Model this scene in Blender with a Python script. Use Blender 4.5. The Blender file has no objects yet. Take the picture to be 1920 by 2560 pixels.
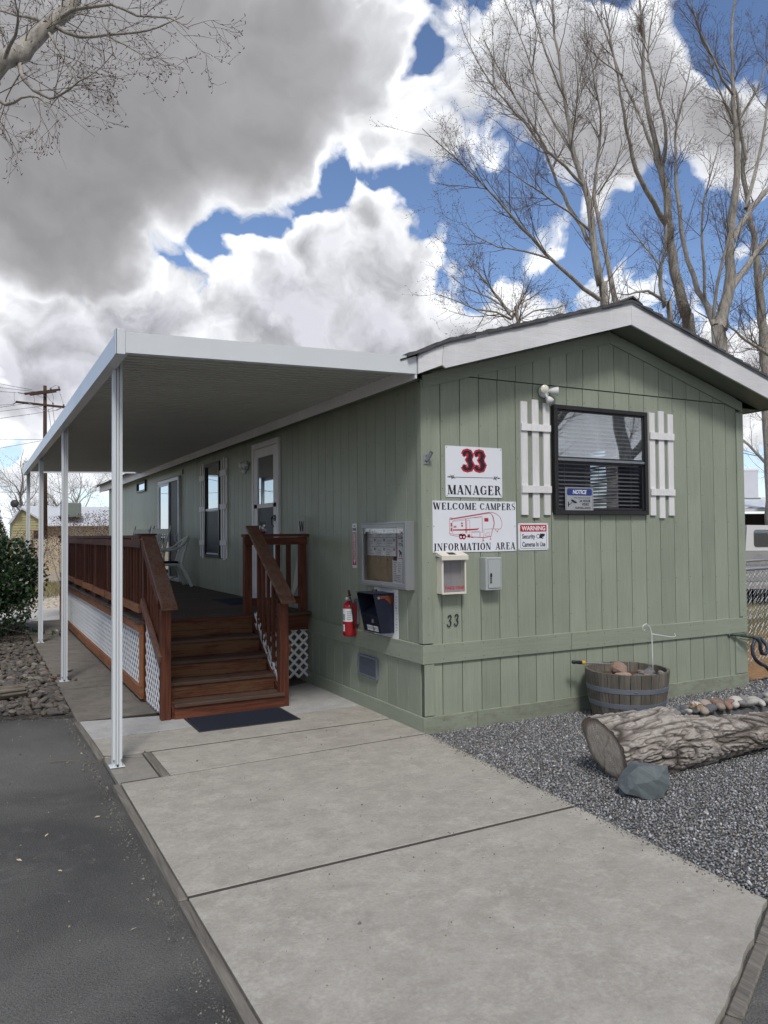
import bpy, math, random
import numpy as np
from mathutils import Matrix, Vector
PI=math.pi
random.seed(7); RN=np.random.RandomState(11)
sc=bpy.context.scene; C=sc.collection
# ------------------------------------------------------------------ camera
CAM=(-3.504,-5.888,1.748); YAW,PITCH,ROLL=.4871,.0283,-.0087
fw=Vector((math.sin(YAW)*math.cos(PITCH),math.cos(YAW)*math.cos(PITCH),math.sin(PITCH)))
r0=Vector((math.cos(YAW),-math.sin(YAW),0)); u0=r0.cross(fw)
r1=r0*math.cos(ROLL)+u0*math.sin(ROLL); u1=-r0*math.sin(ROLL)+u0*math.cos(ROLL)
cd=bpy.data.cameras.new('camera'); cam=bpy.data.objects.new('camera',cd); C.objects.link(cam)
M=Matrix((( r1.x,u1.x,-fw.x,CAM[0]),(r1.y,u1.y,-fw.y,CAM[1]),(r1.z,u1.z,-fw.z,CAM[2]),(0,0,0,1)))
cam.matrix_world=M
cd.sensor_fit='VERTICAL'; cd.sensor_height=24; cd.lens=24*.75326; cd.clip_start=.05; cd.clip_end=3000
sc.camera=cam
# ------------------------------------------------------------------ sky
NEAR_CLOUD=[(-0.006, 0.873, 0.488, 0.162, 1.1), (0.085, 0.903, 0.422, 0.132, 1.1), (0.176, 0.836, 0.52, 0.156, 1.1), (0.216, 0.877, 0.43, 0.084, 0.9), (0.299, 0.796, 0.527, 0.126, 1.0), (0.36, 0.794, 0.49, 0.054, 0.6), (0.141, 0.921, 0.362, 0.06, 0.9), (0.05, 0.937, 0.346, 0.066, 0.9), (0.291, 0.854, 0.431, 0.045, 0.7), (0.233, 0.903, 0.361, 0.027, 0.5), (0.329, 0.832, 0.446, 0.03, 0.5), (0.336, 0.766, 0.548, 0.066, 0.5), (0.425, 0.715, 0.555, 0.054, 0.5), (0.444, 0.75, 0.49, 0.057, 0.62), (0.421, 0.786, 0.452, 0.03, 0.45), (0.471, 0.764, 0.442, 0.036, 0.5), (0.433, 0.726, 0.535, 0.019, -0.7), (0.475, 0.7, 0.534, 0.036, 0.3), (0.446, 0.692, 0.568, 0.024, -0.2), (0.536, 0.689, 0.488, 0.066, 0.8), (0.502, 0.668, 0.55, 0.054, 0.5), (0.625, 0.608, 0.49, 0.078, 0.85), (0.632, 0.645, 0.431, 0.048, 0.4), (0.687, 0.582, 0.436, 0.06, 0.55), (0.743, 0.557, 0.371, 0.048, 0.5), (0.566, 0.622, 0.542, 0.054, 0.45), (0.633, 0.563, 0.532, 0.042, 0.45), (0.733, 0.52, 0.438, 0.048, 0.45), (0.681, 0.519, 0.516, 0.045, -0.65), (0.592, 0.677, 0.437, 0.036, 0.35), (0.587, 0.639, 0.496, 0.036, 0.3), (0.699, 0.543, 0.466, 0.036, 0.35), (0.662, 0.559, 0.499, 0.03, 0.3), (0.727, 0.488, 0.483, 0.048, 0.4), (0.675, 0.558, 0.482, 0.054, 0.5), (0.714, 0.556, 0.425, 0.054, 0.5), (0.667, 0.631, 0.395, 0.036, 0.35), (0.714, 0.521, 0.468, 0.042, 0.4), (0.644, 0.543, 0.539, 0.036, 0.4), (0.748, 0.526, 0.404, 0.048, 0.5)]
FAR_CLOUD=[(0.343, 0.869, 0.357, 0.03, 0.75), (0.42, 0.821, 0.388, 0.025, 0.95), (0.383, 0.849, 0.363, 0.036, 0.8), (0.457, 0.82, 0.343, 0.036, 0.85), (0.413, 0.859, 0.302, 0.084, 1), (0.331, 0.902, 0.279, 0.072, 0.9), (0.488, 0.83, 0.269, 0.054, 0.9), (0.269, 0.933, 0.239, 0.066, 0.9), (0.071, 0.965, 0.252, 0.096, 1), (0.156, 0.949, 0.275, 0.045, 0.85), (0.051, 0.954, 0.294, 0.048, 0.8), (0.199, 0.949, 0.246, 0.048, 0.9), (0.098, 0.981, 0.17, 0.09, 1), (0.034, 0.988, 0.15, 0.072, 0.8), (0.187, 0.971, 0.147, 0.09, 0.8), (0.389, 0.892, 0.231, 0.09, 0.9), (0.543, 0.798, 0.262, 0.036, 0.8), (0.595, 0.752, 0.285, 0.039, 0.9), (0.567, 0.781, 0.261, 0.036, 0.8), (0.641, 0.717, 0.274, 0.029, 0.75), (0.69, 0.679, 0.25, 0.042, 0.7), (0.496, 0.843, 0.208, 0.09, 0.8), (0.635, 0.74, 0.224, 0.06, 0.8), (0.235, 0.922, 0.307, 0.014, 0.62), (0.258, 0.914, 0.313, 0.012, 0.5), (0.526, 0.781, 0.336, 0.02, 0.5), (0.571, 0.752, 0.331, 0.018, 0.5), (0.599, 0.721, 0.348, 0.036, 0.55), (0.65, 0.661, 0.374, 0.027, 0.6), (0.493, 0.786, 0.372, 0.016, 0.45), (0.491, 0.799, 0.347, 0.02, 0.45), (0.69, 0.64, 0.338, 0.03, 0.45), (0.623, 0.691, 0.366, 0.03, 0.38), (0.765, 0.601, 0.232, 0.042, 0.7), (0.793, 0.575, 0.2, 0.054, 0.8), (0.792, 0.6, 0.112, 0.078, 0.9), (0.674, 0.676, 0.298, 0.024, 0.45), (0.721, 0.635, 0.276, 0.03, 0.4), (0.044, 0.995, 0.092, 0.02, -0.8), (0.059, 0.997, 0.049, 0.042, 0.6), (0.151, 0.987, 0.056, 0.072, 0.6), (0.306, 0.898, 0.315, 0.015, 0.45), (0.283, 0.899, 0.335, 0.013, 0.4), (0.776, 0.554, 0.303, 0.036, 0.5)]
OTHER_CLOUD=[(0.21, -0.16, 0.96, 0.33, 0.96), (-0.23, -0.84, 0.49, 0.23, 1.02), (-0.95, -0.16, 0.27, 0.28, 0.89), (-0.82, 0.35, 0.45, 0.27, 0.84), (0.16, -0.98, 0.14, 0.31, 1.1), (0.81, -0.55, 0.21, 0.3, 1.04), (0.79, -0.2, 0.58, 0.29, 1.09), (0.33, -0.78, 0.53, 0.36, 1.04), (-0.33, -0.13, 0.94, 0.35, 1.09), (-0.61, -0.52, 0.6, 0.23, 0.87), (-0.86, 0.51, 0.06, 0.27, 1.07), (-0.5, -0.86, 0.12, 0.33, 0.93), (-0.11, 0.47, 0.87, 0.27, 0.87), (-0.46, 0.7, 0.54, 0.24, 0.97), (0.98, -0.16, 0.14, 0.22, 0.91), (-0.01, -0.56, 0.83, 0.32, 0.92), (-0.93, 0.2, 0.28, 0.2, 0.9), (-0.97, -0.15, 0.16, 0.16, 0.8), (-0.85, 0.48, 0.12, 0.15, 0.9), (-0.7, -0.65, 0.3, 0.25, 0.9), (0.55, -0.8, 0.3, 0.22, 0.9), (0.8, -0.55, 0.25, 0.18, 0.9)]
SUNWARD=(0.476, 0.693, 0.541)
TREES={'one': [[(11.07, 8.93, 0.0, 0.181), (10.92, 8.93, 7.49, 0.121), (10.79, 8.98, 8.12, 0.109), (10.66, 9.02, 8.93, 0.098), (10.52, 9.05, 10.25, 0.086), (10.39, 9.11, 10.71, 0.075), (10.16, 9.2, 11.52, 0.063), (10.03, 9.25, 12.32, 0.052), (9.95, 9.27, 12.96, 0.046), (9.79, 9.32, 14.11, 0.035), (9.66, 9.36, 14.97, 0.026), (9.6, 9.36, 15.89, 0.017), (9.65, 9.3, 16.98, 0.009)], [(10.76, 9.0, 7.77, 0.058), (10.2, 8.96, 7.97, 0.054), (9.31, 8.85, 8.37, 0.047), (8.47, 8.83, 8.89, 0.041), (7.74, 8.74, 9.32, 0.032), (6.99, 8.67, 9.78, 0.023), (6.37, 8.76, 10.26, 0.018), (5.81, 8.82, 10.62, 0.013), (5.4, 8.91, 10.93, 0.008)], [(10.56, 9.06, 9.21, 0.058), (10.54, 9.62, 10.11, 0.05), (10.45, 9.98, 10.83, 0.045), (10.34, 10.24, 11.53, 0.039), (10.28, 10.48, 12.17, 0.037), (10.11, 10.78, 12.83, 0.031), (9.57, 11.25, 13.8, 0.025), (9.13, 11.68, 14.74, 0.019), (8.74, 12.08, 16.0, 0.013), (8.6, 12.13, 16.57, 0.006)], [(10.37, 9.12, 10.74, 0.049), (9.6, 8.95, 10.99, 0.039), (8.98, 8.82, 11.19, 0.033), (8.58, 8.9, 11.75, 0.027), (8.06, 8.93, 12.35, 0.022), (7.56, 8.95, 12.99, 0.016), (7.21, 9.0, 13.57, 0.011)], [(10.13, 9.21, 11.57, 0.04), (9.99, 9.71, 12.54, 0.032), (9.75, 10.04, 13.42, 0.027), (9.6, 10.21, 14.25, 0.021), (9.39, 10.4, 15.15, 0.015), (9.08, 10.65, 16.18, 0.012), (8.91, 10.71, 16.9, 0.006)], [(9.95, 9.27, 12.96, 0.032), (9.35, 9.11, 13.58, 0.025), (9.08, 9.12, 14.14, 0.02), (8.82, 9.13, 14.8, 0.014), (8.66, 9.19, 15.58, 0.008)], [(11.47, 9.09, 7.66, 0.076), (11.41, 9.21, 8.28, 0.071), (11.32, 9.35, 9.14, 0.059), (11.28, 9.45, 9.95, 0.054), (11.21, 9.58, 10.71, 0.048), (11.29, 9.62, 11.47, 0.039), (11.45, 9.62, 12.3, 0.033), (11.48, 9.59, 13.09, 0.027), (11.34, 9.63, 13.93, 0.021), (11.17, 9.69, 14.9, 0.015), (11.06, 9.72, 15.74, 0.009)], [(11.27, 9.54, 10.83, 0.03), (11.38, 9.24, 11.21, 0.024), (11.42, 8.99, 11.47, 0.018), (11.47, 8.83, 12.0, 0.009)], [(10.53, 9.07, 9.56, 0.037), (9.36, 8.55, 9.61, 0.027), (8.39, 8.38, 9.84, 0.021), (7.77, 8.26, 9.93, 0.013), (7.28, 8.28, 10.15, 0.008)], [(8.98, 8.79, 8.47, 0.027), (8.09, 8.7, 8.51, 0.021), (7.23, 8.59, 8.43, 0.016), (6.6, 8.58, 8.58, 0.01), (6.34, 8.6, 8.85, 0.005)], [(10.08, 9.24, 11.69, 0.026), (9.63, 8.56, 12.12, 0.019), (9.4, 8.21, 12.66, 0.014), (9.21, 8.06, 13.29, 0.008), (9.05, 8.02, 13.87, 0.005)]], 'low': [[(7.22, 7.61, 0.0, 0.066), (7.07, 7.61, 6.25, 0.044), (6.92, 7.68, 6.5, 0.039), (6.77, 7.76, 6.74, 0.034), (6.55, 7.86, 7.04, 0.027), (6.38, 7.95, 7.33, 0.02), (6.16, 8.05, 7.58, 0.012), (5.98, 8.14, 7.87, 0.007)], [(6.9, 7.7, 6.45, 0.029), (6.36, 7.53, 6.51, 0.021), (5.81, 7.48, 6.47, 0.016), (5.36, 7.49, 6.58, 0.012), (4.98, 7.57, 6.69, 0.007)], [(6.81, 7.74, 6.69, 0.024), (6.64, 8.15, 7.03, 0.017), (6.31, 8.55, 7.3, 0.013), (6.11, 8.87, 7.67, 0.008)], [(6.92, 7.68, 6.45, 0.022), (7.19, 7.75, 6.9, 0.017), (7.28, 7.7, 7.29, 0.012), (7.34, 7.76, 7.72, 0.007)], [(6.99, 7.65, 6.35, 0.022), (7.52, 7.7, 6.72, 0.017), (8.03, 7.54, 6.8, 0.013), (8.45, 7.42, 6.98, 0.008)]], 'two': [[(14.64, 9.31, 0.0, 0.265), (14.49, 9.31, 7.15, 0.177), (14.35, 9.37, 7.91, 0.165), (14.15, 9.45, 8.74, 0.146), (14.03, 9.48, 9.62, 0.133), (13.94, 9.5, 10.45, 0.114), (13.85, 9.52, 11.33, 0.101), (13.68, 9.58, 12.22, 0.085), (13.51, 9.64, 13.11, 0.073), (13.36, 9.7, 13.87, 0.063), (13.25, 9.73, 14.82, 0.051), (13.27, 9.69, 15.77, 0.038), (13.15, 9.71, 16.9, 0.028), (13.03, 9.74, 17.85, 0.016)], [(13.88, 9.53, 10.48, 0.082), (13.27, 9.28, 10.62, 0.074), (12.58, 9.07, 11.02, 0.066), (12.1, 8.97, 11.49, 0.06), (11.8, 8.88, 12.04, 0.047), (11.42, 8.72, 12.77, 0.038), (11.16, 8.61, 13.52, 0.029), (10.91, 8.6, 14.43, 0.023), (10.68, 8.58, 15.28, 0.014), (10.58, 8.61, 15.97, 0.009)], [(13.79, 9.54, 11.65, 0.063), (13.97, 10.08, 12.9, 0.052), (13.97, 10.39, 13.84, 0.046), (13.84, 10.77, 14.8, 0.037), (13.66, 11.06, 15.72, 0.03), (13.47, 11.35, 16.93, 0.024), (13.24, 11.66, 18.02, 0.014)], [(13.74, 9.55, 12.09, 0.057), (13.53, 9.19, 12.65, 0.047), (13.34, 9.16, 13.46, 0.04), (13.09, 9.15, 14.15, 0.031), (12.85, 9.15, 14.83, 0.025), (12.89, 9.09, 15.68, 0.018), (13.0, 9.01, 16.42, 0.009)], [(11.27, 8.55, 13.57, 0.023), (10.67, 8.53, 13.69, 0.017), (10.17, 8.55, 13.9, 0.014), (9.86, 8.6, 14.29, 0.008)]], 'small': [[(13.34, 8.86, 0.0, 0.118), (13.19, 8.86, 7.33, 0.079), (13.05, 8.92, 7.88, 0.072), (12.93, 8.97, 8.42, 0.06), (12.94, 8.94, 8.97, 0.048), (13.04, 8.87, 9.51, 0.036), (13.09, 8.82, 10.17, 0.027), (13.06, 8.82, 10.9, 0.018), (13.01, 8.83, 11.5, 0.009)], [(13.03, 8.93, 8.0, 0.048), (12.45, 8.78, 8.12, 0.041), (12.03, 8.77, 8.12, 0.032), (11.57, 8.79, 7.94, 0.02), (11.24, 8.86, 7.97, 0.012)], [(12.94, 8.94, 8.97, 0.033), (12.95, 9.37, 9.54, 0.025), (12.83, 9.65, 9.98, 0.016), (12.63, 9.86, 10.4, 0.009)]], 'three': [[(13.67, 7.59, 0.0, 0.285), (13.52, 7.59, 6.37, 0.19), (13.54, 7.56, 7.0, 0.173), (13.64, 7.49, 7.57, 0.15), (13.71, 7.43, 8.15, 0.138), (13.76, 7.38, 8.89, 0.115), (13.78, 7.34, 9.76, 0.104), (13.86, 7.27, 10.62, 0.086), (13.89, 7.23, 11.48, 0.075), (13.85, 7.22, 12.4, 0.063), (13.78, 7.23, 13.09, 0.052), (13.8, 7.2, 13.89, 0.043), (13.72, 7.21, 14.7, 0.035), (13.82, 7.14, 15.51, 0.026), (13.87, 7.08, 16.37, 0.014)], [(13.66, 7.47, 7.8, 0.092), (14.36, 7.53, 8.51, 0.082), (15.03, 7.61, 9.18, 0.078), (15.81, 7.62, 9.86, 0.061), (16.63, 7.5, 10.71, 0.043)], [(13.74, 7.38, 9.12, 0.081), (14.44, 7.55, 9.89, 0.077), (15.15, 7.72, 10.57, 0.072), (15.92, 7.86, 11.21, 0.062), (16.87, 7.9, 12.06, 0.044)], [(13.41, 7.62, 7.06, 0.098), (13.48, 7.91, 7.67, 0.082), (13.44, 8.14, 8.14, 0.071), (13.36, 8.38, 8.98, 0.06), (13.28, 8.51, 9.79, 0.054), (13.25, 8.61, 10.73, 0.048), (13.3, 8.67, 11.5, 0.039), (13.27, 8.66, 12.46, 0.033), (13.42, 8.55, 13.31, 0.024), (13.58, 8.44, 14.09, 0.015), (13.68, 8.37, 14.69, 0.009)], [(13.11, 7.44, 7.15, 0.045), (13.03, 7.23, 7.93, 0.039), (13.05, 6.96, 8.81, 0.033), (13.06, 6.83, 9.33, 0.025)], [(13.46, 7.92, 7.72, 0.041), (13.21, 7.79, 8.76, 0.035), (13.09, 7.71, 9.65, 0.029), (13.06, 7.59, 10.29, 0.023), (13.17, 7.4, 11.05, 0.017), (13.32, 7.3, 11.73, 0.009)], [(13.81, 7.22, 13.03, 0.04), (13.19, 7.09, 13.2, 0.034), (12.82, 7.05, 13.65, 0.028), (12.4, 7.03, 14.13, 0.022), (12.04, 6.98, 14.61, 0.014), (11.89, 7.04, 15.15, 0.008)], [(13.87, 7.22, 12.29, 0.04), (14.58, 7.38, 13.02, 0.032), (15.11, 7.42, 13.78, 0.027), (15.52, 7.4, 14.55, 0.018), (16.0, 7.34, 15.59, 0.012)], [(14.72, 7.62, 10.39, 0.054), (15.05, 7.64, 11.13, 0.048), (15.39, 7.66, 12.01, 0.039), (15.61, 7.63, 12.91, 0.034), (15.78, 7.63, 13.76, 0.025), (15.97, 7.61, 14.61, 0.015)], [(14.28, 7.25, 11.46, 0.046), (14.03, 7.24, 12.34, 0.04), (13.89, 7.18, 13.03, 0.032), (13.53, 7.34, 13.96, 0.017)]], 'four': [[(17.45, 8.97, 0.0, 0.219), (17.3, 8.97, 6.72, 0.146), (17.18, 9.0, 7.97, 0.132), (17.11, 9.0, 8.97, 0.119), (17.05, 9.01, 9.76, 0.106), (16.93, 9.05, 10.56, 0.086), (16.84, 9.07, 11.28, 0.073), (16.68, 9.12, 12.28, 0.06), (16.65, 9.11, 13.27, 0.046), (16.26, 9.28, 14.26, 0.033), (15.85, 9.46, 15.39, 0.023), (15.67, 9.53, 16.25, 0.013)], [(17.11, 8.99, 9.1, 0.073), (18.0, 9.17, 9.97, 0.061), (18.73, 9.21, 11.0, 0.048)], [(16.67, 8.17, 6.62, 0.051), (15.96, 8.21, 6.88, 0.044), (15.25, 8.23, 7.12, 0.034), (14.75, 8.26, 7.37, 0.027), (14.15, 8.35, 7.51, 0.021), (13.61, 8.4, 7.69, 0.012)]], 'limb': [[(-8.0, -2.6, 0.0, 0.32), (-7.6, -2.3, 1.9, 0.25), (-4.11, -0.18, 3.2, 0.078), (-3.8, 0.41, 4.52, 0.08), (-3.36, 0.49, 5.26, 0.074), (-3.21, 0.52, 5.44, 0.069), (-3.07, 0.55, 5.66, 0.062), (-2.88, 0.67, 5.96, 0.055), (-2.72, 0.69, 6.26, 0.048), (-2.5, 0.78, 6.76, 0.038)], [(-2.92, 0.58, 5.86, 0.021), (-2.76, 0.38, 5.87, 0.015), (-2.61, 0.19, 5.82, 0.012), (-2.45, -0.01, 5.66, 0.009), (-2.26, -0.22, 5.57, 0.006), (-2.13, -0.28, 5.49, 0.003)], [(-2.96, 0.6, 5.78, 0.019), (-2.81, 0.41, 5.64, 0.014), (-2.64, 0.21, 5.58, 0.012), (-2.45, -0.0, 5.54, 0.009), (-2.31, -0.08, 5.57, 0.007), (-2.12, -0.07, 5.72, 0.003)], [(-3.23, 0.53, 5.39, 0.022), (-3.2, 0.29, 5.11, 0.016), (-3.09, 0.13, 4.95, 0.012), (-3.0, -0.03, 4.88, 0.009), (-2.88, -0.21, 4.93, 0.006), (-2.75, -0.28, 5.02, 0.004), (-2.67, -0.33, 5.13, 0.002)], [(-3.02, 0.52, 5.66, 0.012), (-2.96, 0.27, 5.38, 0.009), (-2.9, 0.13, 5.18, 0.007), (-2.85, 0.0, 4.99, 0.004)], [(-3.5, 0.57, 5.13, 0.022), (-3.33, 0.26, 4.88, 0.013), (-3.23, 0.1, 4.88, 0.01), (-3.12, 0.03, 4.88, 0.008), (-3.04, -0.12, 4.72, 0.005), (-2.98, -0.15, 4.61, 0.003)], [(-3.33, 0.36, 5.29, 0.016), (-3.27, 0.1, 5.33, 0.011), (-3.26, -0.02, 5.41, 0.008), (-3.31, -0.11, 5.51, 0.005)], [(-3.05, 0.54, 5.75, 0.014), (-3.17, 0.82, 5.93, 0.012), (-3.29, 1.1, 6.09, 0.009), (-3.46, 1.42, 6.3, 0.006)], [(-3.71, 0.69, 4.89, 0.02), (-3.5, 0.35, 4.72, 0.013), (-3.37, 0.17, 4.63, 0.009), (-3.27, 0.01, 4.63, 0.005)], [(-2.64, 0.21, 5.58, 0.008), (-2.53, 0.05, 5.44, 0.006), (-2.44, 0.0, 5.38, 0.004), (-2.37, -0.04, 5.32, 0.002)]]}

class NT:
    def __init__(s,nt): s.nt=nt; s.L=nt.links
    def n(s,t,**k):
        o=s.nt.nodes.new(t)
        for a,b in k.items(): setattr(o,a,b)
        return o
    def set(s,sock,v):
        if hasattr(v,'links') or isinstance(v,bpy.types.NodeSocket): s.L.new(v,sock)
        else: sock.default_value=v
    def m(s,op,a,b=None,c=None,clamp=False):
        o=s.n('ShaderNodeMath',operation=op,use_clamp=clamp)
        s.set(o.inputs[0],a)
        if b is not None: s.set(o.inputs[1],b)
        if c is not None: s.set(o.inputs[2],c)
        return o.outputs[0]
    def vm(s,op,a,b=None,scale=None):
        o=s.n('ShaderNodeVectorMath',operation=op); s.set(o.inputs[0],a)
        if b is not None: s.set(o.inputs[1],b)
        if scale is not None: s.set(o.inputs['Scale'],scale)
        return o.outputs['Value'] if op in('DISTANCE','DOT_PRODUCT','LENGTH') else o.outputs[0]
    def noise(s,v,scale,detail=4,rough=.55,dist=0,dim='3D'):
        o=s.n('ShaderNodeTexNoise',noise_dimensions=dim); s.set(o.inputs['Vector'],v)
        s.set(o.inputs['Scale'],scale); s.set(o.inputs['Detail'],detail); s.set(o.inputs['Roughness'],rough); s.set(o.inputs['Distortion'],dist)
        return o.outputs['Fac']
    def ramp(s,f,stops,interp='LINEAR'):
        o=s.n('ShaderNodeValToRGB'); cr=o.color_ramp; cr.interpolation=interp
        while len(cr.elements)<len(stops): cr.elements.new(.5)
        for e,(p,c) in zip(cr.elements,stops):
            e.position=p; e.color=(c[0],c[1],c[2],1) if hasattr(c,'__len__') else (c,c,c,1)
        s.set(o.inputs[0],f); return o.outputs['Color']
    def mix(s,f,a,b,mode='MIX'):
        o=s.n('ShaderNodeMix',data_type='RGBA',blend_type=mode); o.clamp_factor=True
        s.set(o.inputs[0],f); 
        s.set(o.inputs[6],a if not isinstance(a,tuple) else (*a[:3],1)); s.set(o.inputs[7],b if not isinstance(b,tuple) else (*b[:3],1))
        return o.outputs[2]
SUN_EL=math.radians(52); SUN_AZ=math.radians(200)   # direction the light comes from (compass style from +Y)
w=bpy.data.worlds.new('World'); sc.world=w; w.use_nodes=True
nt=w.node_tree; nt.nodes.clear(); N=NT(nt)
tc=N.n('ShaderNodeTexCoord'); D=N.vm('NORMALIZE',tc.outputs['Generated'])
sky=N.n('ShaderNodeTexSky',sky_type='NISHITA'); sky.sun_disc=False; sky.sun_elevation=SUN_EL; sky.sun_rotation=SUN_AZ
sky.altitude=1200; sky.air_density=1.0; sky.dust_density=.6; sky.ozone_density=2.5
sep=N.n('ShaderNodeSeparateXYZ'); N.L.new(D,sep.inputs[0]); Z=sep.outputs['Z']
# fine cloud noise lives on the direction sphere, warped so edges curl
wob=N.n('ShaderNodeTexNoise'); N.L.new(D,wob.inputs['Vector']); wob.inputs['Scale'].default_value=5; wob.inputs['Detail'].default_value=2
wv=N.vm('SUBTRACT',wob.outputs['Color'],(.5,.5,.5)); Dw=N.vm('ADD',D,N.vm('SCALE',wv,scale=.13))
wo2=N.n('ShaderNodeTexNoise'); N.L.new(D,wo2.inputs['Vector']); wo2.inputs['Scale'].default_value=21; wo2.inputs['Detail'].default_value=3; Dw=N.vm('ADD',Dw,N.vm('SCALE',N.vm('SUBTRACT',wo2.outputs['Color'],(.5,.5,.5)),scale=.045))
def fbm(v):
    a=N.noise(v,5.0,13,.62); 
    return a
def billow(v,s):
    o=N.n('ShaderNodeTexVoronoi',feature='F1'); N.set(o.inputs['Vector'],v); o.inputs['Scale'].default_value=s
    return o.outputs['Distance']
Dn=N.vm('NORMALIZE',Dw)
def field(L,start):
    acc=start
    for x,y,z,r,a in L:   # a*exp(-|D-c|^2/r^2) for unit vectors
        k=2/(r*r); l=(x*x+y*y+z*z)**.5; d=N.vm('DOT_PRODUCT',Dn,(x/l*k,y/l*k,z/l*k)); e=N.m('EXPONENT',N.m('ADD',d,math.log(abs(a))-k)); acc=N.m('ADD' if a>0 else 'SUBTRACT',acc,e)
    return acc
f1=N.noise(Dw,6.5,9,.62); Dl=N.vm('ADD',Dw,(.008,.003,.020)); f2=N.noise(Dl,6.5,5,.62)
b1=billow(Dw,17.0); b2=billow(Dl,17.0); b3=billow(Dw,40.0)
oth=field(OTHER_CLOUD,-.50)
n1=N.m('MULTIPLY_ADD',f1,2.0,-1.0); n2=N.m('MULTIPLY_ADD',f2,2.0,-1.0)
bb1=N.m('MULTIPLY_ADD',N.m('MULTIPLY_ADD',b3,.45,b1),-.75,.50); bb2=N.m('MULTIPLY_ADD',N.m('MULTIPLY_ADD',b3,.45,b2),-.75,.50)
big=N.noise(Dn,3.2,3,.55); det=N.m('ADD',n1,bb1); emb=N.m('SUBTRACT',det,N.m('ADD',n2,bb2))
# far bright cumulus
cB=field(FAR_CLOUD,oth); TB=N.m('MULTIPLY_ADD',det,1.05,cB)
aB=N.ramp(TB,[(.0,0),(.08,.30),(.20,.80),(.34,1)])
kB=N.ramp(N.m('ADD',N.m('MULTIPLY_ADD',big,.8,-.40),N.m('MULTIPLY_ADD',det,.45,N.m('MULTIPLY',cB,.66))),[(.0,(.98,.99,1.0)),(.18,(.95,.96,.98)),(.38,(.80,.81,.84)),(.62,(.63,.635,.67)),(1,(.50,.50,.55))])
lB=N.m('MINIMUM',N.m('MAXIMUM',N.m('MULTIPLY_ADD',emb,1.15,1.0),.64),1.25); colB=N.mix(1,kB,lB,'MULTIPLY')
# near grey layer, smooth in its depth and ragged and white along its edges
cA=field(NEAR_CLOUD,N.m('ADD',oth,-.02)); am=N.m('MAXIMUM',N.m('MINIMUM',N.m('MULTIPLY_ADD',cA,-.70,1.10),1.10),.30); TA=N.m('MULTIPLY_ADD',det,am,cA)
aA=N.ramp(TA,[(.0,0),(.09,.28),(.24,.78),(.42,1)])
kA=N.ramp(N.m('ADD',N.m('MULTIPLY_ADD',n1,.22,N.m('MULTIPLY_ADD',big,1.9,-.97)),N.m('MULTIPLY_ADD',N.m('MULTIPLY',det,am),.50,N.m('MULTIPLY',cA,.66))),[(.0,(.97,.98,1.0)),(.10,(.88,.89,.91)),(.20,(.62,.63,.66)),(.34,(.47,.475,.50)),(.58,(.355,.35,.365)),(1,(.28,.275,.285))])
# edges only blaze white near the veiled sun; elsewhere they fade into pale grey
sx,sy,sz=SUNWARD; ll=(sx*sx+sy*sy+sz*sz)**.5; sp=N.m('EXPONENT',N.m('MULTIPLY_ADD',N.vm('DOT_PRODUCT',Dn,(sx/ll,sy/ll,sz/ll)),22.0,-22.0)); sp=N.m('MULTIPLY_ADD',N.m('MULTIPLY_ADD',n1,.9,1.0),sp,.06,clamp=True)
kA2=N.ramp(N.m('MULTIPLY_ADD',N.m('MULTIPLY',det,am),.45,N.m('MULTIPLY_ADD',cA,.50,N.m('MULTIPLY_ADD',big,1.1,-.55))),[(.0,(.80,.81,.83)),(.16,(.66,.665,.69)),(.32,(.50,.50,.52)),(.58,(.365,.36,.375)),(1,(.285,.28,.29))])
kA=N.mix(sp,kA2,kA)
lA=N.m('MINIMUM',N.m('MAXIMUM',N.m('MULTIPLY_ADD',N.m('MULTIPLY',emb,am),1.0,1.0),.75),1.35); colA=N.mix(1,kA,lA,'MULTIPLY')
skc=N.mix(1.0,sky.outputs['Color'],(.98,.98,1.03),'MULTIPLY')
hz=N.m('MULTIPLY',N.m('POWER',N.m('SUBTRACT',1.0,N.m('ABSOLUTE',Z)),14.0),.75,clamp=True)
allc=N.mix(aA,N.mix(aB,skc,N.vm('SCALE',colB,scale=7.8)),N.vm('SCALE',colA,scale=7.6))
allc=N.mix(hz,allc,(6.0,6.5,7.2))
bg=N.n('ShaderNodeBackground'); bg.inputs['Strength'].default_value=.12; N.L.new(allc,bg.inputs['Color'])
wo=N.n('ShaderNodeOutputWorld'); N.L.new(bg.outputs[0],wo.inputs['Surface'])
# sun veiled by cloud
sl=bpy.data.lights.new('sun','SUN'); sl.energy=2.0; sl.angle=math.radians(12); sl.color=(1,.96,.9)
so=bpy.data.objects.new('sun',sl); C.objects.link(so)
sd=Vector((math.sin(SUN_AZ)*math.cos(SUN_EL),math.cos(SUN_AZ)*math.cos(SUN_EL),math.sin(SUN_EL)))
so.rotation_euler=sd.to_track_quat('Z','Y').to_euler()
sc.view_settings.view_transform='Standard'; sc.view_settings.look='None'; sc.view_settings.exposure=0.32; sc.view_settings.gamma=1; sc.view_settings.use_curve_mapping=False
sc.cycles.max_bounces=6; sc.cycles.diffuse_bounces=3; sc.cycles.glossy_bounces=3; sc.cycles.transparent_max_bounces=12
sc.cycles.use_denoising=True; sc.cycles.use_adaptive_sampling=True; sc.cycles.adaptive_threshold=.02; sc.cycles.adaptive_min_samples=12
w.cycles.sampling_method='MANUAL'; w.cycles.sample_map_resolution=512

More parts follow.
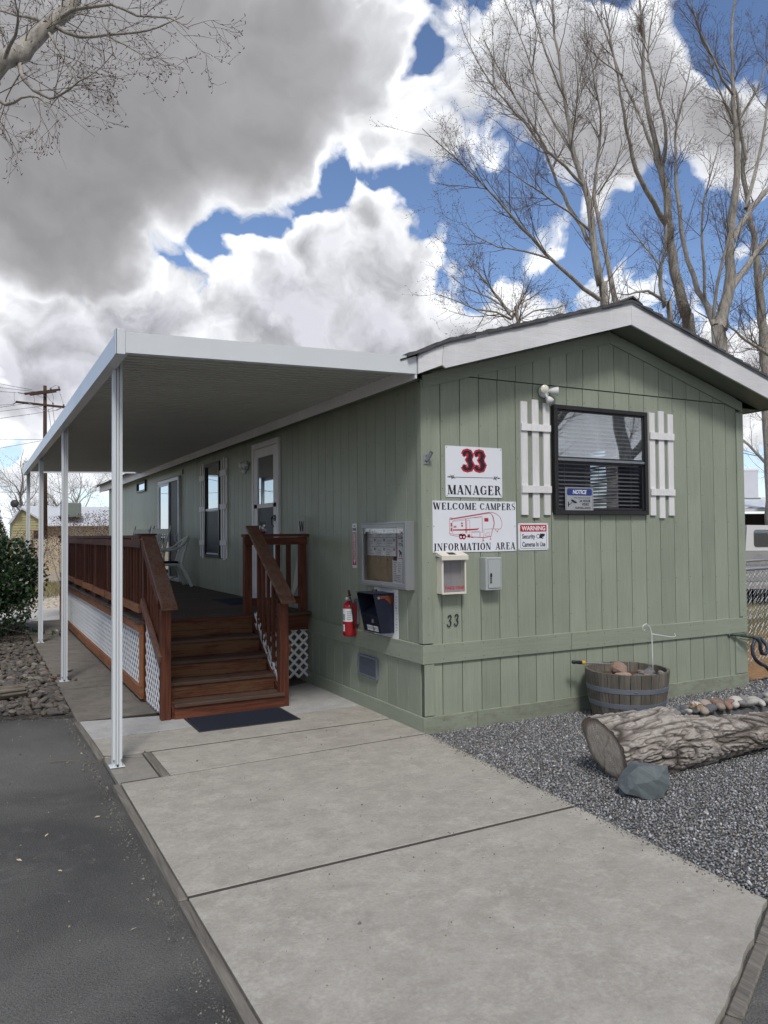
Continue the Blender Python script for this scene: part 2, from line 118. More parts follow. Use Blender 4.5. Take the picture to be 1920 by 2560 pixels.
# ------------------------------------------------------------------ materials
def mk(name):
    m=bpy.data.materials.new(name); m.use_nodes=True; nt=m.node_tree; nt.nodes.clear(); n=NT(nt)
    b=n.n('ShaderNodeBsdfPrincipled'); o=n.n('ShaderNodeOutputMaterial'); n.L.new(b.outputs[0],o.inputs[0])
    return m,n,b,o
def bump(n,b,h,strength=.3,dist=.01):
    o=n.n('ShaderNodeBump'); o.inputs['Strength'].default_value=strength; o.inputs['Distance'].default_value=dist
    n.L.new(h,o.inputs['Height']); n.L.new(o.outputs[0],b.inputs['Normal'])
def objvec(n,rand=True):
    t=n.n('ShaderNodeTexCoord'); v=t.outputs['Object']
    if rand:
        oi=n.n('ShaderNodeObjectInfo'); rr=n.m('MULTIPLY',oi.outputs['Random'],37.0)
        return n.vm('ADD',v,rr),oi.outputs['Random']
    return v,None
def stretch(n,v,s):
    return n.vm('MULTIPLY',v,s)
def plain(name,col,rough=.6,var=.12,scale=6,spec=.4,metal=0,bmp=0,bscale=60):
    m,n,b,o=mk(name); v,r=objvec(n)
    f=n.noise(v,scale,5,.6); g=n.m('MULTIPLY_ADD',f,var*2,1-var); g2=n.m('MULTIPLY_ADD',r,var*.6,1-var*.3)
    c=n.mix(1.0,col,n.m('MULTIPLY',g,g2),'MULTIPLY'); n.L.new(c,b.inputs['Base Color'])
    b.inputs['Roughness'].default_value=rough; b.inputs['Metallic'].default_value=metal; b.inputs['Specular IOR Level'].default_value=spec
    if bmp: bump(n,b,n.noise(v,bscale,3,.6),bmp,.004)
    return m
def wood(name,cols,axis,rough=.7,gs=1.0,bmp=.5,worn=None,wornamt=.5,spec=.3,bdist=.003):
    """cols: dark, mid, light; axis: grain direction"""
    m,n,b,o=mk(name); v,r=objvec(n)
    st=[14*gs]*3; st[axis]=.9*gs; s=stretch(n,v,tuple(st)); 
    f=n.noise(s,1.6,6,.62,1.2); fine=n.noise(stretch(n,v,tuple([90*gs if i!=axis else 3*gs for i in range(3)])),1.5,3,.6)
    c=n.ramp(f,[(.30,cols[0]),(.5,cols[1]),(.72,cols[2])])
    c=n.mix(n.m('MULTIPLY_ADD',fine,.5,-.05,clamp=True),c,n.mix(1,c,(.62,.58,.55),'MULTIPLY'))
    if worn:
        wst=[3.0]*3; wst[axis]=1.1
        wf=n.noise(stretch(n,v,tuple(wst)),2.2,7,.72,.8); rings=n.noise(stretch(n,v,tuple([40 if i!=axis else 1.2 for i in range(3)])),1.0,3,.5,2.5)
        mm=n.ramp(n.m('MULTIPLY_ADD',rings,.95,n.m('MULTIPLY_ADD',wf,.75,-.18)),[(1-wornamt*.62,0),(1-wornamt*.62+.12,1)])
        c=n.mix(mm,c,n.mix(rings,worn,tuple(x*.45 for x in worn)))
    c=n.mix(1,c,n.m('MULTIPLY_ADD',r,.30,.86),'MULTIPLY')
    n.L.new(c,b.inputs['Base Color']); b.inputs['Roughness'].default_value=rough; b.inputs['Specular IOR Level'].default_value=spec
    bump(n,b,n.m('ADD',f,n.m('MULTIPLY',fine,.5)),bmp,bdist); return m
def siding(name,col,axis=2,rough=.42,dirt=None):
    m,n,b,o=mk(name); v,r=objvec(n)
    s=stretch(n,v,tuple([1.0,1.0,1.0]))
    st=[30,30,30]; st[axis]=1.5; g=n.noise(stretch(n,v,tuple(st)),1.3,5,.65,1.0)
    knot=n.noise(stretch(n,v,tuple([9 if i!=axis else 3.2 for i in range(3)])),1.5,4,.6,2.2)
    cross=n.noise(stretch(n,v,tuple([6 if i!=axis else 130 for i in range(3)])),1.0,2,.5,.6)
    big=n.noise(v,1.3,4,.6)
    k=n.m('MULTIPLY_ADD',big,.44,.78); k=n.m('MULTIPLY',k,n.m('MULTIPLY_ADD',r,.12,.94)); k=n.m('MULTIPLY',k,n.m('MULTIPLY_ADD',g,.36,.82))
    c=n.mix(1,col,k,'MULTIPLY')
    sp=n.ramp(n.noise(stretch(n,v,(5,5,2.2)),3.0,6,.75),[(.70,0),(.80,.45)])   # faint dirt specks
    c=n.mix(sp,c,tuple(x*.6 for x in col)); dr_=n.ramp(n.noise(stretch(n,v,(17,17,.8)),1.0,4,.6),[(.58,0),(.72,.35)]); c=n.mix(dr_,c,tuple(x*1.16 for x in col))
    if dirt: c=n.mix(n.ramp(n.noise(stretch(n,v,(4,4,9)),1.6,7,.75),[(.47,0),(.66,.65)]),c,dirt)
    n.L.new(c,b.inputs['Base Color'])
    n.L.new(n.m('MULTIPLY_ADD',g,.25,rough-.08),b.inputs['Roughness']); b.inputs['Specular IOR Level'].default_value=.45
    bump(n,b,n.m('ADD',n.m('ADD',g,n.m('MULTIPLY',knot,1.1)),n.m('MULTIPLY',cross,.22)),.55,.0035); return m
GREEN=(.265,.299,.240)
m_side=siding('green painted siding',GREEN); m_band=siding('green painted trim board',GREEN,0); m_bandy=siding('green painted side trim board',GREEN,1)
m_dirty=siding('dirt splashed green base board',tuple(x*.9 for x in GREEN),0,dirt=(.16,.14,.105))
m_fill=plain('dark joint filler',(.05,.045,.038),.95,.4,30)
m_back=plain('green groove paint',(.10,.115,.09),.7)
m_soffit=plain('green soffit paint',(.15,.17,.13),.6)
m_white=siding('white painted wood trim',(.66,.67,.70),0,.5); m_whitez=siding('white painted slat',(.70,.70,.72),2,.5)
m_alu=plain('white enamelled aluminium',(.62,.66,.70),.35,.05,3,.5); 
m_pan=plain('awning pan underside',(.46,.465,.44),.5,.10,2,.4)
def roofmat():
    m,n,b,o=mk('asphalt shingle'); v,r=objvec(n)
    f=n.noise(v,90,3,.7); f2=n.noise(stretch(n,v,(2,8,2)),2,4,.6)
    c=n.mix(f2,(.035,.036,.04),(.085,.085,.09)); c=n.mix(n.m('MULTIPLY',f,.5),c,(.16,.16,.165)); n.L.new(c,b.inputs['Base Color']); b.inputs['Roughness'].default_value=.95
    bump(n,b,f,.8,.004); return m
m_shingle=roofmat()
m_drip=plain('grey drip edge',(.16,.18,.21),.6,.4,18)
RW=((.052,.016,.010),(.104,.033,.018),(.165,.058,.031))
m_rx=wood('red stained wood along x',RW,0); m_ry=wood('red stained wood along y',RW,1); m_rz=wood('red stained wood along z',RW,2)
OR=((.20,.075,.030),(.30,.125,.055),(.40,.19,.095))
m_oy=wood('faded stained wood along y',OR,1); m_oz=wood('faded stained wood along z',OR,2)
m_cap=wood('weathered red rail cap',((.10,.035,.022),(.15,.055,.036),(.20,.085,.06)),1,worn=(.23,.15,.11),wornamt=.66)
m_riser=wood('worn red stair riser',RW,0,worn=(.20,.105,.052),wornamt=.66)
m_tread=wood('worn red stair tread',((.055,.022,.016),(.085,.038,.028),(.12,.062,.048)),0,worn=(.13,.085,.065),wornamt=.72)
m_deck=wood('weathered deck board',((.05,.022,.018),(.08,.04,.032),(.11,.065,.052)),0,worn=(.13,.10,.08),wornamt=.75)
m_lat=plain('white plastic lattice',(.74,.76,.79),.5,.06)
m_bark_h=None
def concrete(name,base,dark,stain=.5,seed=0):
    m,n,b,o=mk(name); t=n.n('ShaderNodeTexCoord'); v=n.vm('ADD',t.outputs['Object'],(seed*3.1,seed*1.7,0))
    big=n.noise(v,.9,5,.6,.3); mid=n.noise(n.vm('MULTIPLY',v,(1,1.35,1)),4.6,9,.78,.3); fine=n.noise(v,55,6,.75); grit=n.noise(v,240,2,.6)
    c=n.mix(n.ramp(big,[(.35,0),(.65,1)]),base,tuple(base[i]*.78+dark[i]*.22 for i in range(3)))
    c=n.mix(n.m('MULTIPLY',n.ramp(mid,[(.44,0),(.62,1)]),stain*.8),c,dark)
    lt=n.ramp(n.noise(n.vm('ADD',v,(9,4,0)),5.5,9,.84,.2),[(.50,0),(.62,.6)]); c=n.mix(lt,c,tuple(min(1,x*1.22) for x in base))
    c=n.mix(1,c,n.m('MULTIPLY_ADD',fine,.60,.70),'MULTIPLY'); c=n.mix(1,c,n.m('MULTIPLY_ADD',grit,.30,.85),'MULTIPLY')
    pit=n.ramp(n.noise(v,26,2,.5),[(.76,0),(.79,1)]); c=n.mix(n.m('MULTIPLY',pit,.5),c,(.10,.09,.08))
    n.L.new(c,b.inputs['Base Color']); b.inputs['Roughness'].default_value=.9; b.inputs['Specular IOR Level'].default_value=.25
    bump(n,b,n.m('ADD',n.m('MULTIPLY',fine,1.0),n.m('ADD',n.m('MULTIPLY',grit,.5),mid)),.35,.004); return m
m_con=concrete('broom finished concrete',(.355,.338,.306),(.24,.226,.200),.7)
m_conw=concrete('pale new concrete',(.385,.385,.385),(.27,.268,.26),.6,3)
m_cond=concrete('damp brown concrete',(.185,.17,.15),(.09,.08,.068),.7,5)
m_conp=concrete('grey cement patch',(.25,.24,.22),(.17,.16,.145),.5,7)
m_conf=concrete('pale far concrete',(.50,.48,.46),(.40,.38,.36),.4,9)
def asphalt(name,a,bcol):
    m,n,b,o=mk(name); t=n.n('ShaderNodeTexCoord'); v=t.outputs['Object']
    big=n.noise(v,.55,5,.6,.4); agg=n.n('ShaderNodeTexVoronoi'); n.L.new(v,agg.inputs['Vector']); agg.inputs['Scale'].default_value=150
    c=n.mix(n.ramp(big,[(.36,0),(.64,1)]),a,bcol); sp=n.noise(v,95,4,.7)
    c=n.mix(1,c,n.m('MULTIPLY_ADD',sp,2.2,-.08),'MULTIPLY')
    wn=n.noise(v,70,2,.5); c=n.mix(n.ramp(wn,[(.70,0),(.75,.55)]),c,(.22,.21,.19))
    pa=n.ramp(n.noise(v,2.6,7,.75,.5),[(.55,0),(.72,.5)]); c=n.mix(pa,c,tuple(x*1.45 for x in bcol))
    n.L.new(c,b.inputs['Base Color']); b.inputs['Roughness'].default_value=.93; b.inputs['Specular IOR Level'].default_value=.25
    bump(n,b,n.m('ADD',agg.outputs['Distance'],sp),.9,.006); return m
m_asph=asphalt('asphalt',(.066,.066,.066),(.135,.133,.128))
def earth(name,a,bcol,scale=3,bm=.6):
    m,n,b,o=mk(name); t=n.n('ShaderNodeTexCoord'); v=t.outputs['Object']
    f=n.noise(v,scale,8,.7,.4); g=n.noise(v,scale*14,4,.7)
    c=n.mix(n.ramp(f,[(.35,0),(.65,1)]),a,bcol); c=n.mix(1,c,n.m('MULTIPLY_ADD',g,.9,.55),'MULTIPLY'); n.L.new(c,b.inputs['Base Color']); b.inputs['Roughness'].default_value=.95
    bump(n,b,n.m('ADD',f,g),bm,.02); return m
m_ground=earth('dry earth',(.26,.215,.155),(.34,.29,.22),.7); m_yard=earth('straw coloured lawn soil',(.19,.165,.085),(.27,.235,.14),2.0)
m_gbase=earth('gravel bed soil',(.07,.072,.078),(.12,.12,.125),8)
m_rbase=earth('rock bed soil',(.035,.03,.026),(.06,.052,.045),6)
m_chips=earth('orange wood chips',(.36,.20,.09),(.50,.31,.15),14,1.0)
m_grass=plain('dry grass blades',(.24,.215,.105),.9,.5,3)
def stonemat(name,stops,rough=.8,sc_=9):
    m,n,b,o=mk(name); v,r=objvec(n); f=n.noise(v,sc_,6,.65,.3); g=n.noise(v,sc_*9,4,.7)
    c=n.ramp(r,stops,'CONSTANT' if len(stops)>4 else 'LINEAR'); c=n.mix(1,c,n.m('MULTIPLY_ADD',f,.8,.6),'MULTIPLY'); c=n.mix(1,c,n.m('MULTIPLY_ADD',g,.5,.75),'MULTIPLY')
    n.L.new(c,b.inputs['Base Color']); b.inputs['Roughness'].default_value=rough; bump(n,b,n.m('ADD',f,n.m('MULTIPLY',g,.4)),.5,.006); return m
m_stone=stonemat('river stone',[(0,(.100,.086,.074)),(.18,(.125,.112,.10)),(.36,(.085,.078,.075)),(.52,(.165,.150,.125)),(.66,(.115,.094,.075)),(.80,(.20,.185,.16)),(.90,(.068,.063,.063)),(.97,(.14,.088,.066))])
m_stonel=stonemat('pale river stone',[(0,(.26,.25,.235)),(.25,(.17,.165,.165)),(.45,(.27,.215,.18)),(.6,(.12,.122,.13)),(.75,(.40,.385,.36)),(.88,(.25,.165,.13)),(.96,(.22,.21,.195))])
m_blue=stonemat('blue green rock',[(0,(.098,.120,.130)),(1,(.104,.126,.136))],.75,5)
def vcol(name,rough=.85):
    m,n,b,o=mk(name); a=n.n('ShaderNodeAttribute'); a.attribute_name='tint'; v,r=objvec(n,False); f=n.noise(v,60,3,.6)
    c=n.mix(1,a.outputs['Color'],n.m('MULTIPLY_ADD',f,.6,.7),'MULTIPLY'); n.L.new(c,b.inputs['Base Color']); b.inputs['Roughness'].default_value=rough; return m
m_gravel=vcol('crushed grey gravel')
def barkmat(name,a,bb,sc_=1.0,bm=.6):
    m,n,b,o=mk(name); v,r=objvec(n,False)
    f=n.noise(n.vm('MULTIPLY',v,(9*sc_,9*sc_,2.2*sc_)),1.5,6,.7,.8); g=n.noise(v,1.1,3,.6)
    c=n.mix(n.ramp(f,[(.35,0),(.66,1)]),a,bb); c=n.mix(1,c,n.m('MULTIPLY_ADD',g,.5,.75),'MULTIPLY'); n.L.new(c,b.inputs['Base Color']); b.inputs['Roughness'].default_value=.9; bump(n,b,f,bm,.02); return m
m_trunk=barkmat('grey poplar bark',(.17,.158,.14),(.40,.375,.335)); m_twig=plain('bare twig bark',(.125,.098,.078),.85,.2)
m_bud=plain('leaf bud',(.10,.055,.035),.7,.2)
def glassmat(name,f0=.12,tint=(.02,.025,.035),clear=.0,gl=(.9,.95,1)):
    m=bpy.data.materials.new(name); m.use_nodes=True; nt=m.node_tree; nt.nodes.clear(); n=NT(nt)
    o=n.n('ShaderNodeOutputMaterial'); g=n.n('ShaderNodeBsdfGlossy'); g.inputs['Roughness'].default_value=.015; g.inputs['Color'].default_value=(*gl,1)
    tr=n.n('ShaderNodeBsdfTransparent'); d=n.n('ShaderNodeBsdfDiffuse'); d.inputs['Color'].default_value=(*tint,1)
    ms=n.n('ShaderNodeMixShader'); ms.inputs[0].default_value=clear; n.L.new(d.outputs[0],ms.inputs[1]); n.L.new(tr.outputs[0],ms.inputs[2])
    ge=n.n('ShaderNodeNewGeometry'); ct=n.m('ABSOLUTE',n.vm('DOT_PRODUCT',ge.outputs['Normal'],ge.outputs['Incoming']))
    fr=n.m('POWER',n.m('SUBTRACT',1.0,ct,clamp=True),5.0); k=n.m('ADD',n.m('MULTIPLY_ADD',fr,.9,.05),f0,clamp=True)
    m2=n.n('ShaderNodeMixShader'); n.L.new(k,m2.inputs[0]); n.L.new(ms.outputs[0],m2.inputs[1]); n.L.new(g.outputs[0],m2.inputs[2]); n.L.new(m2.outputs[0],o.inputs[0])
    return m
m_glass=glassmat('window glass',.42,clear=.97); m_screen=glassmat('screened window glass',-.03,(.012,.014,.022),clear=.62,gl=(.4,.42,.5))
m_dglass=glassmat('dark reflective glass',.42,(.012,.014,.018)); m_dscreen=plain('black insect screen',(.010,.012,.018),.5,.1)
m_frame=plain('dark bronze window frame',(.022,.022,.026),.35,.1); m_blk=plain('black plastic',(.012,.013,.016),.35,.1,spec=.5)
m_navy=plain('dark navy steel',(.010,.013,.028),.35,.1,spec=.5)
m_sign=plain('white enamel sign',(.70,.73,.80),.35,.03,3); m_ink=plain('black sign ink',(.012,.014,.028),.5,.05); m_redink=plain('red sign ink',(.42,.018,.03),.45,.05)
m_blueink=plain('blue sign ink',(.02,.045,.20),.45,.05); m_wink=plain('white sign ink',(.75,.76,.8),.5,.03); m_greyprint=plain('grey print',(.30,.31,.34),.7,.1)
m_notice=plain('silver notice face',(.33,.35,.38),.4,.05); m_paper=plain('white paper',(.74,.76,.80),.8,.06); m_cork=plain('tan cork board',(.30,.235,.155),.9,.1,20,bmp=.3)
m_galv=plain('galvanised steel',(.36,.38,.42),.38,.15,12,.5,.7); m_hoop=plain('galvanised barrel hoop',(.19,.215,.26),.55,.2,8,.4,.35)
m_silver=plain('satin aluminium frame',(.30,.315,.33),.4,.05,3,.5,.35); m_grey=plain('grey enamelled steel',(.37,.40,.41),.4,.05,3)
m_cream=plain('cream plastic',(.66,.63,.56),.45,.05); m_fix=plain('white plastic fixture',(.68,.70,.72),.4,.06); m_lens=plain('frosted lamp lens',(.72,.70,.62),.25,.05)
m_red=plain('red extinguisher paint',(.30,.008,.012),.3,.06,spec=.5); m_redrag=plain('red brown cloth',(.13,.032,.018),.9,.2)
m_mat=plain('navy rubber mat',(.009,.013,.028),.85,.3,60,bmp=.8,bscale=160); m_matedge=plain('black rubber edge',(.03,.03,.034),.6,.1)
m_plast=plain('white resin chair',(.60,.63,.61),.45,.06); m_rocker=plain('white painted rocker',(.60,.64,.62),.5,.08); m_cush=plain('navy cushion',(.01,.014,.04),.9,.1)
m_clear=glassmat('clear plastic cover',.06,clear=.95); m_hose=plain('grey rubber hose',(.035,.045,.06),.5,.1); m_brass=plain('green painted valve',(.05,.07,.05),.5,.3)
m_yel=plain('yellow plastic',(.62,.34,.03),.4,.05); m_cloth=plain('white cloth',(.55,.56,.58),.85,.1)
m_pole=wood('brown utility pole wood',((.030,.018,.013),(.050,.028,.019),(.075,.042,.028)),2,gs=.4)
m_timber=wood('grey weathered edging timber',((.095,.088,.078),(.16,.148,.13),(.23,.215,.19)),1,gs=1.6,bmp=.9)
m_oldlog=wood('grey weathered log timber',((.10,.09,.075),(.17,.152,.128),(.26,.235,.195)),0,gs=.8,bmp=1.0,bdist=.01)
m_leaf=plain('dark glossy hedge leaf',(.022,.048,.018),.38,.5,3,.5); m_conif=plain('olive conifer foliage',(.060,.072,.022),.8,.4,4)
m_redleaf=plain('dry reddish leaf',(.13,.060,.048),.8,.4,2); m_deadleaf=plain('dead leaf',(.50,.42,.28),.8,.3); m_bleaf=plain('brown dry leaf',(.27,.17,.09),.8,.3)
m_far=plain('pale far roof',(.50,.53,.58),.6,.08,1); m_yh=plain('yellow lap siding',(.42,.39,.235),.7,.08,1); m_tan=plain('tan fence panel',(.42,.36,.27),.8,.12,2)
m_car=plain('silver car paint',(.38,.38,.38),.25,.04,2,.6,.4); m_carw=plain('white fibreglass shell',(.60,.61,.63),.3,.04,2,.6); m_cgl=glassmat('vehicle glass',.12,(.015,.02,.028)); m_tyre=plain('tyre rubber',(.018,.018,.02),.8,.1)
m_corr=plain('white metal roofing',(.58,.62,.68),.4,.06,2); m_dark=plain('dark interior',(.02,.018,.016),.9,.1); m_roomwall=plain('room wall paint',(.10,.11,.115),.8,.05)
m_blind=plain('white window blind',(.62,.64,.66),.55,.04)
def backlit():
    m=m_blind; return m
# ------------------------------------------------------------------ mesh helpers
class MB:
    def __init__(s): s.v=[]; s.f=[]; s.arr=[]
    def add(s,vs,fs):
        k=len(s.v); s.v.extend([tuple(map(float,p)) for p in vs]); s.f.extend([tuple(i+k for i in f) for f in fs]); return s
    def box(s,x0,x1,y0,y1,z0,z1,b=0.0):
        x0,x1=min(x0,x1),max(x0,x1); y0,y1=min(y0,y1),max(y0,y1); z0,z1=min(z0,z1),max(z0,z1)
        c=Vector(((x0+x1)/2,(y0+y1)/2,(z0+z1)/2)); return s.obox(c,((x1-x0)/2,(y1-y0)/2,(z1-z0)/2),(Vector((1,0,0)),Vector((0,1,0)),Vector((0,0,1))),b)
    def obox(s,c,h,ax,b=0.0):
        c=Vector(c); b=min(b,min(h)*.6)
        if b<=0:
            vs=[c+ax[0]*(h[0]*i)+ax[1]*(h[1]*j)+ax[2]*(h[2]*k) for i in(-1,1) for j in(-1,1) for k in(-1,1)]
            return s.add(vs,[(0,1,3,2),(4,6,7,5),(0,4,5,1),(2,3,7,6),(0,2,6,4),(1,5,7,3)])
        vs=[];ix={}
        for i in(-1,1):
            for j in(-1,1):
                for k in(-1,1):
                    for d in range(3):
                        q=[h[0]*i,h[1]*j,h[2]*k]
                        for e in range(3):
                            if e!=d: q[e]-=b*(i,j,k)[e]
                        ix[(i,j,k,d)]=len(vs); vs.append(c+ax[0]*q[0]+ax[1]*q[1]+ax[2]*q[2])
        fs=[]
        for d in range(3):
            for sg in(-1,1):
                l=[]
                for a,bb in((-1,-1),(1,-1),(1,1),(-1,1)):
                    q=[0,0,0]; q[d]=sg; o=[e for e in range(3) if e!=d]; q[o[0]]=a; q[o[1]]=bb; l.append(ix[(*q,d)])
                fs.append(tuple(l))
        for d in range(3):
            o=[e for e in range(3) if e!=d]
            for a in(-1,1):
                for bb in(-1,1):
                    q=[0,0,0]; q[o[0]]=a;q[o[1]]=bb; q1=q[:];q1[d]=-1;q2=q[:];q2[d]=1
                    fs.append((ix[(*q1,o[0])],ix[(*q2,o[0])],ix[(*q2,o[1])],ix[(*q1,o[1])]))
        for i in(-1,1):
            for j in(-1,1):
                for k in(-1,1): fs.append(tuple(ix[(i,j,k,d)] for d in range(3)))
        return s.add(vs,fs)
    def beam(s,p0,p1,w,h,up=(0,0,1),b=0.0):
        p0=Vector(p0);p1=Vector(p1);d=(p1-p0);L=d.length;d.normalize();up=Vector(up)
        side=d.cross(up); 
        if side.length<1e-5: side=d.cross(Vector((1,0,0)))
        side.normalize(); u=side.cross(d).normalized()
        return s.obox((p0+p1)/2,(L/2,w/2,h/2),(d,side,u),b)
    def cyl(s,p0,p1,r0,r1=None,n=12,cap=True):
        r1=r0 if r1 is None else r1; p0=Vector(p0);p1=Vector(p1);d=(p1-p0).normalized()
        a=d.cross(Vector((0,0,1))); 
        if a.length<1e-4:a=Vector((1,0,0))
        a.normalize(); b=d.cross(a); vs=[]
        for p,r in((p0,r0),(p1,r1)):
            for i in range(n): t=2*PI*i/n; vs.append(p+a*(r*math.cos(t))+b*(r*math.sin(t)))
        fs=[(i,(i+1)%n,n+(i+1)%n,n+i) for i in range(n)]
        if cap: fs+=[tuple(range(n))[::-1],tuple(range(n,2*n))]
        return s.add(vs,fs)
    def tube(s,pts,rad,n=6,cap=True):
        P=[Vector(p) for p in pts]; R=rad if hasattr(rad,'__len__') else [rad]*len(P); vs=[];up=None
        for i,p in enumerate(P):
            d=(P[min(i+1,len(P)-1)]-P[max(i-1,0)]).normalized()
            if up is None: up=d.cross(Vector((.3,.2,1))).normalized()
            a=(up-d*up.dot(d)); a=a.normalized() if a.length>1e-5 else d.cross(Vector((1,0,0))).normalized(); up=a; b=d.cross(a)
            for k in range(n): t=2*PI*k/n; vs.append(p+a*(R[i]*math.cos(t))+b*(R[i]*math.sin(t)))
        fs=[(i*n+k,i*n+(k+1)%n,(i+1)*n+(k+1)%n,(i+1)*n+k) for i in range(len(P)-1) for k in range(n)]
        if cap: fs+=[tuple(range(n))[::-1],tuple(range((len(P)-1)*n,len(P)*n))]
        return s.add(vs,fs)
    def lathe(s,c,prof,n=24,ax=(0,0,1),cap=True):
        d=Vector(ax).normalized(); a=d.cross(Vector((0,0,1))); 
        if a.length<1e-4:a=Vector((1,0,0))
        a.normalize(); b=d.cross(a); c=Vector(c); vs=[]
        for r,h in prof:
            for i in range(n): t=2*PI*i/n; vs.append(c+d*h+a*(r*math.cos(t))+b*(r*math.sin(t)))
        m=len(prof); fs=[(j*n+i,j*n+(i+1)%n,(j+1)*n+(i+1)%n,(j+1)*n+i) for j in range(m-1) for i in range(n)]
        if cap: fs+=[tuple(range(n))[::-1],tuple(range((m-1)*n,m*n))]
        return s.add(vs,fs)
    def prism(s,poly,fn,a,b):
        """extrude 2-D polygon; fn(u,v,w)->xyz"""
        n=len(poly); vs=[fn(u,v,a) for u,v in poly]+[fn(u,v,b) for u,v in poly]
        return s.add(vs,[tuple(range(n))[::-1],tuple(range(n,2*n))]+[(i,(i+1)%n,n+(i+1)%n,n+i) for i in range(n)])
def mesh_of(name,vs,fs,mat,smooth=False):
    me=bpy.data.meshes.new(name); me.from_pydata(vs,[],fs)
    if mat: me.materials.append(mat)
    if smooth: me.polygons.foreach_set('use_smooth',[True]*len(me.polygons))
    me.update(); return me
ORG={}
def thing(name,label,cat,loc,group=None):
    o=bpy.data.objects.new(name,None); o.empty_display_size=.1; C.objects.link(o); o.location=loc; o['label']=label; o['category']=cat
    if group: o['group']=group
    ORG[o.name]=Vector(loc); return o
def part(name,mb,mat,parent,smooth=False,label=None,kind=None):
    o=ORG[parent.name]; vs=[(p[0]-o.x,p[1]-o.y,p[2]-o.z) for p in mb.v]
    ob=bpy.data.objects.new(name,mesh_of(name,vs,mb.f,mat,smooth)); C.objects.link(ob); ob.parent=parent; ORG[ob.name]=o
    if label: ob['label']=label
    if kind: ob['kind']=kind
    return ob
def single(name,mb,mat,label,cat,loc,group=None,smooth=False,kind=None):
    L=Vector(loc); vs=[(p[0]-L.x,p[1]-L.y,p[2]-L.z) for p in mb.v]
    ob=bpy.data.objects.new(name,mesh_of(name,vs,mb.f,mat,smooth)); C.objects.link(ob); ob.location=loc; ORG[ob.name]=L
    if kind=='structure' or kind=='stuff': ob['kind']=kind
    if label: ob['label']=label
    if cat: ob['category']=cat
    if group: ob['group']=group
    return ob
def linkcopy(src,parent,loc,rot=None,scale=None):
    c=src.copy(); C.objects.link(c); c.parent=parent; c.location=loc
    if rot: c.rotation_euler=rot
    if scale: c.scale=scale
    return c
def dup(root,loc,rz,label):
    r=root.copy(); C.objects.link(r); r.location=loc; r.rotation_euler=(0,0,rz); r['label']=label; ORG[r.name]=Vector(loc)
    for ch in list(root.children):
        c=ch.copy(); C.objects.link(c); c.parent=r
        for g in ch.children: d=g.copy(); C.objects.link(d); d.parent=c
    return r
# surfaces to print on: front wall faces -Y (u = x), side wall faces -X (u = -y)
def FR(y): return lambda u,v,w=0: (u,y-w,v)
def SD(x): return lambda u,v,w=0: (x-w,-u,v)
_tc={}
def glyphs(txt,bold=0,shear=0):
    k=(txt,bold,shear)
    if k in _tc: return _tc[k]
    cu=bpy.data.curves.new('lettering','FONT'); cu.body=txt; cu.size=1; cu.offset=bold; cu.shear=shear; cu.resolution_u=3
    ob=bpy.data.objects.new('lettering',cu); C.objects.link(ob); dg=bpy.context.evaluated_depsgraph_get(); me=ob.evaluated_get(dg).to_mesh()
    vs=[(v.co.x,v.co.y) for v in me.vertices]; fs=[tuple(p.vertices) for p in me.polygons]
    bpy.data.objects.remove(ob); bpy.data.curves.remove(cu); _tc[k]=(vs,fs); return vs,fs
def text(mb,txt,S,u0,u1,v0,v1,bold=.0,shear=0,w=0):
    bold=bold*2.2
    vs,fs=glyphs(txt,bold,shear); xs=[p[0] for p in vs]; ys=[p[1] for p in vs]; a,b,c,d=min(xs),max(xs),min(ys),max(ys)
    mb.add([S(u0+(p[0]-a)/(b-a)*(u1-u0),v0+(p[1]-c)/(d-c)*(v1-v0),w) for p in vs],fs)
# high-contrast serif letters drawn as thick and thin strokes in a unit box (width, strokes)
TK,TN=.215,.075
def _st(x0,y0,x1,y1,w): return ('q',[(x0-w/2,y0),(x0+w/2,y0),(x1+w/2,y1),(x1-w/2,y1)])
def _hb(x0,x1,y,h=TN): return ('q',[(x0,y-h/2),(x1,y-h/2),(x1,y+h/2),(x0,y+h/2)])
def _arc(cx,cy,rx,ry,a0,a1,tk=TK,tn=TN,n=14):
    o=[];i=[]
    for k in range(n+1):
        a=math.radians(a0+(a1-a0)*k/n); o.append((cx+rx*math.cos(a),cy+ry*math.sin(a))); i.append((cx+(rx-tk)*math.cos(a),cy+(ry-tn)*math.sin(a)))
    return ('s',o,i)
def _path(pts,ws):
    o=[];i=[]
    for k,p in enumerate(pts):
        a=pts[max(k-1,0)];b=pts[min(k+1,len(pts)-1)];dx,dy=b[0]-a[0],b[1]-a[1];l=math.hypot(dx,dy) or 1
        nx,ny=-dy/l*ws[k]/2,dx/l*ws[k]/2;o.append((p[0]+nx,p[1]+ny));i.append((p[0]-nx,p[1]-ny))
    return ('s',o,i)
def _se(x,y,h=.0,wd=.17): return _hb(x-wd,x+wd,y+(TN/2 if y<.5 else -TN/2),TN)
_S=[(.50,.76),(.47,.88),(.36,.965),(.24,.97),(.13,.90),(.09,.78),(.13,.65),(.27,.54),(.42,.44),(.53,.32),(.53,.17),(.43,.05),(.30,.03),(.16,.06),(.08,.16),(.05,.28)]
_Sw=[.05,.05,.05,.06,.10,.14,.15,.17,.17,.16,.13,.07,.05,.05,.05,.06]
_3=[(.08,.78),(.14,.92),(.28,.97),(.42,.92),(.48,.78),(.42,.62),(.28,.53),(.42,.47),(.52,.28),(.44,.09),(.28,.03),(.13,.08),(.06,.22)]
_3w=[.12,.10,.06,.12,.17,.12,.05,.12,.19,.14,.06,.10,.14]
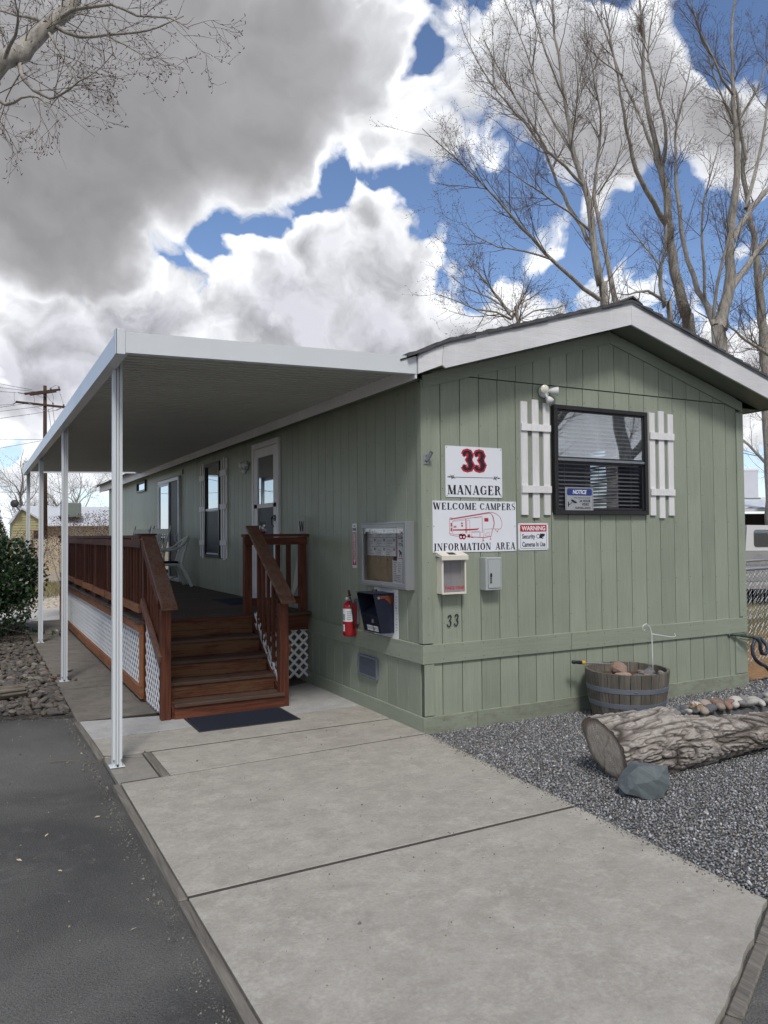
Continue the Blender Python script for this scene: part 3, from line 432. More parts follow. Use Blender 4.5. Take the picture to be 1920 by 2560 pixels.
G={
'M':(.95,[_st(.14,0,.14,1,TN),_st(.80,0,.80,1,TK),_st(.18,1,.47,.02,TK),_st(.47,.02,.80,1,TN),_se(.12,.01,wd=.11),_se(.80,.01,wd=.16),_se(.12,1,wd=.1),_se(.83,1,wd=.1)]),
'A':(.80,[_st(.12,0,.40,1,TN),_st(.66,0,.40,1,TK),_hb(.2,.58,.30),_se(.12,.01,wd=.11),_se(.66,.01,wd=.15)]),
'N':(.85,[_st(.14,0,.14,1,TN),_st(.70,0,.70,1,TN),_st(.17,1,.68,0,TK),_se(.14,.01,wd=.11),_se(.12,1,wd=.12),_se(.70,1,wd=.11)]),
'G':(.82,[_arc(.40,.5,.37,.5,40,320),_st(.67,.05,.67,.42,.13),_se(.65,.44,wd=.13),_st(.68,.72,.68,.98,TN)]),
'C':(.80,[_arc(.40,.5,.37,.5,42,318),_st(.68,.70,.68,.98,TN),_st(.68,.06,.68,.26,TN)]),
'O':(.84,[_arc(.42,.5,.39,.5,0,360,n=24)]),
'E':(.72,[_st(.20,0,.20,1,TK),_hb(.05,.62,.025),_hb(.05,.60,.975),_hb(.2,.45,.52),_st(.62,0,.62,.26,TN),_st(.60,.76,.60,1,TN),_st(.46,.42,.46,.62,TN)]),
'F':(.68,[_st(.20,0,.20,1,TK),_se(.20,.01),_hb(.05,.60,.975),_hb(.2,.45,.52),_st(.60,.76,.60,1,TN),_st(.46,.42,.46,.62,TN)]),
'L':(.68,[_st(.20,0,.20,1,TK),_hb(.05,.60,.025),_se(.20,1),_st(.60,0,.60,.28,TN)]),
'R':(.84,[_st(.20,0,.20,1,TK),_se(.20,.01),_hb(.05,.42,.975),_arc(.38,.75,.27,.25,-90,90),_hb(.2,.4,.52),_st(.46,.52,.66,.02,.15),_hb(.6,.80,.03)]),
'P':(.74,[_st(.20,0,.20,1,TK),_se(.20,.01),_hb(.05,.42,.975),_arc(.38,.73,.29,.27,-90,90),_hb(.2,.4,.48)]),
'I':(.42,[_st(.21,0,.21,1,TK),_se(.21,.01),_se(.21,1)]),
'T':(.74,[_st(.37,0,.37,1,TK),_se(.37,.01),_hb(.04,.70,.975),_st(.06,.74,.06,1,TN),_st(.68,.74,.68,1,TN)]),
'W':(1.1,[_st(.12,1,.36,0,TK),_st(.36,0,.54,1,TN),_st(.54,1,.78,0,TK),_st(.78,0,.97,1,TN),_se(.12,1,wd=.13),_se(.54,1,wd=.12),_se(.98,1,wd=.10)]),
'S':(.64,[_path(_S,_Sw)]),'3':(.62,[_path(_3,_3w)]),' ':(.45,[])}
def serif(mb,txt,S,u0,u1,v0,v1,w=0,gap=.06,fat=0,slant=0):
    tot=sum(G[c][0]+gap for c in txt)-gap; kx=(u1-u0)/tot; x=0
    for c in txt:
        wd,st=G[c]
        f=lambda p:(S(u0+(x+p[0]+slant*p[1])*kx,v0+p[1]*(v1-v0),w))
        for s in st:
            if s[0]=='q': mb.add([f(p) for p in s[1]],[(0,1,2,3)])
            else:
                n=len(s[1]); mb.add([f(p) for p in s[1]]+[f(p) for p in s[2]],[(i,i+1,n+i+1,n+i) for i in range(n-1)])
        x+=wd+gap
def quad(mb,S,u0,u1,v0,v1,w=0): mb.add([S(u0,v0,w),S(u1,v0,w),S(u1,v1,w),S(u0,v1,w)],[(0,1,2,3)])
def line(mb,S,pts,wd,w=0,close=False):
    if close: pts=pts+[pts[0]]
    o=[];i=[]
    for k,p in enumerate(pts):
        a=pts[max(k-1,0)];b=pts[min(k+1,len(pts)-1)];dx,dy=b[0]-a[0],b[1]-a[1];l=math.hypot(dx,dy) or 1
        nx,ny=-dy/l*wd/2,dx/l*wd/2;o.append(S(p[0]+nx,p[1]+ny,w));i.append(S(p[0]-nx,p[1]-ny,w))
    n=len(o); mb.add(o+i,[(k,k+1,n+k+1,n+k) for k in range(n-1)])
def ell(cu,cv,ru,rv,n=14,a0=0,a1=360): return [(cu+ru*math.cos(math.radians(a0+(a1-a0)*k/n)),cv+rv*math.sin(math.radians(a0+(a1-a0)*k/n))) for k in range(n+(a1-a0!=360))]
def fill(mb,S,pts,w=0): mb.add([S(p[0],p[1],w) for p in pts],[tuple(range(len(pts)))])
def plate(mb,S,u0,u1,v0,v1,t,r=0.006):
    pts=[(u0+r,v0),(u1-r,v0),(u1,v0+r),(u1,v1-r),(u1-r,v1),(u0+r,v1),(u0,v1-r),(u0,v0+r)]
    mb.prism(pts,S,0,t)
# ------------------------------------------------------------------ GROUND
def proj(x,y,z=0):
    d=Vector((x,y,z))-Vector(CAM); zz=d.dot(fw)
    if zz<.1: return (-9,-9)
    return (.5+d.dot(r1)/zz*.75326*4/3, .5-d.dot(u1)/zz*.75326)
def inview(x,y,z=0,m=.25):
    a,b=proj(x,y,z); return -m<a<1+m and -m<b<1+m
g=MB(); g.add([(-600,-600,-.09),(600,-600,-.09),(600,900,-.09),(-600,900,-.09)],[(0,1,2,3)])
single('ground',g,m_ground,None,None,(0,0,-.09),kind='structure')
def poly(name,pts,z,mat,th=.0):
    m=MB()
    if th: m.prism(pts,lambda u,v,w:(u,v,w),z-th,z)
    else: m.add([(p[0],p[1],z) for p in pts],[tuple(range(len(pts)))])
    return single(name,m,mat,None,None,(pts[0][0],pts[0][1],z),kind='structure')
poly('road',[(-40,-40),(40,-40),(40,2.1),(30,2.0),(9,-1.1),(2.2,-2.95),(-.17,-3.30),(-2.60,-4.40),(-2.61,-4.40),(-2.61,2.30),(-3.4,2.62),(-5.2,2.9),(-40,3.5)],-.035,m_asph)
poly('gravel_bed',[(-.10,-3.40),(2.2,-2.85),(9,-1.05),(9,1.2),(4.4,1.2),(4.4,.1),(-.3,.1)],-.024,m_gbase)
poly('rock_bed_soil',[(-2.64,2.3),(-2.64,11.6),(-9,11.6),(-9,3.0),(-5.2,2.85),(-3.4,2.57)],-.03,m_rbase)
poly('dirt_patch',[(4.35,.06),(9,1.1),(9,3.2),(4.35,2.2)],-.016,m_chips)
poly('side_yard',[(4.35,.9),(30,6.3),(24,9.5),(4.35,3.2)],-.030,m_yard)
poly('side_road',[(6,1.4+1.0),(14,6.1),(40,22),(40,26),(11.8,8.2),(5.5,4.0)],-.020,m_conf)
# concrete slabs
sub=MB(); sub.box(-2.62,-.02,-3.3,11.75,-.08,-.042)
walk=single('pavement',sub,m_rbase,None,None,(-2.6,0,-.05),kind='structure')
def slab(pts,mat,z=0.0,label=None):
    m=MB(); cx=sum(p[0] for p in pts)/len(pts); cy=sum(p[1] for p in pts)/len(pts)
    ins=[(p[0]+(cx-p[0])*.006/max(.3,abs(cx-p[0])),p[1]+(cy-p[1])*.006/max(.3,abs(cy-p[1]))) for p in pts]
    n=len(pts); vs=[(p[0],p[1],-.09) for p in pts]+[(p[0],p[1],z-.003) for p in pts]+[(p[0],p[1],z) for p in ins]
    m.add(vs,[tuple(range(2*n,3*n))]+[(i,(i+1)%n,n+(i+1)%n,n+i) for i in range(n)]+[(n+i,n+(i+1)%n,2*n+(i+1)%n,2*n+i) for i in range(n)])
    return part('concrete_slab',m,mat,walk,label=label)
rx=lambda y:-.0-.05*(-y) if y<0 else 0.0
# broken-edge front: jitter along the chipped lip
fe=[]; 
for k in range(34):
    t=k/33; x=-.17+(-2.585+.17)*t; y=-3.443+(-4.58+3.443)*t; fe.append((x+RN.uniform(-.008,.008),y+RN.uniform(-.010,.010)-(.05*math.sin(PI*t))))
slab([(-.103,-2.064)]+fe+[(-2.585,-2.108)],m_con,label='near concrete slab with chipped front lip')
slab([(-.004,-.056),(-.100,-2.038),(-2.583,-2.082),(-2.583,-.146)],m_con)
slab([(-.006,.0),(-.006,.575),(-2.235,.565),(-2.235,-.125),(-.006,-.034)],m_con)
slab([(-.012,.600),(-.012,1.24),(-2.600,1.20),(-2.590,.590)],m_conw if False else m_con)
slab([(-.012,1.246),(-.012,2.66),(-1.9,1.81),(-2.625,1.95),(-2.602,1.206)],m_conw,label='paler new concrete beside the steps')
slab([(-2.31,-.13),(-2.31,.552),(-2.600,.560),(-2.597,-.14)],m_conp,-.006,'grey cement patch under the awning post')
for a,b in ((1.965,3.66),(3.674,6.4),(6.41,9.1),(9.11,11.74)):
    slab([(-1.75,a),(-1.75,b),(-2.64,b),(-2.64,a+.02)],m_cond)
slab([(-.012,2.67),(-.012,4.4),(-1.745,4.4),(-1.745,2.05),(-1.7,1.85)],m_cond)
fl=MB()
for a,b in(((-2.583,-2.097),(-.10,-2.052)),((-2.583,-.136),(-.01,-.046)),((-2.30,.577),(-.012,.587)),((-2.60,1.203),(-.012,1.243)),((-2.64,1.96),(-1.75,1.955)),((-2.64,3.668),(-1.75,3.667)),((-2.64,6.405),(-1.75,6.405))): fl.beam((a[0],a[1],-.0135),(b[0],b[1],-.0135),.030,.022)
part('joint_filler',fl,m_fill,walk)
far=poly('far_walk',[(-9,11.76),(-9,14.62),(-.02,14.62),(-.02,11.76)],0.0,m_conf,.05)
# timber edging
edge=thing('timber_edging','weathered grey timber edging strip between asphalt and concrete drive','edging',(-2.62,-1,0))
y=-5.0; ends=[-5.0,-3.62,-2.12,-.15]
for a,b in zip(ends[:-1],ends[1:]):
    m=MB(); m.beam((-2.618+RN.uniform(-.005,.005),a+.01,-.022),(-2.618+RN.uniform(-.005,.005),b-.008,-.022),.046,.05,b=.006); part('timber',m,m_timber,edge)
m=MB(); m.beam((-2.618,.57,-.022),(-2.648,1.97,-.022),.048,.05,b=.006); part('timber',m,m_timber,edge)
fy=lambda t:(-.17-2.43*t,-3.443-1.137*t-.05*math.sin(PI*t)-.047)
for t0,t1 in((-.04,.14),(.145,.36),(.365,.62),(.625,.99)):
    m=MB(); a_,b_=fy(t0),fy(t1); m.beam((a_[0],a_[1],-.043),(b_[0],b_[1],-.043),.060,.05,b=.008); part('timber',m,m_timber,edge)
m=MB(); m.beam((-2.272,-.13,-.022),(-2.272,.56,-.022),.058,.05,b=.004); part('timber',m,m_timber,edge)
# packed grit in the joints
# ---- stones
import bmesh
def stone_mesh(seed,mat,sub=2,flat=.6,rough=.22,smooth=True):
    bm=bmesh.new(); bmesh.ops.create_icosphere(bm,subdivisions=sub,radius=.5); r=np.random.RandomState(seed)
    A=r.normal(size=(5,3)); ph=r.uniform(0,6,5); sx,sy=r.uniform(.8,1.25),r.uniform(.65,1.0)
    for v in bm.verts:
        p=np.array(v.co); k=1+rough*sum(math.sin(float(A[i]@p)*3.2+ph[i]) for i in range(5))/2.5
        v.co=Vector((p[0]*k*sx,p[1]*k*sy,p[2]*k*flat))
    me=bpy.data.meshes.new('stone'); bm.to_mesh(me); bm.free(); me.materials.append(mat)
    if smooth: me.polygons.foreach_set('use_smooth',[True]*len(me.polygons))
    return me
bed=single('rock_bed',MB().add([(-2.7,3,-.032),(-3,3,-.032),(-3,4,-.032)],[(0,1,2)]),m_rbase,None,None,(-2.7,3,-.032),kind='structure')
SM=[stone_mesh(i,m_stone,2,.55,.34) for i in range(6)]
cand=[]
yy=2.36
while yy<11.4:
    xx=-2.69
    while xx>-4.6:
        x=xx+RN.uniform(-.03,.03); y=yy+RN.uniform(-.03,.03)
        lim=2.42+(-x-2.66)*.42
        if y>lim and not(y>8.6 and x<-3.4 and RN.rand()<.6): cand.append((x,y,RN.uniform(.045,.115)*(1.15 if RN.rand()<.2 else 1),0))
        xx-=.062
    yy+=.058
for k in range(220): cand.append((RN.uniform(-3.6,-2.7),RN.uniform(2.5,9),RN.uniform(.05,.10),1))
cand.append((-2.43,4.9,.10,1)); cand.append((-2.50,4.25,.07,1)); cand.append((-2.66,4.35,.11,1)); cand.append((-2.42,4.18,.055,1)); cand.append((-2.58,4.6,.06,1))
def dist(c): return (c[0]-CAM[0])**2+(c[1]-CAM[1])**2
vis=sorted([c for c in cand if inview(c[0],c[1],0,.01)],key=lambda c:dist(c)/(c[2]**2))
near=set(id(c) for c in vis[:290])
def addmesh(acc,me,loc,rot,s):
    k=len(acc.v); Mx=Matrix.LocRotScale(Vector(loc),rot,Vector(s)); acc.v.extend([tuple(Mx@v.co) for v in me.vertices]); acc.f.extend([tuple(i+k for i in p.vertices) for p in me.polygons])
SL=[stone_mesh(20+i,m_stone,1) for i in range(4)]
from mathutils import Euler
accs=MB()
for c in cand:
    e=Euler((RN.uniform(-.35,.35),RN.uniform(-.35,.35),RN.uniform(0,6.28))); z=-.03+c[2]*.22+(.035 if c[3] else 0)
    if c[0]>-2.62: z=c[2]*.25
    s=(c[2]*RN.uniform(.9,1.4),c[2]*RN.uniform(.75,1.1),c[2]*RN.uniform(.7,1.1))
    if id(c) in near:
        o=bpy.data.objects.new('river_stone',SM[RN.randint(6)]); C.objects.link(o); o.parent=bed; o.location=(c[0]+2.7,c[1]-3,z+.032); o.rotation_euler=e; o.scale=s
    else: addmesh(accs,SL[RN.randint(4)],(c[0],c[1],z),e,s)
acc2=MB()
for k in range(2600):
    x=RN.uniform(-8,-.2); y=14.66+RN.uniform(0,4.5)
    if inview(x,y,0,.2): s=RN.uniform(.07,.17); addmesh(acc2,SL[RN.randint(4)],(x,y,-.06),Euler((RN.uniform(-.3,.3),RN.uniform(-.3,.3),RN.uniform(0,6))),(s*1.3,s,s))
single('river_stones',accs,m_stone,'more river stones filling the rock bed by the hedge','stones',(-3,5,0),kind='stuff',smooth=True)
m_stonef=stonemat('far pale stone',[(0,(.40,.36,.31)),(1,(.50,.45,.39))])
single('far_stones',acc2,m_stonef,'strip of pale stones beyond the far walk','stones',(-3,16,0),kind='stuff',smooth=True)
# crushed gravel: tinted octahedra
def in_gravel(x,y):
    if y>-.03 and x<4.3: return False
    if y>1.1: return False
    xe=-.05*(-y)+.01 if y<0 else 4.35
    if x<xe: return False
    yl=-3.42+.26*(x+.17) if x<2.2 else -2.80+.27*(x-2.2)
    return y>yl and y<.1+max(0,(x-4.3))*.2
pts=[];sz=.0160
ys=np.arange(-3.6,1.1,sz*1.02)
for y in ys:
    for x in np.arange(-.2,6.3,sz*1.02):
        d=math.hypot(x-CAM[0],y-CAM[1])
        if d>7.6 and RN.rand()>(7.6/d)**3: continue
        a=x+RN.uniform(-.008,.008); b=y+RN.uniform(-.008,.008)
        if in_gravel(a,b) and inview(a,b,0,.10): pts.append((a,b,d))
P=np.array(pts); n=len(P); 
S_=RN.uniform(.005,.0108,(n,1))*np.where(P[:,2:3]>7.6,P[:,2:3]/7.6,1); S_*=np.where(RN.rand(n,1)<.04,1.6,1)
base=np.array([(1,0,0),(-1,0,0),(0,1,0),(0,-1,0),(0,0,1),(0,0,-1)],float)
V=base[None]*RN.uniform(.6,1.25,(n,6,1)); V[:,:,:]+=RN.uniform(-.25,.25,(n,6,3)); V*=S_[:,:,None]; V[:,:,2]*=.85
ang=RN.uniform(0,6.28,n); ca,sa=np.cos(ang)[:,None],np.sin(ang)[:,None]
X=V[:,:,0]*ca-V[:,:,1]*sa; Y=V[:,:,0]*sa+V[:,:,1]*ca
tl=RN.normal(0,.5,n)[:,None]; Z_=V[:,:,2]*np.cos(tl)+Y*np.sin(tl); Y=Y*np.cos(tl)-V[:,:,2]*np.sin(tl)
W_=np.stack([X+P[:,0:1],Y+P[:,1:2],Z_-.018+RN.uniform(0,.010,(n,1))],-1).reshape(-1,3)
F=np.array([(0,2,4),(2,1,4),(1,3,4),(3,0,4),(2,0,5),(1,2,5),(3,1,5),(0,3,5)]); FF=(F[None]+6*np.arange(n)[:,None,None]).reshape(-1,3)
def npmesh(name,V,F,mat,smooth=False):
    me=bpy.data.meshes.new(name); me.vertices.add(len(V)); me.vertices.foreach_set('co',np.ascontiguousarray(V,dtype=np.float32).ravel()); k=F.shape[1]
    me.loops.add(F.size); me.loops.foreach_set('vertex_index',np.ascontiguousarray(F,dtype=np.int32).ravel()); me.polygons.add(len(F))
    me.polygons.foreach_set('loop_start',np.arange(0,F.size,k,dtype=np.int32)); me.polygons.foreach_set('loop_total',np.full(len(F),k,np.int32))
    if mat: me.materials.append(mat)
    if smooth: me.polygons.foreach_set('use_smooth',np.ones(len(F),bool))
    me.update(calc_edges=True); me.validate(); return me
me=npmesh('gravel',W_,FF,m_gravel); ca_=me.color_attributes.new('tint','FLOAT_COLOR','POINT')
t=RN.gamma(4.5,.046,n)+.03; t=np.where(RN.rand(n)<.016,RN.uniform(.4,.6,n),t); col=np.stack([t*1.0,t*1.02,t*1.07,np.ones(n)],-1); wm=RN.rand(n)<.12; col[wm,2]*=.72; col[wm,1]*=.88
ca_.data.foreach_set('color',np.repeat(col,6,0).astype(np.float32).ravel())
og=bpy.data.objects.new('gravel',me); C.objects.link(og); og['kind']='stuff'; og['label']='crushed grey gravel beside the drive and under the log'
# loose grit on the asphalt, thickest along the timber edging and the rock bed
gp=[]
for k in range(3000):
    if k<1500: y=RN.uniform(-4.4,2.3); x=-2.668-abs(RN.normal(0,.045))
    elif k<2300: x=RN.uniform(-4,-2.7); y=2.35+.42*(-x-2.66)-abs(RN.normal(0,.10))
    else: x=RN.uniform(-4.6,-2.7); y=RN.uniform(-4.6,2.3)
    if inview(x,y,0,.08): gp.append((x,y,-.034))
for k in range(900):
    y=RN.uniform(-3.4,-.1); gp.append((.05*y-abs(RN.normal(0,.035)),y,.001))
for k in range(260): gp.append((RN.uniform(-2.5,-.2),RN.uniform(-3.3,1.2),.001))
gp=np.array(gp); n=len(gp); S_=RN.gamma(2.5,.0011,(n,1))+.0010; V=base[None]*RN.uniform(.6,1.3,(n,6,1))*S_[:,:,None]; W2=(V+gp[:,None,:]+np.array([0,0,.001])).reshape(-1,3)
FF=(F[None]+6*np.arange(n)[:,None,None]).reshape(-1,3); me=npmesh('grit',W2,FF,m_gravel); ca_=me.color_attributes.new('tint','FLOAT_COLOR','POINT'); t=RN.gamma(3,.035,n)+.04; ca_.data.foreach_set('color',np.repeat(np.stack([t*1.05,t,t*.92,np.ones(n)],-1),6,0).astype(np.float32).ravel())
og=bpy.data.objects.new('loose_grit',me); C.objects.link(og); og['kind']='stuff'; og['label']='loose grit along the edges of the asphalt and concrete'
# dry grass tufts beyond
def blades(n,fn,h,mat,name,label,w=.004):
    V=[];F_=[]
    for i in range(n):
        x,y=fn(); 
        if not inview(x,y,0,.1): continue
        a=RN.uniform(0,6.28); hh=h*RN.uniform(.4,1.2); k=len(V); dx,dy=math.cos(a)*w,math.sin(a)*w; lx,ly=RN.uniform(-.5,.5,2)*hh
        V+=[(x-dx,y-dy,-.03),(x+dx,y+dy,-.03),(x+lx,y+ly,hh)]; F_.append((k,k+1,k+2))
    if V:
        o=bpy.data.objects.new(name,npmesh(name,np.array(V),np.array(F_),mat)); C.objects.link(o); o['kind']='stuff'; o['label']=label
def yard():
    x=RN.uniform(4.4,16); y=(x-4.4)*.35+RN.uniform(1.0,4.2); return x,y
blades(40000,yard,.07,m_grass,'dry_grass','short dry grass in the side yard behind the chain link fence')
blades(9000,lambda:(RN.uniform(-6,1),RN.uniform(18.5,26)),.16,m_grass,'tall_dry_grass','tall dry grass beyond the far walk',.008)
# leaves and twigs on the asphalt and slabs
V=MB()
for k in range(55):
    x=RN.uniform(-4.3,-2.7); y=RN.uniform(-4.2,2.2); s=RN.uniform(.004,.014)*(1.4 if RN.rand()<.15 else 1); a=RN.uniform(0,6.28); c,sn=math.cos(a)*s,math.sin(a)*s
    V.add([(x-c*1.6,y-sn*1.6,-.031),(x+sn*.6,y-c*.6,-.026),(x+c*1.6,y+sn*1.6,-.028),(x-sn*.6,y+c*.6,-.030)],[(0,1,2,3)])
for k in range(40):
    x=RN.uniform(-2.4,-.3); y=RN.uniform(-3.2,1.3); s=RN.uniform(.003,.007); a=RN.uniform(0,6.28); c,sn=math.cos(a)*s,math.sin(a)*s
    V.add([(x-c*1.6,y-sn*1.6,.002),(x+sn*.6,y-c*.6,.005),(x+c*1.6,y+sn*1.6,.003),(x-sn*.6,y+c*.6,.002)],[(0,1,2,3)])
single('leaf_litter',V,m_deadleaf,'small dead leaf scraps scattered on the asphalt and slabs','leaf litter',(-3.4,0,-.03),kind='stuff')
tw=MB()
def twig(x,y,a,L,z=-.03,r=.003):
    p=[(x,y,z+r)]; 
    for i in range(4): a+=RN.uniform(-.35,.35); p.append((p[-1][0]+math.cos(a)*L/4,p[-1][1]+math.sin(a)*L/4,z+r+RN.uniform(0,.006)))
    tw.tube(p,[r,r*.9,r*.8,r*.6,r*.3],5)
for x,y,a,L in ((-2.98,.75,0.1,.22),(-2.75,.55,.2,.4),(-2.6,.62,-.2,.35),(-2.7,1.05,.6,.2),(-2.75,2.55,-.4,.25),(-2.9,2.5,.2,.3),(-3.25,2.55,.1,.35),(-2.75,2.72,-.8,.22),(-2.95,2.62,.5,.2),(-2.7,2.45,-.3,.2)): twig(x,y,a,L,-.03 if x<-2.62 else 0)
for k in range(22): twig(RN.uniform(-3.2,-2.7),RN.uniform(2.35,2.75),RN.uniform(0,6),RN.uniform(.08,.2),-.02,.0022)
for x,y,a,L in ((.3,-.55,.3,.2),(1.0,-1.2,-1,.12),(.15,-1.95,-.7,.16),(2.35,-.75,2,.2),(2.6,-.5,.4,.18)): twig(x,y,a,L,0,.0025)
single('fallen_twigs',tw,m_oldlog,'thin fallen twigs on the asphalt and along the rock bed','twigs',(-2.9,1,0),kind='stuff')

# ------------------------------------------------------------------ TREES
def up3(A): return A/np.maximum(np.linalg.norm(A,axis=-1,keepdims=True),1e-9)
def grow(P0,D0,L,R0,K,rs,wob=.25,up=.25,taper=.35):
    N_=len(P0); P=np.zeros((N_,K,3)); P[:,0]=P0; d=up3(D0)
    for k in range(1,K):
        d=up3(d+rs.normal(0,wob/ K*2,(N_,3))+np.array([0,0,up/K])); P[:,k]=P[:,k-1]+d*(L/(K-1))[:,None]
    R=R0[:,None]*np.linspace(1,taper,K)[None]; return P,R
def spawn(P,R,per,rs,t0=.15,ang=(.5,.9),t1=1.0):
    """per: array of child counts per branch"""
    idx=np.repeat(np.arange(len(P)),per); n=len(idx); K=P.shape[1]; t=rs.uniform(t0,t1,n)*(K-1); i=np.minimum(t.astype(int),K-2); f=(t-i)[:,None]
    A=P[idx,i];B=P[idx,i+1]; pos=A*(1-f)+B*f; tan=up3(B-A); rr=R[idx,i]*(1-f[:,0])+R[idx,i+1]*f[:,0]
    q=up3(np.cross(tan,rs.normal(size=(n,3)))); a=rs.uniform(ang[0],ang[1],n)[:,None]; return pos,tan*np.cos(a)+q*np.sin(a),rr,t/(K-1),idx
def tubes(P,R,n=3):
    N_,K,_=P.shape; T_=np.empty_like(P); T_[:,1:-1]=P[:,2:]-P[:,:-2]; T_[:,0]=P[:,1]-P[:,0]; T_[:,-1]=P[:,-1]-P[:,-2]; T_=up3(T_)
    ref=np.array([.31,.17,.94]); alt=np.array([.94,.2,.1]); A=np.cross(T_,ref); bad=np.linalg.norm(A,axis=-1)<.15; A[bad]=np.cross(T_[bad],alt); A=up3(A); B=np.cross(T_,A)
    th=np.arange(n)*2*PI/n; V=P[:,:,None]+R[:,:,None,None]*(A[:,:,None]*np.cos(th)[:,None]+B[:,:,None]*np.sin(th)[:,None]); V=V.reshape(-1,3)
    k=np.arange(n); q=np.stack([k,(k+1)%n,n+(k+1)%n,n+k],-1); F=(q[None,None]+(np.arange(K-1)*n)[None,:,None,None]+(np.arange(N_)*K*n)[:,None,None,None]).reshape(-1,4); return V,F
def join(L):
    V=[];F=[];k=0
    for v,f in L: V.append(v);F.append(f+k);k+=len(v)
    return np.concatenate(V),np.concatenate(F)
def npobj(name,VF,mat,parent,smooth=False,kind=None):
    o=ORG[parent.name]; V=VF[0]-np.array(o)[None]; ob=bpy.data.objects.new(name,npmesh(name,V,VF[1],mat,smooth)); C.objects.link(ob); ob.parent=parent; ORG[ob.name]=o
    if kind: ob['kind']=kind
    return ob
def resample(pl,step):
    p=np.array(pl,float); 
    # Catmull-Rom smooth
    out=[]
    for i in range(len(p)-1):
        a,b,c,d=p[max(i-1,0)],p[i],p[i+1],p[min(i+2,len(p)-1)]; L=np.linalg.norm((c-b)[:3]); m=max(2,int(L/step))
        for k in range(m):
            t=k/m; out.append(.5*((2*b)+(c-a)*t+(2*a-5*b+4*c-d)*t*t+(-a+3*b-3*c+d)*t**3))
    out.append(p[-1]); return np.array(out)
def build_tree(name,label,limbs,seed,dens=3.2,l1=(.9,2.4),l2=(.35,.95),l3=(.12,.34),tw=1.7,group=None,skip=.20,per3=5.5,up=.5,budr=.011,l2n=6.2,zmin=0,wide=(.45,.85)):
    rs=np.random.RandomState(seed); b=limbs[0][0]; root=thing(name,label,'tree',(b[0],b[1],0),group)
    trunk=[];L1=[];P1=[];D1=[];R1=[];Ln=[]
    for j,pl in enumerate(limbs):
        q=resample(pl,.35); q[:,3]=np.maximum(q[:,3],.004); nn=len(q)
        if nn>3: q[1:-1,:3]+=rs.normal(0,1,(nn-2,3))*np.minimum(q[1:-1,3:4]*.35,.018)
        V,F=tubes(q[None,:,:3],q[None,:,3],9 if q[0,3]>.05 else 6); trunk.append((V,F))
        cum=np.concatenate([[0],np.cumsum(np.linalg.norm(np.diff(q[:,:3],axis=0),axis=1))]); tot=cum[-1]
        n1=int(tot*(1-skip)*dens); 
        if n1<1: continue
        s=rs.uniform(skip if j else max(skip,.28),1,n1)*tot; i=np.clip(np.searchsorted(cum,s)-1,0,nn-2); f=((s-cum[i])/np.maximum(cum[i+1]-cum[i],1e-6))[:,None]
        pos=q[i,:3]*(1-f)+q[i+1,:3]*f; tan=up3(q[i+1,:3]-q[i,:3]); a=rs.uniform(*wide,n1)[:,None]; pr=up3(np.cross(tan,rs.normal(size=(n1,3)))); rad=q[i,3]
        P1.append(pos);D1.append(tan*np.cos(a)+pr*np.sin(a));R1.append(np.clip(rad*.30,.0035,.0085)*tw*rs.uniform(.7,1.1,n1)); Ln.append(rs.uniform(*l1,n1)*(1.05-.55*s/tot))
    P1=np.concatenate(P1);D1=np.concatenate(D1);R1=np.concatenate(R1);Ln=np.concatenate(Ln)
    ok=P1[:,2]>zmin; P1,D1,R1,Ln=P1[ok],D1[ok],R1[ok],Ln[ok]
    A,RA=grow(P1,D1,Ln,R1,7,rs,.35,up); 
    p,d,r,t,ix=spawn(A,RA,rs.poisson(l2n*Ln/1.3,len(A)),rs,.15); B,RB=grow(p,d,rs.uniform(*l2,len(p))*(1.1-.5*t),np.clip(r*.6,.0022*tw,.006*tw),5,rs,.5,up*.8)
    p,d,r,t,ix=spawn(B,RB,rs.poisson(per3,len(B)),rs,.2,(.5,1.0)); Cc,RC=grow(p,d,rs.uniform(*l3,len(p)),np.clip(r*.6,.0016*tw,.003*tw),3,rs,.5,up*.5,.6)
    cr=join([tubes(A,RA,4),tubes(B,RB),tubes(Cc,RC)])
    # buds at the ends and along the finest twigs
    tips=np.concatenate([Cc[:,-1],B[:,-1]]+([Cc[:,1]] if budr>.02 else [])); td=np.concatenate([Cc[:,-1]-Cc[:,-2],B[:,-1]-B[:,-2]]+([Cc[:,1]-Cc[:,0]] if budr>.02 else [])); td=up3(td+rs.normal(0,.25,td.shape))
    L_=budr*rs.uniform(2.4,4.2,len(tips)); bp=np.stack([tips-td*.3*budr,tips+td*(L_*.4)[:,None],tips+td*L_[:,None]],1); br=np.stack([np.full(len(tips),budr*.25),np.full(len(tips),budr*.62),np.full(len(tips),budr*.08)],1)
    npobj('trunk',join(trunk),m_trunk,root,True); npobj('crown',cr,m_twig,root); npobj('buds',tubes(bp,br),m_bud,root,kind='stuff'); return root
build_tree('poplar_tree','tall bare poplar with a long limb leaning left above the roof ridge',TREES['one'],1,dens=3.6,wide=(.35,.75))
build_tree('poplar_tree','low bare tree showing only its top over the left roof slope',TREES['low'],2,dens=4.5,l1=(.6,1.5),skip=.05,zmin=3.0,wide=(.5,1.0))
build_tree('poplar_tree','tall bare poplar with forked trunk rising right of the roof peak',TREES['two'],3,dens=3.2,l1=(.8,2.0),skip=.32,wide=(.4,.8))
build_tree('poplar_tree','small crooked bare tree between the two tall poplars',TREES['small'],4,dens=4,l1=(.7,1.6),zmin=3.5)
build_tree('poplar_tree','thickest bare poplar splitting into several limbs over the right eave',TREES['three'],5,dens=3.0,l1=(.8,2.0),skip=.34,wide=(.4,.85))
build_tree('poplar_tree','bare poplar at the right border with low branches reaching left',TREES['four'],6,dens=3.8,zmin=3)
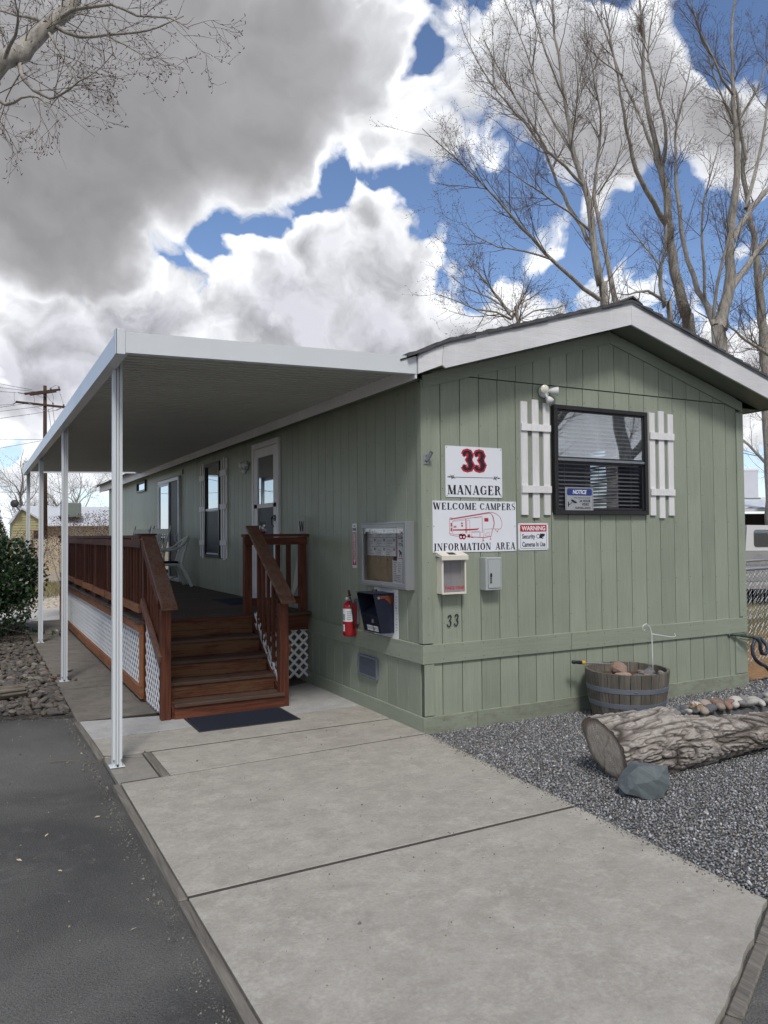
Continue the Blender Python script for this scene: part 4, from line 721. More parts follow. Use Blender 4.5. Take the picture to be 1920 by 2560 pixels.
build_tree('overhanging_tree','bare tree whose thick limb hangs into the upper left corner',[p for i_,p in enumerate(TREES['limb']) if i_!=8],8,zmin=4.6,dens=9.5,l1=(.28,.75),l2=(.15,.45),l3=(.04,.16),tw=.85,skip=.04,per3=4.5,up=.1,budr=.0068,l2n=8,wide=(.5,1.1))
def rtree(name,label,x,y,h,sp,seed,group=None,th=.16,nl=7,lean=0,**k):
    rs=np.random.RandomState(seed); limbs=[]; q=[(x,y,-.05,th*1.3)]; 
    for i in range(1,8): t=i/7; q.append((x+lean*t+rs.uniform(-.2,.2),y+rs.uniform(-.2,.2),h*t,th*(1-t)+.012))
    limbs.append(q)
    for j in range(nl):
        t=rs.uniform(.18,.7); i=int(t*7); a=rs.uniform(0,6.28); p=q[i]; L=h*(1-t)*rs.uniform(.6,1)*sp; l=[(p[0],p[1],p[2],p[3]*.6)]
        for m_ in range(1,6): u=m_/5; l.append((p[0]+math.cos(a)*L*u+rs.uniform(-.15,.15),p[1]+math.sin(a)*L*u+rs.uniform(-.15,.15),p[2]+L*1.1*u**.85,max(.008,p[3]*.6*(1-u)))); a+=rs.uniform(-.2,.2)
        limbs.append(l)
    return build_tree(name,label,limbs,seed,group=group,**k)
far_k=dict(dens=2.2,l1=(1.2,2.6),l2=(.5,1.1),l3=(.2,.5),tw=2.6,per3=2.2,budr=.003,skip=.1,wide=(.5,1.1))
rtree('bare_tree','bare spreading tree far left behind the conifer',-3.4,58,9.5,.8,31,nl=8,**far_k)
rtree('bare_tree','bare tree far behind the awning post row left of the utility pole',.0,66,9.2,.8,32,nl=8,**far_k)
rtree('bare_tree','bare tree far behind right of the utility pole',4.0,62,7.4,.9,33,nl=8,**far_k)
rtree('bare_tree','crooked dark bare tree behind the long grey roof',7.6,66,7.0,.9,34,nl=6,**far_k)
rtree('bare_tree','bare tree at the right border behind the rooftop cooler',23.0,11.6,9,1.0,35,nl=8,dens=2.6,l1=(1,2.2),tw=1.6,per3=2.5,budr=.004,skip=.1)
for i,(x,y,h,lb) in enumerate(((10.5,-12.5,15,'tall bare tree across the lot, left one mirrored in the front window'),(13.5,-15,16,'tall bare tree across the lot, middle one mirrored in the front window'),(15.5,-13,14,'tall bare tree across the lot, right one mirrored in the front window'))):
    rtree('bare_tree',lb,x,y,h,.8,40+i,nl=8,th=.3,dens=2,tw=2.2,per3=2,budr=.003,skip=.1)
# hedge and conifers
def leafcloud(n,fn,size,rs,bend=.35):
    P=np.array([fn(rs) for _ in range(n)]); d=up3(rs.normal(size=(n,3))); q=up3(np.cross(d,rs.normal(size=(n,3)))); nn=np.cross(d,q); s=size*rs.uniform(.6,1.25,(n,1))
    V=np.stack([P-d*s,P+q*s*.5-nn*s*bend*.3,P+d*s-nn*s*bend,P-q*s*.5-nn*s*bend*.3],1).reshape(-1,3); F=np.arange(n*4).reshape(-1,4); return V,F
def shellpt(c,r,lump,rs,p=.6):
    d=rs.normal(size=3); d/=np.linalg.norm(d); k=rs.uniform(.0,1)**(1/6.0) if rs.rand()<.8 else rs.uniform(.4,1)
    k*=1+.10*math.sin(d[0]*7+lump)+.08*math.sin(d[1]*9+d[2]*6+lump*2)+rs.normal(0,.02); q=np.array(c)+d*np.array(r)*k
    return q
rs=np.random.RandomState(3); hed=thing('hedge','dark green glossy leaved hedge bush beside the rock bed and awning posts','hedge',(-4.2,9.4,0))
HC=[((-4.1,9.5,.98),(1.55,1.6,.88)),((-3.75,8.8,.60),(1.10,1.2,.66)),((-3.55,10.2,1.0),(1.15,1.3,.84)),((-3.20,9.6,1.15),(.70,.9,.66))]
def hp(rs):
    i=rs.choice(4,p=[.4,.2,.25,.15]); q=shellpt(HC[i][0],HC[i][1],i,rs); q[2]=max(q[2],.02); return q
npobj('foliage',leafcloud(26000,hp,.040,rs),m_leaf,hed,kind='stuff')
st=MB()
for k in range(30):
    a=rs.uniform(0,6.28); r=rs.uniform(.2,1.2); st.tube([(-4.1+rs.uniform(-.3,.3),9.4+rs.uniform(-.4,.4),-.03),(-4.1+math.cos(a)*r*.5,9.4+math.sin(a)*r*.5,.5),(-4.1+math.cos(a)*r,9.4+math.sin(a)*r,1.2)],[.02,.014,.006],5)
part('stems',st,m_twig,hed); st=MB(); st.tube([(-3.6,8.6,.30),(-3.1,8.3,.25),(-2.75,8.2,.16),(-2.45,8.15,.13),(-2.2,8.2,.15)],[.006,.005,.004,.003,.002],5); st.tube([(-3.05,8.3,1.55),(-3.0,8.25,1.75),(-3.0,8.2,1.98)],[.008,.006,.003],5); st.tube([(-3.05,8.3,1.6),(-2.9,8.25,1.78),(-2.82,8.2,1.93)],[.006,.005,.002],5)
part('trailing_branch',st,m_oldlog,hed)
tl=leafcloud(26,lambda r:np.array([(lambda t:(-3.3+t*1.1,8.4-.2*t,.26-.12*t))(r.rand())]).ravel()+r.normal(0,.03,3),.045,rs); npobj('trailing_leaves',tl,m_leaf,hed,kind='stuff')
con=thing('conifer','olive green rounded conifer bush behind the hedge at far left','shrub',(-3.35,16.6,0))
def cp(rs): 
    z=rs.uniform(0,1)**.8*2.85; r=.72*math.sqrt(max(.02,1-(z/2.95)**2.2)); a=rs.uniform(0,6.28); k=rs.uniform(.75,1.02); return np.array([-3.35+math.cos(a)*r*k*(1+.08*math.sin(z*5)),16.6+math.sin(a)*r*k,z])
npobj('foliage',leafcloud(9000,cp,.035,rs),m_conif,con,kind='stuff'); t_=MB(); t_.cyl((-3.35,16.6,-.08),(-3.35,16.6,2.3),.09,.03,8); part('trunk',t_,m_trunk,con)
for i,(x,y,h,lb) in enumerate(((-1.55,24.6,2.0,'leftmost reddish shrub behind the rear awning post'),(-.75,24.3,2.5,'reddish leafless shrub just right of the utility pole'),(.1,24.0,2.6,'tallest reddish shrub between two awning posts'),(.75,23.6,2.7,'dense reddish shrub left of the house corner'),(1.35,23.4,2.3,'low reddish shrub next to the house corner'))):
    rs2=np.random.RandomState(60+i); limbs=[]
    for j in range(8):
        a=rs2.uniform(0,6.28); o=rs2.uniform(.2,.75); limbs.append([(x,y,-.08,.022),(x+math.cos(a)*o*.4,y+math.sin(a)*o*.4,h*.35,.016),(x+math.cos(a)*o*.8,y+math.sin(a)*o*.8,h*.7,.010),(x+math.cos(a)*o,y+math.sin(a)*o,h*rs2.uniform(.85,1.0),.004)])
    r=build_tree('red_shrub',lb,limbs,60+i,dens=5,l1=(.25,.6),l2=(.1,.25),l3=(.05,.1),tw=.8,budr=.003,skip=.1,per3=1,group='reddish shrubs beyond the far walk'); r['category']='shrub'
    npobj('dry_leaves',leafcloud(1300,lambda r_:np.array([x+r_.normal(0,.38),y+r_.normal(0,.38),h*(.25+.75*r_.rand()**.7)]),.028,rs2),m_redleaf,r,kind='stuff')
# ------------------------------------------------------------------ MOBILE HOME
HW=4.265; HL=18.2; PK=2.25
home=thing('mobile_home','sage green mobile home with vertical board siding and low gabled roof','building',(0,0,0))
hole=(1.50,2.722,1.94,2.985)
gx=[.196+.2115*k for k in range(19)]; gx=[.085]+gx+[4.18]
def cutbox(mb,x0,x1,y0,y1,z0,z1,h,b=.0025):
    if x1<=h[0] or x0>=h[1] or z1<=h[2] or z0>=h[3]: mb.box(x0,x1,y0,y1,z0,z1,b); return
    if x0<h[0]: mb.box(x0,h[0],y0,y1,z0,z1,0)
    if x1>h[1]: mb.box(h[1],x1,y0,y1,z0,z1,0)
    a,c=max(x0,h[0]),min(x1,h[1]); 
    if z0<h[2]: mb.box(a,c,y0,y1,z0,h[2],0)
    if z1>h[3]: mb.box(a,c,y0,y1,h[3],z1,0)
for a,b in zip(gx[:-1],gx[1:]):
    for h0,h1 in (((.74,3.184),) if b<hole[0] or a>hole[1] else ((.74,hole[2]),(hole[3],3.184))): m=MB(); m.box(a+.0035,b-.0035,0,.012,h0,h1,.0025); part('siding_board',m,m_side,home)
zs=lambda x:3.815-.285*abs(x-PK)
for a,b in zip(gx[:-1],gx[1:]):
    a2,b2=a+.0035,b-.0035
    if zs(a2)<3.2 and zs(b2)<3.2: continue
    pl=[(a2,3.192),(b2,3.192),(b2,max(3.193,zs(b2)))]+([(PK,zs(PK))] if a2<PK<b2 else [])+[(a2,max(3.193,zs(a2)))]
    m=MB(); m.prism(pl,lambda u,v,w:(u,w,v),-.008,.006); part('gable_board',m,m_side,home)
for a,b in zip(gx[:-1],gx[1:]):
    m=MB(); m.box(a+.0035,b-.0035,0,.012,.05,.60,.0025); part('skirting_board',m,m_side,home)
m=MB()   # sheathing behind the boards, open at the window
cutbox(m,.01,HW-.01,.0115,.05,.0,3.2,hole,0); m.prism([(.01,3.2),(HW-.01,3.2),(PK,zs(PK))],lambda u,v,w:(u,w,v),.0115,.05); part('wall',m,m_back,home)
# trim
m=MB(); m.box(-.019,.093,-.018,-.0005,.772,3.115,.003); part('corner_board',m,m_side,home)
m=MB(); m.box(-.018,-.0005,-.0005,.055,.772,3.10,.003); part('corner_board',m,m_side,home)
m=MB(); m.box(4.17,HW+.018,-.018,-.0005,.772,3.10,.003); part('corner_board',m,m_side,home)
m=MB(); m.box(.0,.10,-.016,-.0005,.135,.588,.003); part('corner_board',m,m_side,home)
m=MB(); m.box(4.085,HW+.016,-.016,-.0005,.135,.588,.003); part('corner_board',m,m_side,home)
for a,b in((-.020,1.675),(1.679,HW+.02)):
    m=MB(); m.box(a,b,-.020,-.0005,.592,.762,.003); part('belt_board',m,m_band,home)
for a,b in((-.022,.55),(.553,2.95),(2.953,HW+.022)):
    m=MB(); m.box(a,b,-.022,-.0005,-.09,.128,.003); part('base_board',m,m_dirty,home)
for a,b in((-.0005,2.42),(2.423,6.0),(6.003,18.2)):
    m=MB(); m.box(-.020,-.0005,a,b,.592,.762,.003); part('belt_board',m,m_bandy,home)
    m=MB(); m.box(-.022,-.0005,a,b,-.09,.128,.003); part('base_board',m,m_bandy,home)
gy=[.055]+[.28+.206*k for k in range(87)]+[18.2]
for a,b in zip(gy[:-1],gy[1:]):
    m=MB(); m.box(0,.012,a+.0035,b-.0035,.74,3.13,.0025); part('siding_board',m,m_side,home)
for a,b in zip(gy[:14],gy[1:15]):
    m=MB(); m.box(0,.012,a+.0035,b-.0035,.05,.60,.0025); part('skirting_board',m,m_side,home)
m=MB(); m.box(.0,.012,gy[14],HL,.05,.60); part('skirting_panel',m,m_side,home)
m=MB(); m.box(.0115,.05,.0,HL,.0,3.16); part('wall',m,m_back,home)
m=MB(); hr=(1.86,2.50,2.05,2.92)
def sidecut(mb,x0,x1,y0,y1,z0,z1,h):
    for (a,b,c,d) in((y0,h[0],z0,z1),(h[1],y1,z0,z1),(h[0],h[1],z0,h[2]),(h[0],h[1],h[3],z1)): mb.box(x0,x1,a,b,c,d)
sidecut(m,HW-.05,HW,.05,HL,0,3.16,hr); m.box(.05,HW-.05,HL-.05,HL,0,3.2); m.prism([(.0,3.2),(HW,3.2),(PK,zs(PK))],lambda u,v,w:(u,w,v),HL-.05,HL); part('wall',m,m_side,home)
m=MB(); sidecut(m,HW-.07,HW-.052,.06,4,.8,3.04,hr); m.box(.052,.06,.06,4,.8,3.04); m.box(.06,HW-.07,4,4.02,.8,3.04); m.box(.06,HW-.07,.06,4,3.04,3.06); m.box(.06,HW-.07,.06,4,.78,.8); part('room_lining',m,m_roomwall,home)
m=MB()
def nail(p,d): p=Vector(p); m.cyl(p,p+Vector(d)*.0022,.0052,.0045,6)
for x in gx[1:-1]:
    for z in(.625,.735): nail((x+RN.uniform(-.02,.02),-.0195,z+RN.uniform(-.008,.008)),(0,-1,0))
    nail((x+RN.uniform(-.03,.03),-.0215,.09+RN.uniform(-.01,.01)),(0,-1,0))
    for z in np.arange(.95,3.1,.30): nail((x+.018,.0008,z+RN.uniform(-.01,.01)),(0,-1,0))
for y in np.arange(.2,2.6,.206):
    for z in(.625,.735): nail((-.0195,y+RN.uniform(-.02,.02),z),(-1,0,0))
    for z in np.arange(.95,3.1,.42): nail((.0008,y+.018,z+RN.uniform(-.01,.01)),(-1,0,0))
for z in np.arange(.85,3.1,.32): nail((.045,-.0175,z),(0,-1,0)); nail((4.22,-.0175,z),(0,-1,0))
part('nail_heads',m,m_back,home,kind='stuff')
# frieze boards, soffits, fascia
for s in(-1,1):
    xe=0.0 if s<0 else HW+.002; f=lambda x:3.685-.286*abs(x-PK)
    m=MB(); m.prism([(PK,f(PK)),(xe,f(xe)),(xe,f(xe)+.112),(PK,f(PK)+.112)],lambda u,v,w:(u,w,v),-.024,-.0085); part('frieze_board',m,m_band,home)
    xo=-.215 if s<0 else 4.60; g_=lambda x:3.822-.284*abs(x-PK)
    m=MB(); m.prism([(PK,g_(PK)),(xo,g_(xo)),(xo,g_(xo)+.012),(PK,g_(PK)+.012)],lambda u,v,w:(u,w,v),-.298,.0); part('soffit',m,m_soffit,home)
m=MB(); m.prism([(PK,3.805),(4.62,3.805-.2815*2.37),(4.62,4.014-.2823*2.37),(PK,4.014)],lambda u,v,w:(u,w,v),-.322,-.300); part('rake_board',m,m_white,home)
m=MB(); m.prism([(.055,3.168),(PK-.003,3.805),(PK-.003,4.014),(.040,3.368),(.022,3.19)],lambda u,v,w:(u,w,v),-.322,-.300); part('rake_board',m,m_white,home)
m=MB(); m.prism([(-.215,3.094),(.018,3.188),(.036,3.366),(-.215,3.258)],lambda u,v,w:(u,w,v),-.321,-.301); part('rake_board',m,m_white,home,label='short chipped fascia piece at the awning end')
m=MB(); m.box(-.236,-.216,-.298,11.9,3.055,3.24,.002); part('eave_fascia',m,m_white,home); m=MB(); m.box(-.236,-.216,11.902,18.45,3.055,3.25,.002); part('eave_fascia',m,m_white,home)
m=MB(); m.prism([(-.215,3.062),(.0,3.118),(.0,3.130),(-.215,3.074)],lambda u,v,w:(u,w,v),-.0,18.4); part('soffit',m,m_soffit,home)
m=MB(); m.box(4.60,4.62,-.298,18.4,3.14,3.34,.002); m.box(HW+.001,4.60,.0,18.4,3.15,3.16); part('eave_fascia',m,m_soffit,home)
base=[(-.38,3.205),(-.215,3.262),(.045,3.385),(PK,4.030),(4.66,4.030-.2823*2.41)]
def zb(x):
    for (a,za),(b,zb_) in zip(base[:-1],base[1:]):
        if x<=b: return za+(zb_-za)*(x-a)/(b-a)
    return base[-1][1]
m=MB(); pl=[(x,z) for x,z in base]+[(x,z-.012) for x,z in base[::-1]]; n=len(base)
for i in range(n-1): m.prism([base[i],base[i+1],(base[i+1][0],base[i+1][1]-.012),(base[i][0],base[i][1]-.012)],lambda u,v,w:(u,w,v),-.31,18.4)
part('roof_deck',m,m_dark,home)
for i in range(7):
    a=.045+i*(PK-.045)/7; b=a+(PK-.045)/7-.004; m=MB(); m.prism([(a,zb(a)-.016),(b,zb(b)-.016),(b,zb(b)+.018),(a,zb(a)+.018)],lambda u,v,w:(u,w,v),-.334,-.3225); part('drip_edge',m,m_drip,home)
for a,b in((-.215,-.06),(-.056,.041),(PK,3.4),(3.404,4.66)): m=MB(); m.prism([(a,zb(a)-.016),(b,zb(b)-.016),(b,zb(b)+.018),(a,zb(a)+.018)],lambda u,v,w:(u,w,v),-.334,-.3225); part('drip_edge',m,m_drip,home)
def course(x0,x1,hi,k):
    m=MB(); segs=[]; y=-.345
    pl=[(x0,zb(x0)+.0),(x1,zb(x1)+.0),(x1,zb(x1)+.017),(x0,zb(x0)+.034)] if hi<0 else [(x0,zb(x0)),(x1,zb(x1)),(x1,zb(x1)+.034),(x0,zb(x0)+.017)]
    j=RN.uniform(-.008,.008)
    while y<18.3:
        L=RN.uniform(.3,.45) if y<2 else 1.0 if y<6 else 4.0; dz=RN.uniform(-.0015,.0022)
        m.prism([(a,b+(dz if b>zb(a)+.01 else 0)) for a,b in pl],lambda u,v,w:(u,w,v),y+(j if y<-.3 else 0),min(y+L-.004,18.4)); y+=L
    part('shingle_course',m,m_shingle,home)
xs=np.arange(PK,4.7,.135)
for k in range(len(xs)-1): course(xs[k],xs[k+1]+.004,1,k)
xs=np.arange(PK,-.40,-.135)
for k in range(len(xs)-1): course(max(xs[k+1]-.004,-.38),xs[k],-1,k)
m=MB()
for y in np.arange(-.345,18.2,.28): m.prism([(PK-.13,zb(PK-.13)+.02),(PK,zb(PK)+.045),(PK+.13,zb(PK+.13)+.02),(PK+.13,zb(PK+.13)+.032),(PK,zb(PK)+.06+RN.uniform(0,.004)),(PK-.13,zb(PK-.13)+.032)],lambda u,v,w:(u,w,v),y,y+.275)
part('ridge_cap',m,m_shingle,home)
# front window
def frame_xz(mb,x0,x1,z0,z1,w,y0,y1,b=.003):
    mb.box(x0,x1,y0,y1,z1-w,z1,b); mb.box(x0,x1,y0,y1,z0,z0+w,b); mb.box(x0,x0+w,y0,y1,z0+w,z1-w,b); mb.box(x1-w,x1,y0,y1,z0+w,z1-w,b)
def frame_yz(mb,y0,y1,z0,z1,w,x0,x1,b=.003):
    mb.box(x0,x1,y0,y1,z1-w,z1,b); mb.box(x0,x1,y0,y1,z0,z0+w,b); mb.box(x0,x1,y0,y0+w,z0+w,z1-w,b); mb.box(x0,x1,y1-w,y1,z0+w,z1-w,b)
m=MB(); frame_xz(m,1.483,2.738,1.922,3.0,.042,-.045,.012); fw_=part('window',m,m_frame,home)
m=MB(); frame_xz(m,1.526,2.695,2.478,2.957,.016,-.030,-.008); part('upper_sash',m,m_frame,fw_)
m=MB(); frame_xz(m,1.526,2.695,1.965,2.452,.020,-.020,-.001); part('lower_sash',m,m_frame,fw_)
m=MB(); m.box(1.526,2.695,-.036,-.002,2.452,2.478,.003); part('meeting_rail',m,m_drip,fw_)
m=MB(); m.box(1.541,2.680,-.020,-.017,2.494,2.942); part('pane',m,m_glass,fw_)
m=MB(); m.box(1.545,2.676,-.012,-.009,1.984,2.433); part('pane',m,m_screen,fw_)
sl_=MB(); c=Vector((2.11,.045,0)); sl_.obox(c,(.575,.017,.0011),(Vector((1,0,0)),Vector((0,.86,.51)),Vector((0,-.51,.86))))
s0=part('blind_slat',sl_,m_blind,fw_); k=0
z=1.985
s0.location=(0,0,z)
while z<2.93: z+=.0405; linkcopy(s0,fw_,(0,0,z))
m=MB(); m.box(1.53,2.69,.025,.07,2.945,2.98,.003); part('blind_headrail',m,m_blind,fw_)
m=MB(); 
for x in(1.66,2.11,2.56): m.box(x-.0015,x+.0015,.026,.028,1.98,2.95)
part('blind_cord',m,m_blind,fw_)
# the window on the far side of that room
m=MB(); frame_yz(m,1.84,2.52,2.03,2.94,.04,HW-.02,HW+.02); bw=part('window',m,m_frame,home)
s_=MB(); s_.obox(Vector((HW-.08,2.18,0)),(.018,.31,.0012),(Vector((.8,0,.6)),Vector((0,1,0)),Vector((-.6,0,.8)))); s1=part('blind_slat',s_,m_blind,bw); z=2.07; s1.location=(0,0,z)
while z<2.9: z+=.045; linkcopy(s1,bw,(0,0,z))
# shutters
def shutter(S,us,v0,v1,bat,mat,lab=None):
    sh=None
    for b in bat:
        m=MB(); m.prism([(us[0]-.003,b[0]),(us[-1]+.080,b[0]+.002),(us[-1]+.082,b[1]),(us[0],b[1]+.002)],S,.0205,.036)
        if sh is None: sh=part('shutter',m,mat,home,label=lab)
        else: part('batten',m,mat,sh)
    for i,u in enumerate(us):
        d=.028 if i==1 else 0; mm=MB(); mm.prism([(u,v0-d),(u+.079,v0-d),(u+.080,v1+d*.9),(u+.001,v1+d*.9)],S,.002,.020); part('shutter_slat',mm,mat,sh)
fs=FR(0); ss=SD(0)
shutter(fs,[1.090,1.227,1.363],1.918,3.006,[(2.724,2.790),(2.129,2.197)],m_whitez)
shutter(fs,[2.789,2.926,3.064],1.918,3.008,[(2.724,2.797),(2.129,2.198)],m_whitez)
shutter(ss,[-6.31,-6.175,-6.04],1.38,2.965,[(2.69,2.785),(2.16,2.245),(1.585,1.665)],m_whitez)
shutter(ss,[-7.60,-7.465,-7.333],1.38,2.965,[(2.69,2.785),(2.16,2.245),(1.585,1.665)],m_whitez)
# side window
m=MB(); frame_yz(m,6.33,7.235,1.38,2.955,.05,-.045,.0); w2=part('window',m,m_frame,home)
m=MB(); m.box(-.012,-.002,6.36,7.20,1.41,2.93); part('pane',m,m_dglass,w2)
m=MB(); m.box(-.022,-.014,6.385,7.18,1.44,2.15); part('screen',m,m_dscreen,w2); m=MB(); m.box(-.034,-.004,6.38,7.185,2.155,2.195,.003); part('meeting_rail',m,m_alu,w2); m=MB(); m.box(-.030,-.013,6.40,7.16,1.432,1.455,.003); part('sill_rail',m,m_alu,w2)
# entry door
m=MB(); frame_yz(m,3.582,4.668,.86,3.022,.075,-.040,.0,.004); dr=part('door',m,m_whitez,home)
m=MB(); y0,y1=3.662,4.588
for a,b,c_,d_ in((y0,y1,2.82,2.942),(y0,y1,2.115,2.175),(y0,y1,.87,1.28),(y0,3.795,1.28,2.82),(4.452,y1,1.28,2.82)): m.box(-.030,-.004,a,b,c_,d_,.003)
part('door_leaf',m,m_whitez,dr)
m=MB(); m.box(-.014,-.010,3.79,4.455,2.17,2.825); part('pane',m,m_dglass,dr); m=MB(); m.box(-.014,-.010,3.79,4.455,1.275,2.12); part('screen',m,m_dscreen,dr)
m=MB(); m.box(-.046,-.030,3.70,3.745,1.93,2.01,.004); m.tube([(-.05,3.72,2.0),(-.085,3.715,1.97),(-.09,3.705,1.90),(-.06,3.70,1.85)],.009,6); m.cyl((-.03,3.72,1.96),(-.07,3.78,1.965),.010,.010,8); part('handle',m,m_blk,dr)
# sliding door
m=MB(); frame_yz(m,9.10,11.0,.86,2.90,.07,-.05,.0,.004); sd_=part('sliding_door',m,m_alu,home)
m=MB(); frame_yz(m,10.0,10.94,.93,2.83,.05,-.040,-.016,.003); part('fixed_panel',m,m_alu,sd_); m=MB(); m.box(-.026,-.022,10.05,10.89,.98,2.78); part('pane',m,m_dglass,sd_)
m=MB(); m.box(-.012,-.004,9.17,10.0,.93,2.83); part('screen',m,m_dscreen,sd_); m=MB(); m.tube([(-.05,9.23,1.78),(-.08,9.24,1.75),(-.08,9.24,1.65),(-.05,9.23,1.62)],.012,6); part('handle',m,m_alu,sd_)
m=MB(); m.box(-.025,-.001,8.90,11.06,2.915,3.012,.003); part('head_trim',m,m_bandy,home)
m=MB(); frame_yz(m,12.49,13.55,2.79,3.05,.045,-.045,.0); w3=part('window',m,m_frame,home); m=MB(); m.box(-.014,-.008,12.52,13.52,2.82,3.02); part('pane',m,m_dglass,w3)
m=MB(); frame_yz(m,.868,1.292,.312,.526,.022,-.026,-.001,.002); ve=part('vent',m,m_hoop,home)
for k in range(13): z=.338+k*.0135; mm=MB(); mm.obox(Vector((-.014,1.08,z)),(.009,.19,.001),(Vector((.8,0,.6)),Vector((0,1,0)),Vector((-.6,0,.8)))); part('louver',mm,m_hoop,ve)
m=MB(); m.box(-.009,-.005,.89,1.27,.33,.51); part('vent_backing',m,m_drip,ve)

# ------------------------------------------------------------------ AWNING
aw=thing('awning','long white aluminium patio awning on slim white posts along the home','awning',(-2.545,.3,0))
m=MB(); m.prism([(-2.625,3.032),(-.222,3.095),(-.222,3.242),(-2.625,3.180)],lambda u,v,w:(u,w,v),-.302,-.290); m.prism([(-2.6,3.033),(-.24,3.095),(-.24,3.099),(-2.6,3.037)],lambda u,v,w:(u,w,v),-.290,-.245); part('front_fascia',m,m_alu,aw)
m=MB(); m.box(-2.640,-2.628,-.29,11.82,3.030,3.180,.001); m.box(-2.628,-2.56,-.29,11.82,3.030,3.034); m.box(-2.564,-2.560,-.27,11.8,3.034,3.10); part('side_gutter',m,m_alu,aw)
for y in(3.35,7.02,10.6): m=MB(); m.box(-2.6425,-2.640,y,y+.06,3.028,3.183); part('gutter_seam',m,m_alu,aw)
m=MB(); m.box(-2.648,-2.585,-.312,-.302,3.018,3.196,.002); m.box(-2.650,-2.640,-.312,-.24,3.018,3.196,.002); part('corner_cap',m,m_alu,aw)
m=MB(); m.prism([(-2.62,3.085),(-.24,3.14),(-.24,3.21),(-2.62,3.16)],lambda u,v,w:(u,w,v),11.80,11.815); part('rear_fascia',m,m_alu,aw)
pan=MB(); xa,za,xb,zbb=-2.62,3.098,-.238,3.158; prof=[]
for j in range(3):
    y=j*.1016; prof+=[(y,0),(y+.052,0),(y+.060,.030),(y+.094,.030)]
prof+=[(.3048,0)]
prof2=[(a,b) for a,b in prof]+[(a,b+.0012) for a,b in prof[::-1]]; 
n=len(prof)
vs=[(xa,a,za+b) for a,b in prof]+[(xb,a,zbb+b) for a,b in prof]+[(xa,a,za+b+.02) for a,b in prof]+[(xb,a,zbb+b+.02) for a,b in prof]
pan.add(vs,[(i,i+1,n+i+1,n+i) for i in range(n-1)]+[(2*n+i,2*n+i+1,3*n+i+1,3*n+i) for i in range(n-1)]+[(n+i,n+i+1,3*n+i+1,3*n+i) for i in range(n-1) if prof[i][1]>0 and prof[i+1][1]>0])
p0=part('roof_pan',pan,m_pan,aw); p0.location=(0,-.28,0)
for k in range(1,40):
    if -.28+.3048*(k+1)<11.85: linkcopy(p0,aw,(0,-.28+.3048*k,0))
PP=[(-.04,-.04),(-.016,-.04),(-.016,-.018),(-.008,-.018),(-.008,-.034),(.008,-.034),(.008,-.018),(.016,-.018),(.016,-.04),(.04,-.04),(.04,-.014),(.022,-.014),(.022,.014),(.04,.014),(.04,.04),(-.04,.04),(-.04,.014),(-.022,.014),(-.022,-.014),(-.04,-.014)]
for y in(.30,4.23,8.09,11.62):
    m=MB(); pl=[(u*.86-2.545,v*.86+y) for u,v in PP]; m.prism(pl,lambda u,v,w:(u,v,w),.008,3.10)
    pass
    po=part('post',m,m_alu,aw)
    m=MB(); m.box(-2.60,-2.49,y-.052,y+.045,0,.007,.002); part('base_plate',m,m_alu,po)
    m=MB()
    for dx in(-.028,.028): m.cyl((-2.545+dx,y-.040,.055),(-2.545+dx,y-.047,.055),.007,.007,6); m.cyl((-2.545+dx*.0,y-.047,.007),(-2.545+dx*.0,y-.047,.022),.008,.008,6)
    part('bolts',m,m_galv,po)

# ------------------------------------------------------------------ DECK
dk=thing('porch_deck','raised red stained wooden porch deck with railing steps and white lattice skirt','deck',(-1,2.5,0))
DT=.845
bd=MB(); bd.box(-1.985,-.022,0,.137,-.028,0,.003); b0=None
y=2.515; k=0
while y<11.2:
    if b0 is None: b0=part('deck_board',bd,m_deck,dk); b0.location=(0,y-0,DT)
    else: linkcopy(b0,dk,(RN.uniform(-.008,.008),y,DT+RN.uniform(-.001,.001)))
    y+=.1425
for i,(a,b) in enumerate(((2.512,5.6),(5.604,8.5),(8.504,11.33))):
    m=MB(); m.box(-1.965,-1.930,a,b,.722,.814,.003); part('fascia_board',m,m_oy,dk)
    m=MB(); m.box(-1.965,-1.930,a,b,.035,.155,.003); part('skirt_board',m,m_oy,dk)
for a in(2.512,11.26): m=MB(); m.box(-1.967,-1.930,a,a+.075,.157,.720,.003); part('skirt_post',m,m_oz,dk)
m=MB(); m.box(-1.928,-1.815,2.520,2.55,.0,.814,.003); part('front_end_board',m,m_rz,dk)
m=MB()
for yy in np.arange(2.56,11.2,.40): m.box(-1.92,-.05,yy,yy+.038,.68,.815)
m.box(-1.92,-.05,2.552,2.59,.64,.815); part('joists',m,m_rx,dk)
py=[2.54,3.76,5.0,6.25,7.5,8.75,10.0,11.25]; pz0=DT
pm=MB(); pm.box(-1.930,-1.842,0,.088,.846,1.717,.004); 
for y in py: q=MB(); q.box(-1.930,-1.842,y,y+.088,.700 if y==2.54 else .83,1.717,.004); part('railing_post',q,m_rz,dk)
bm0=None
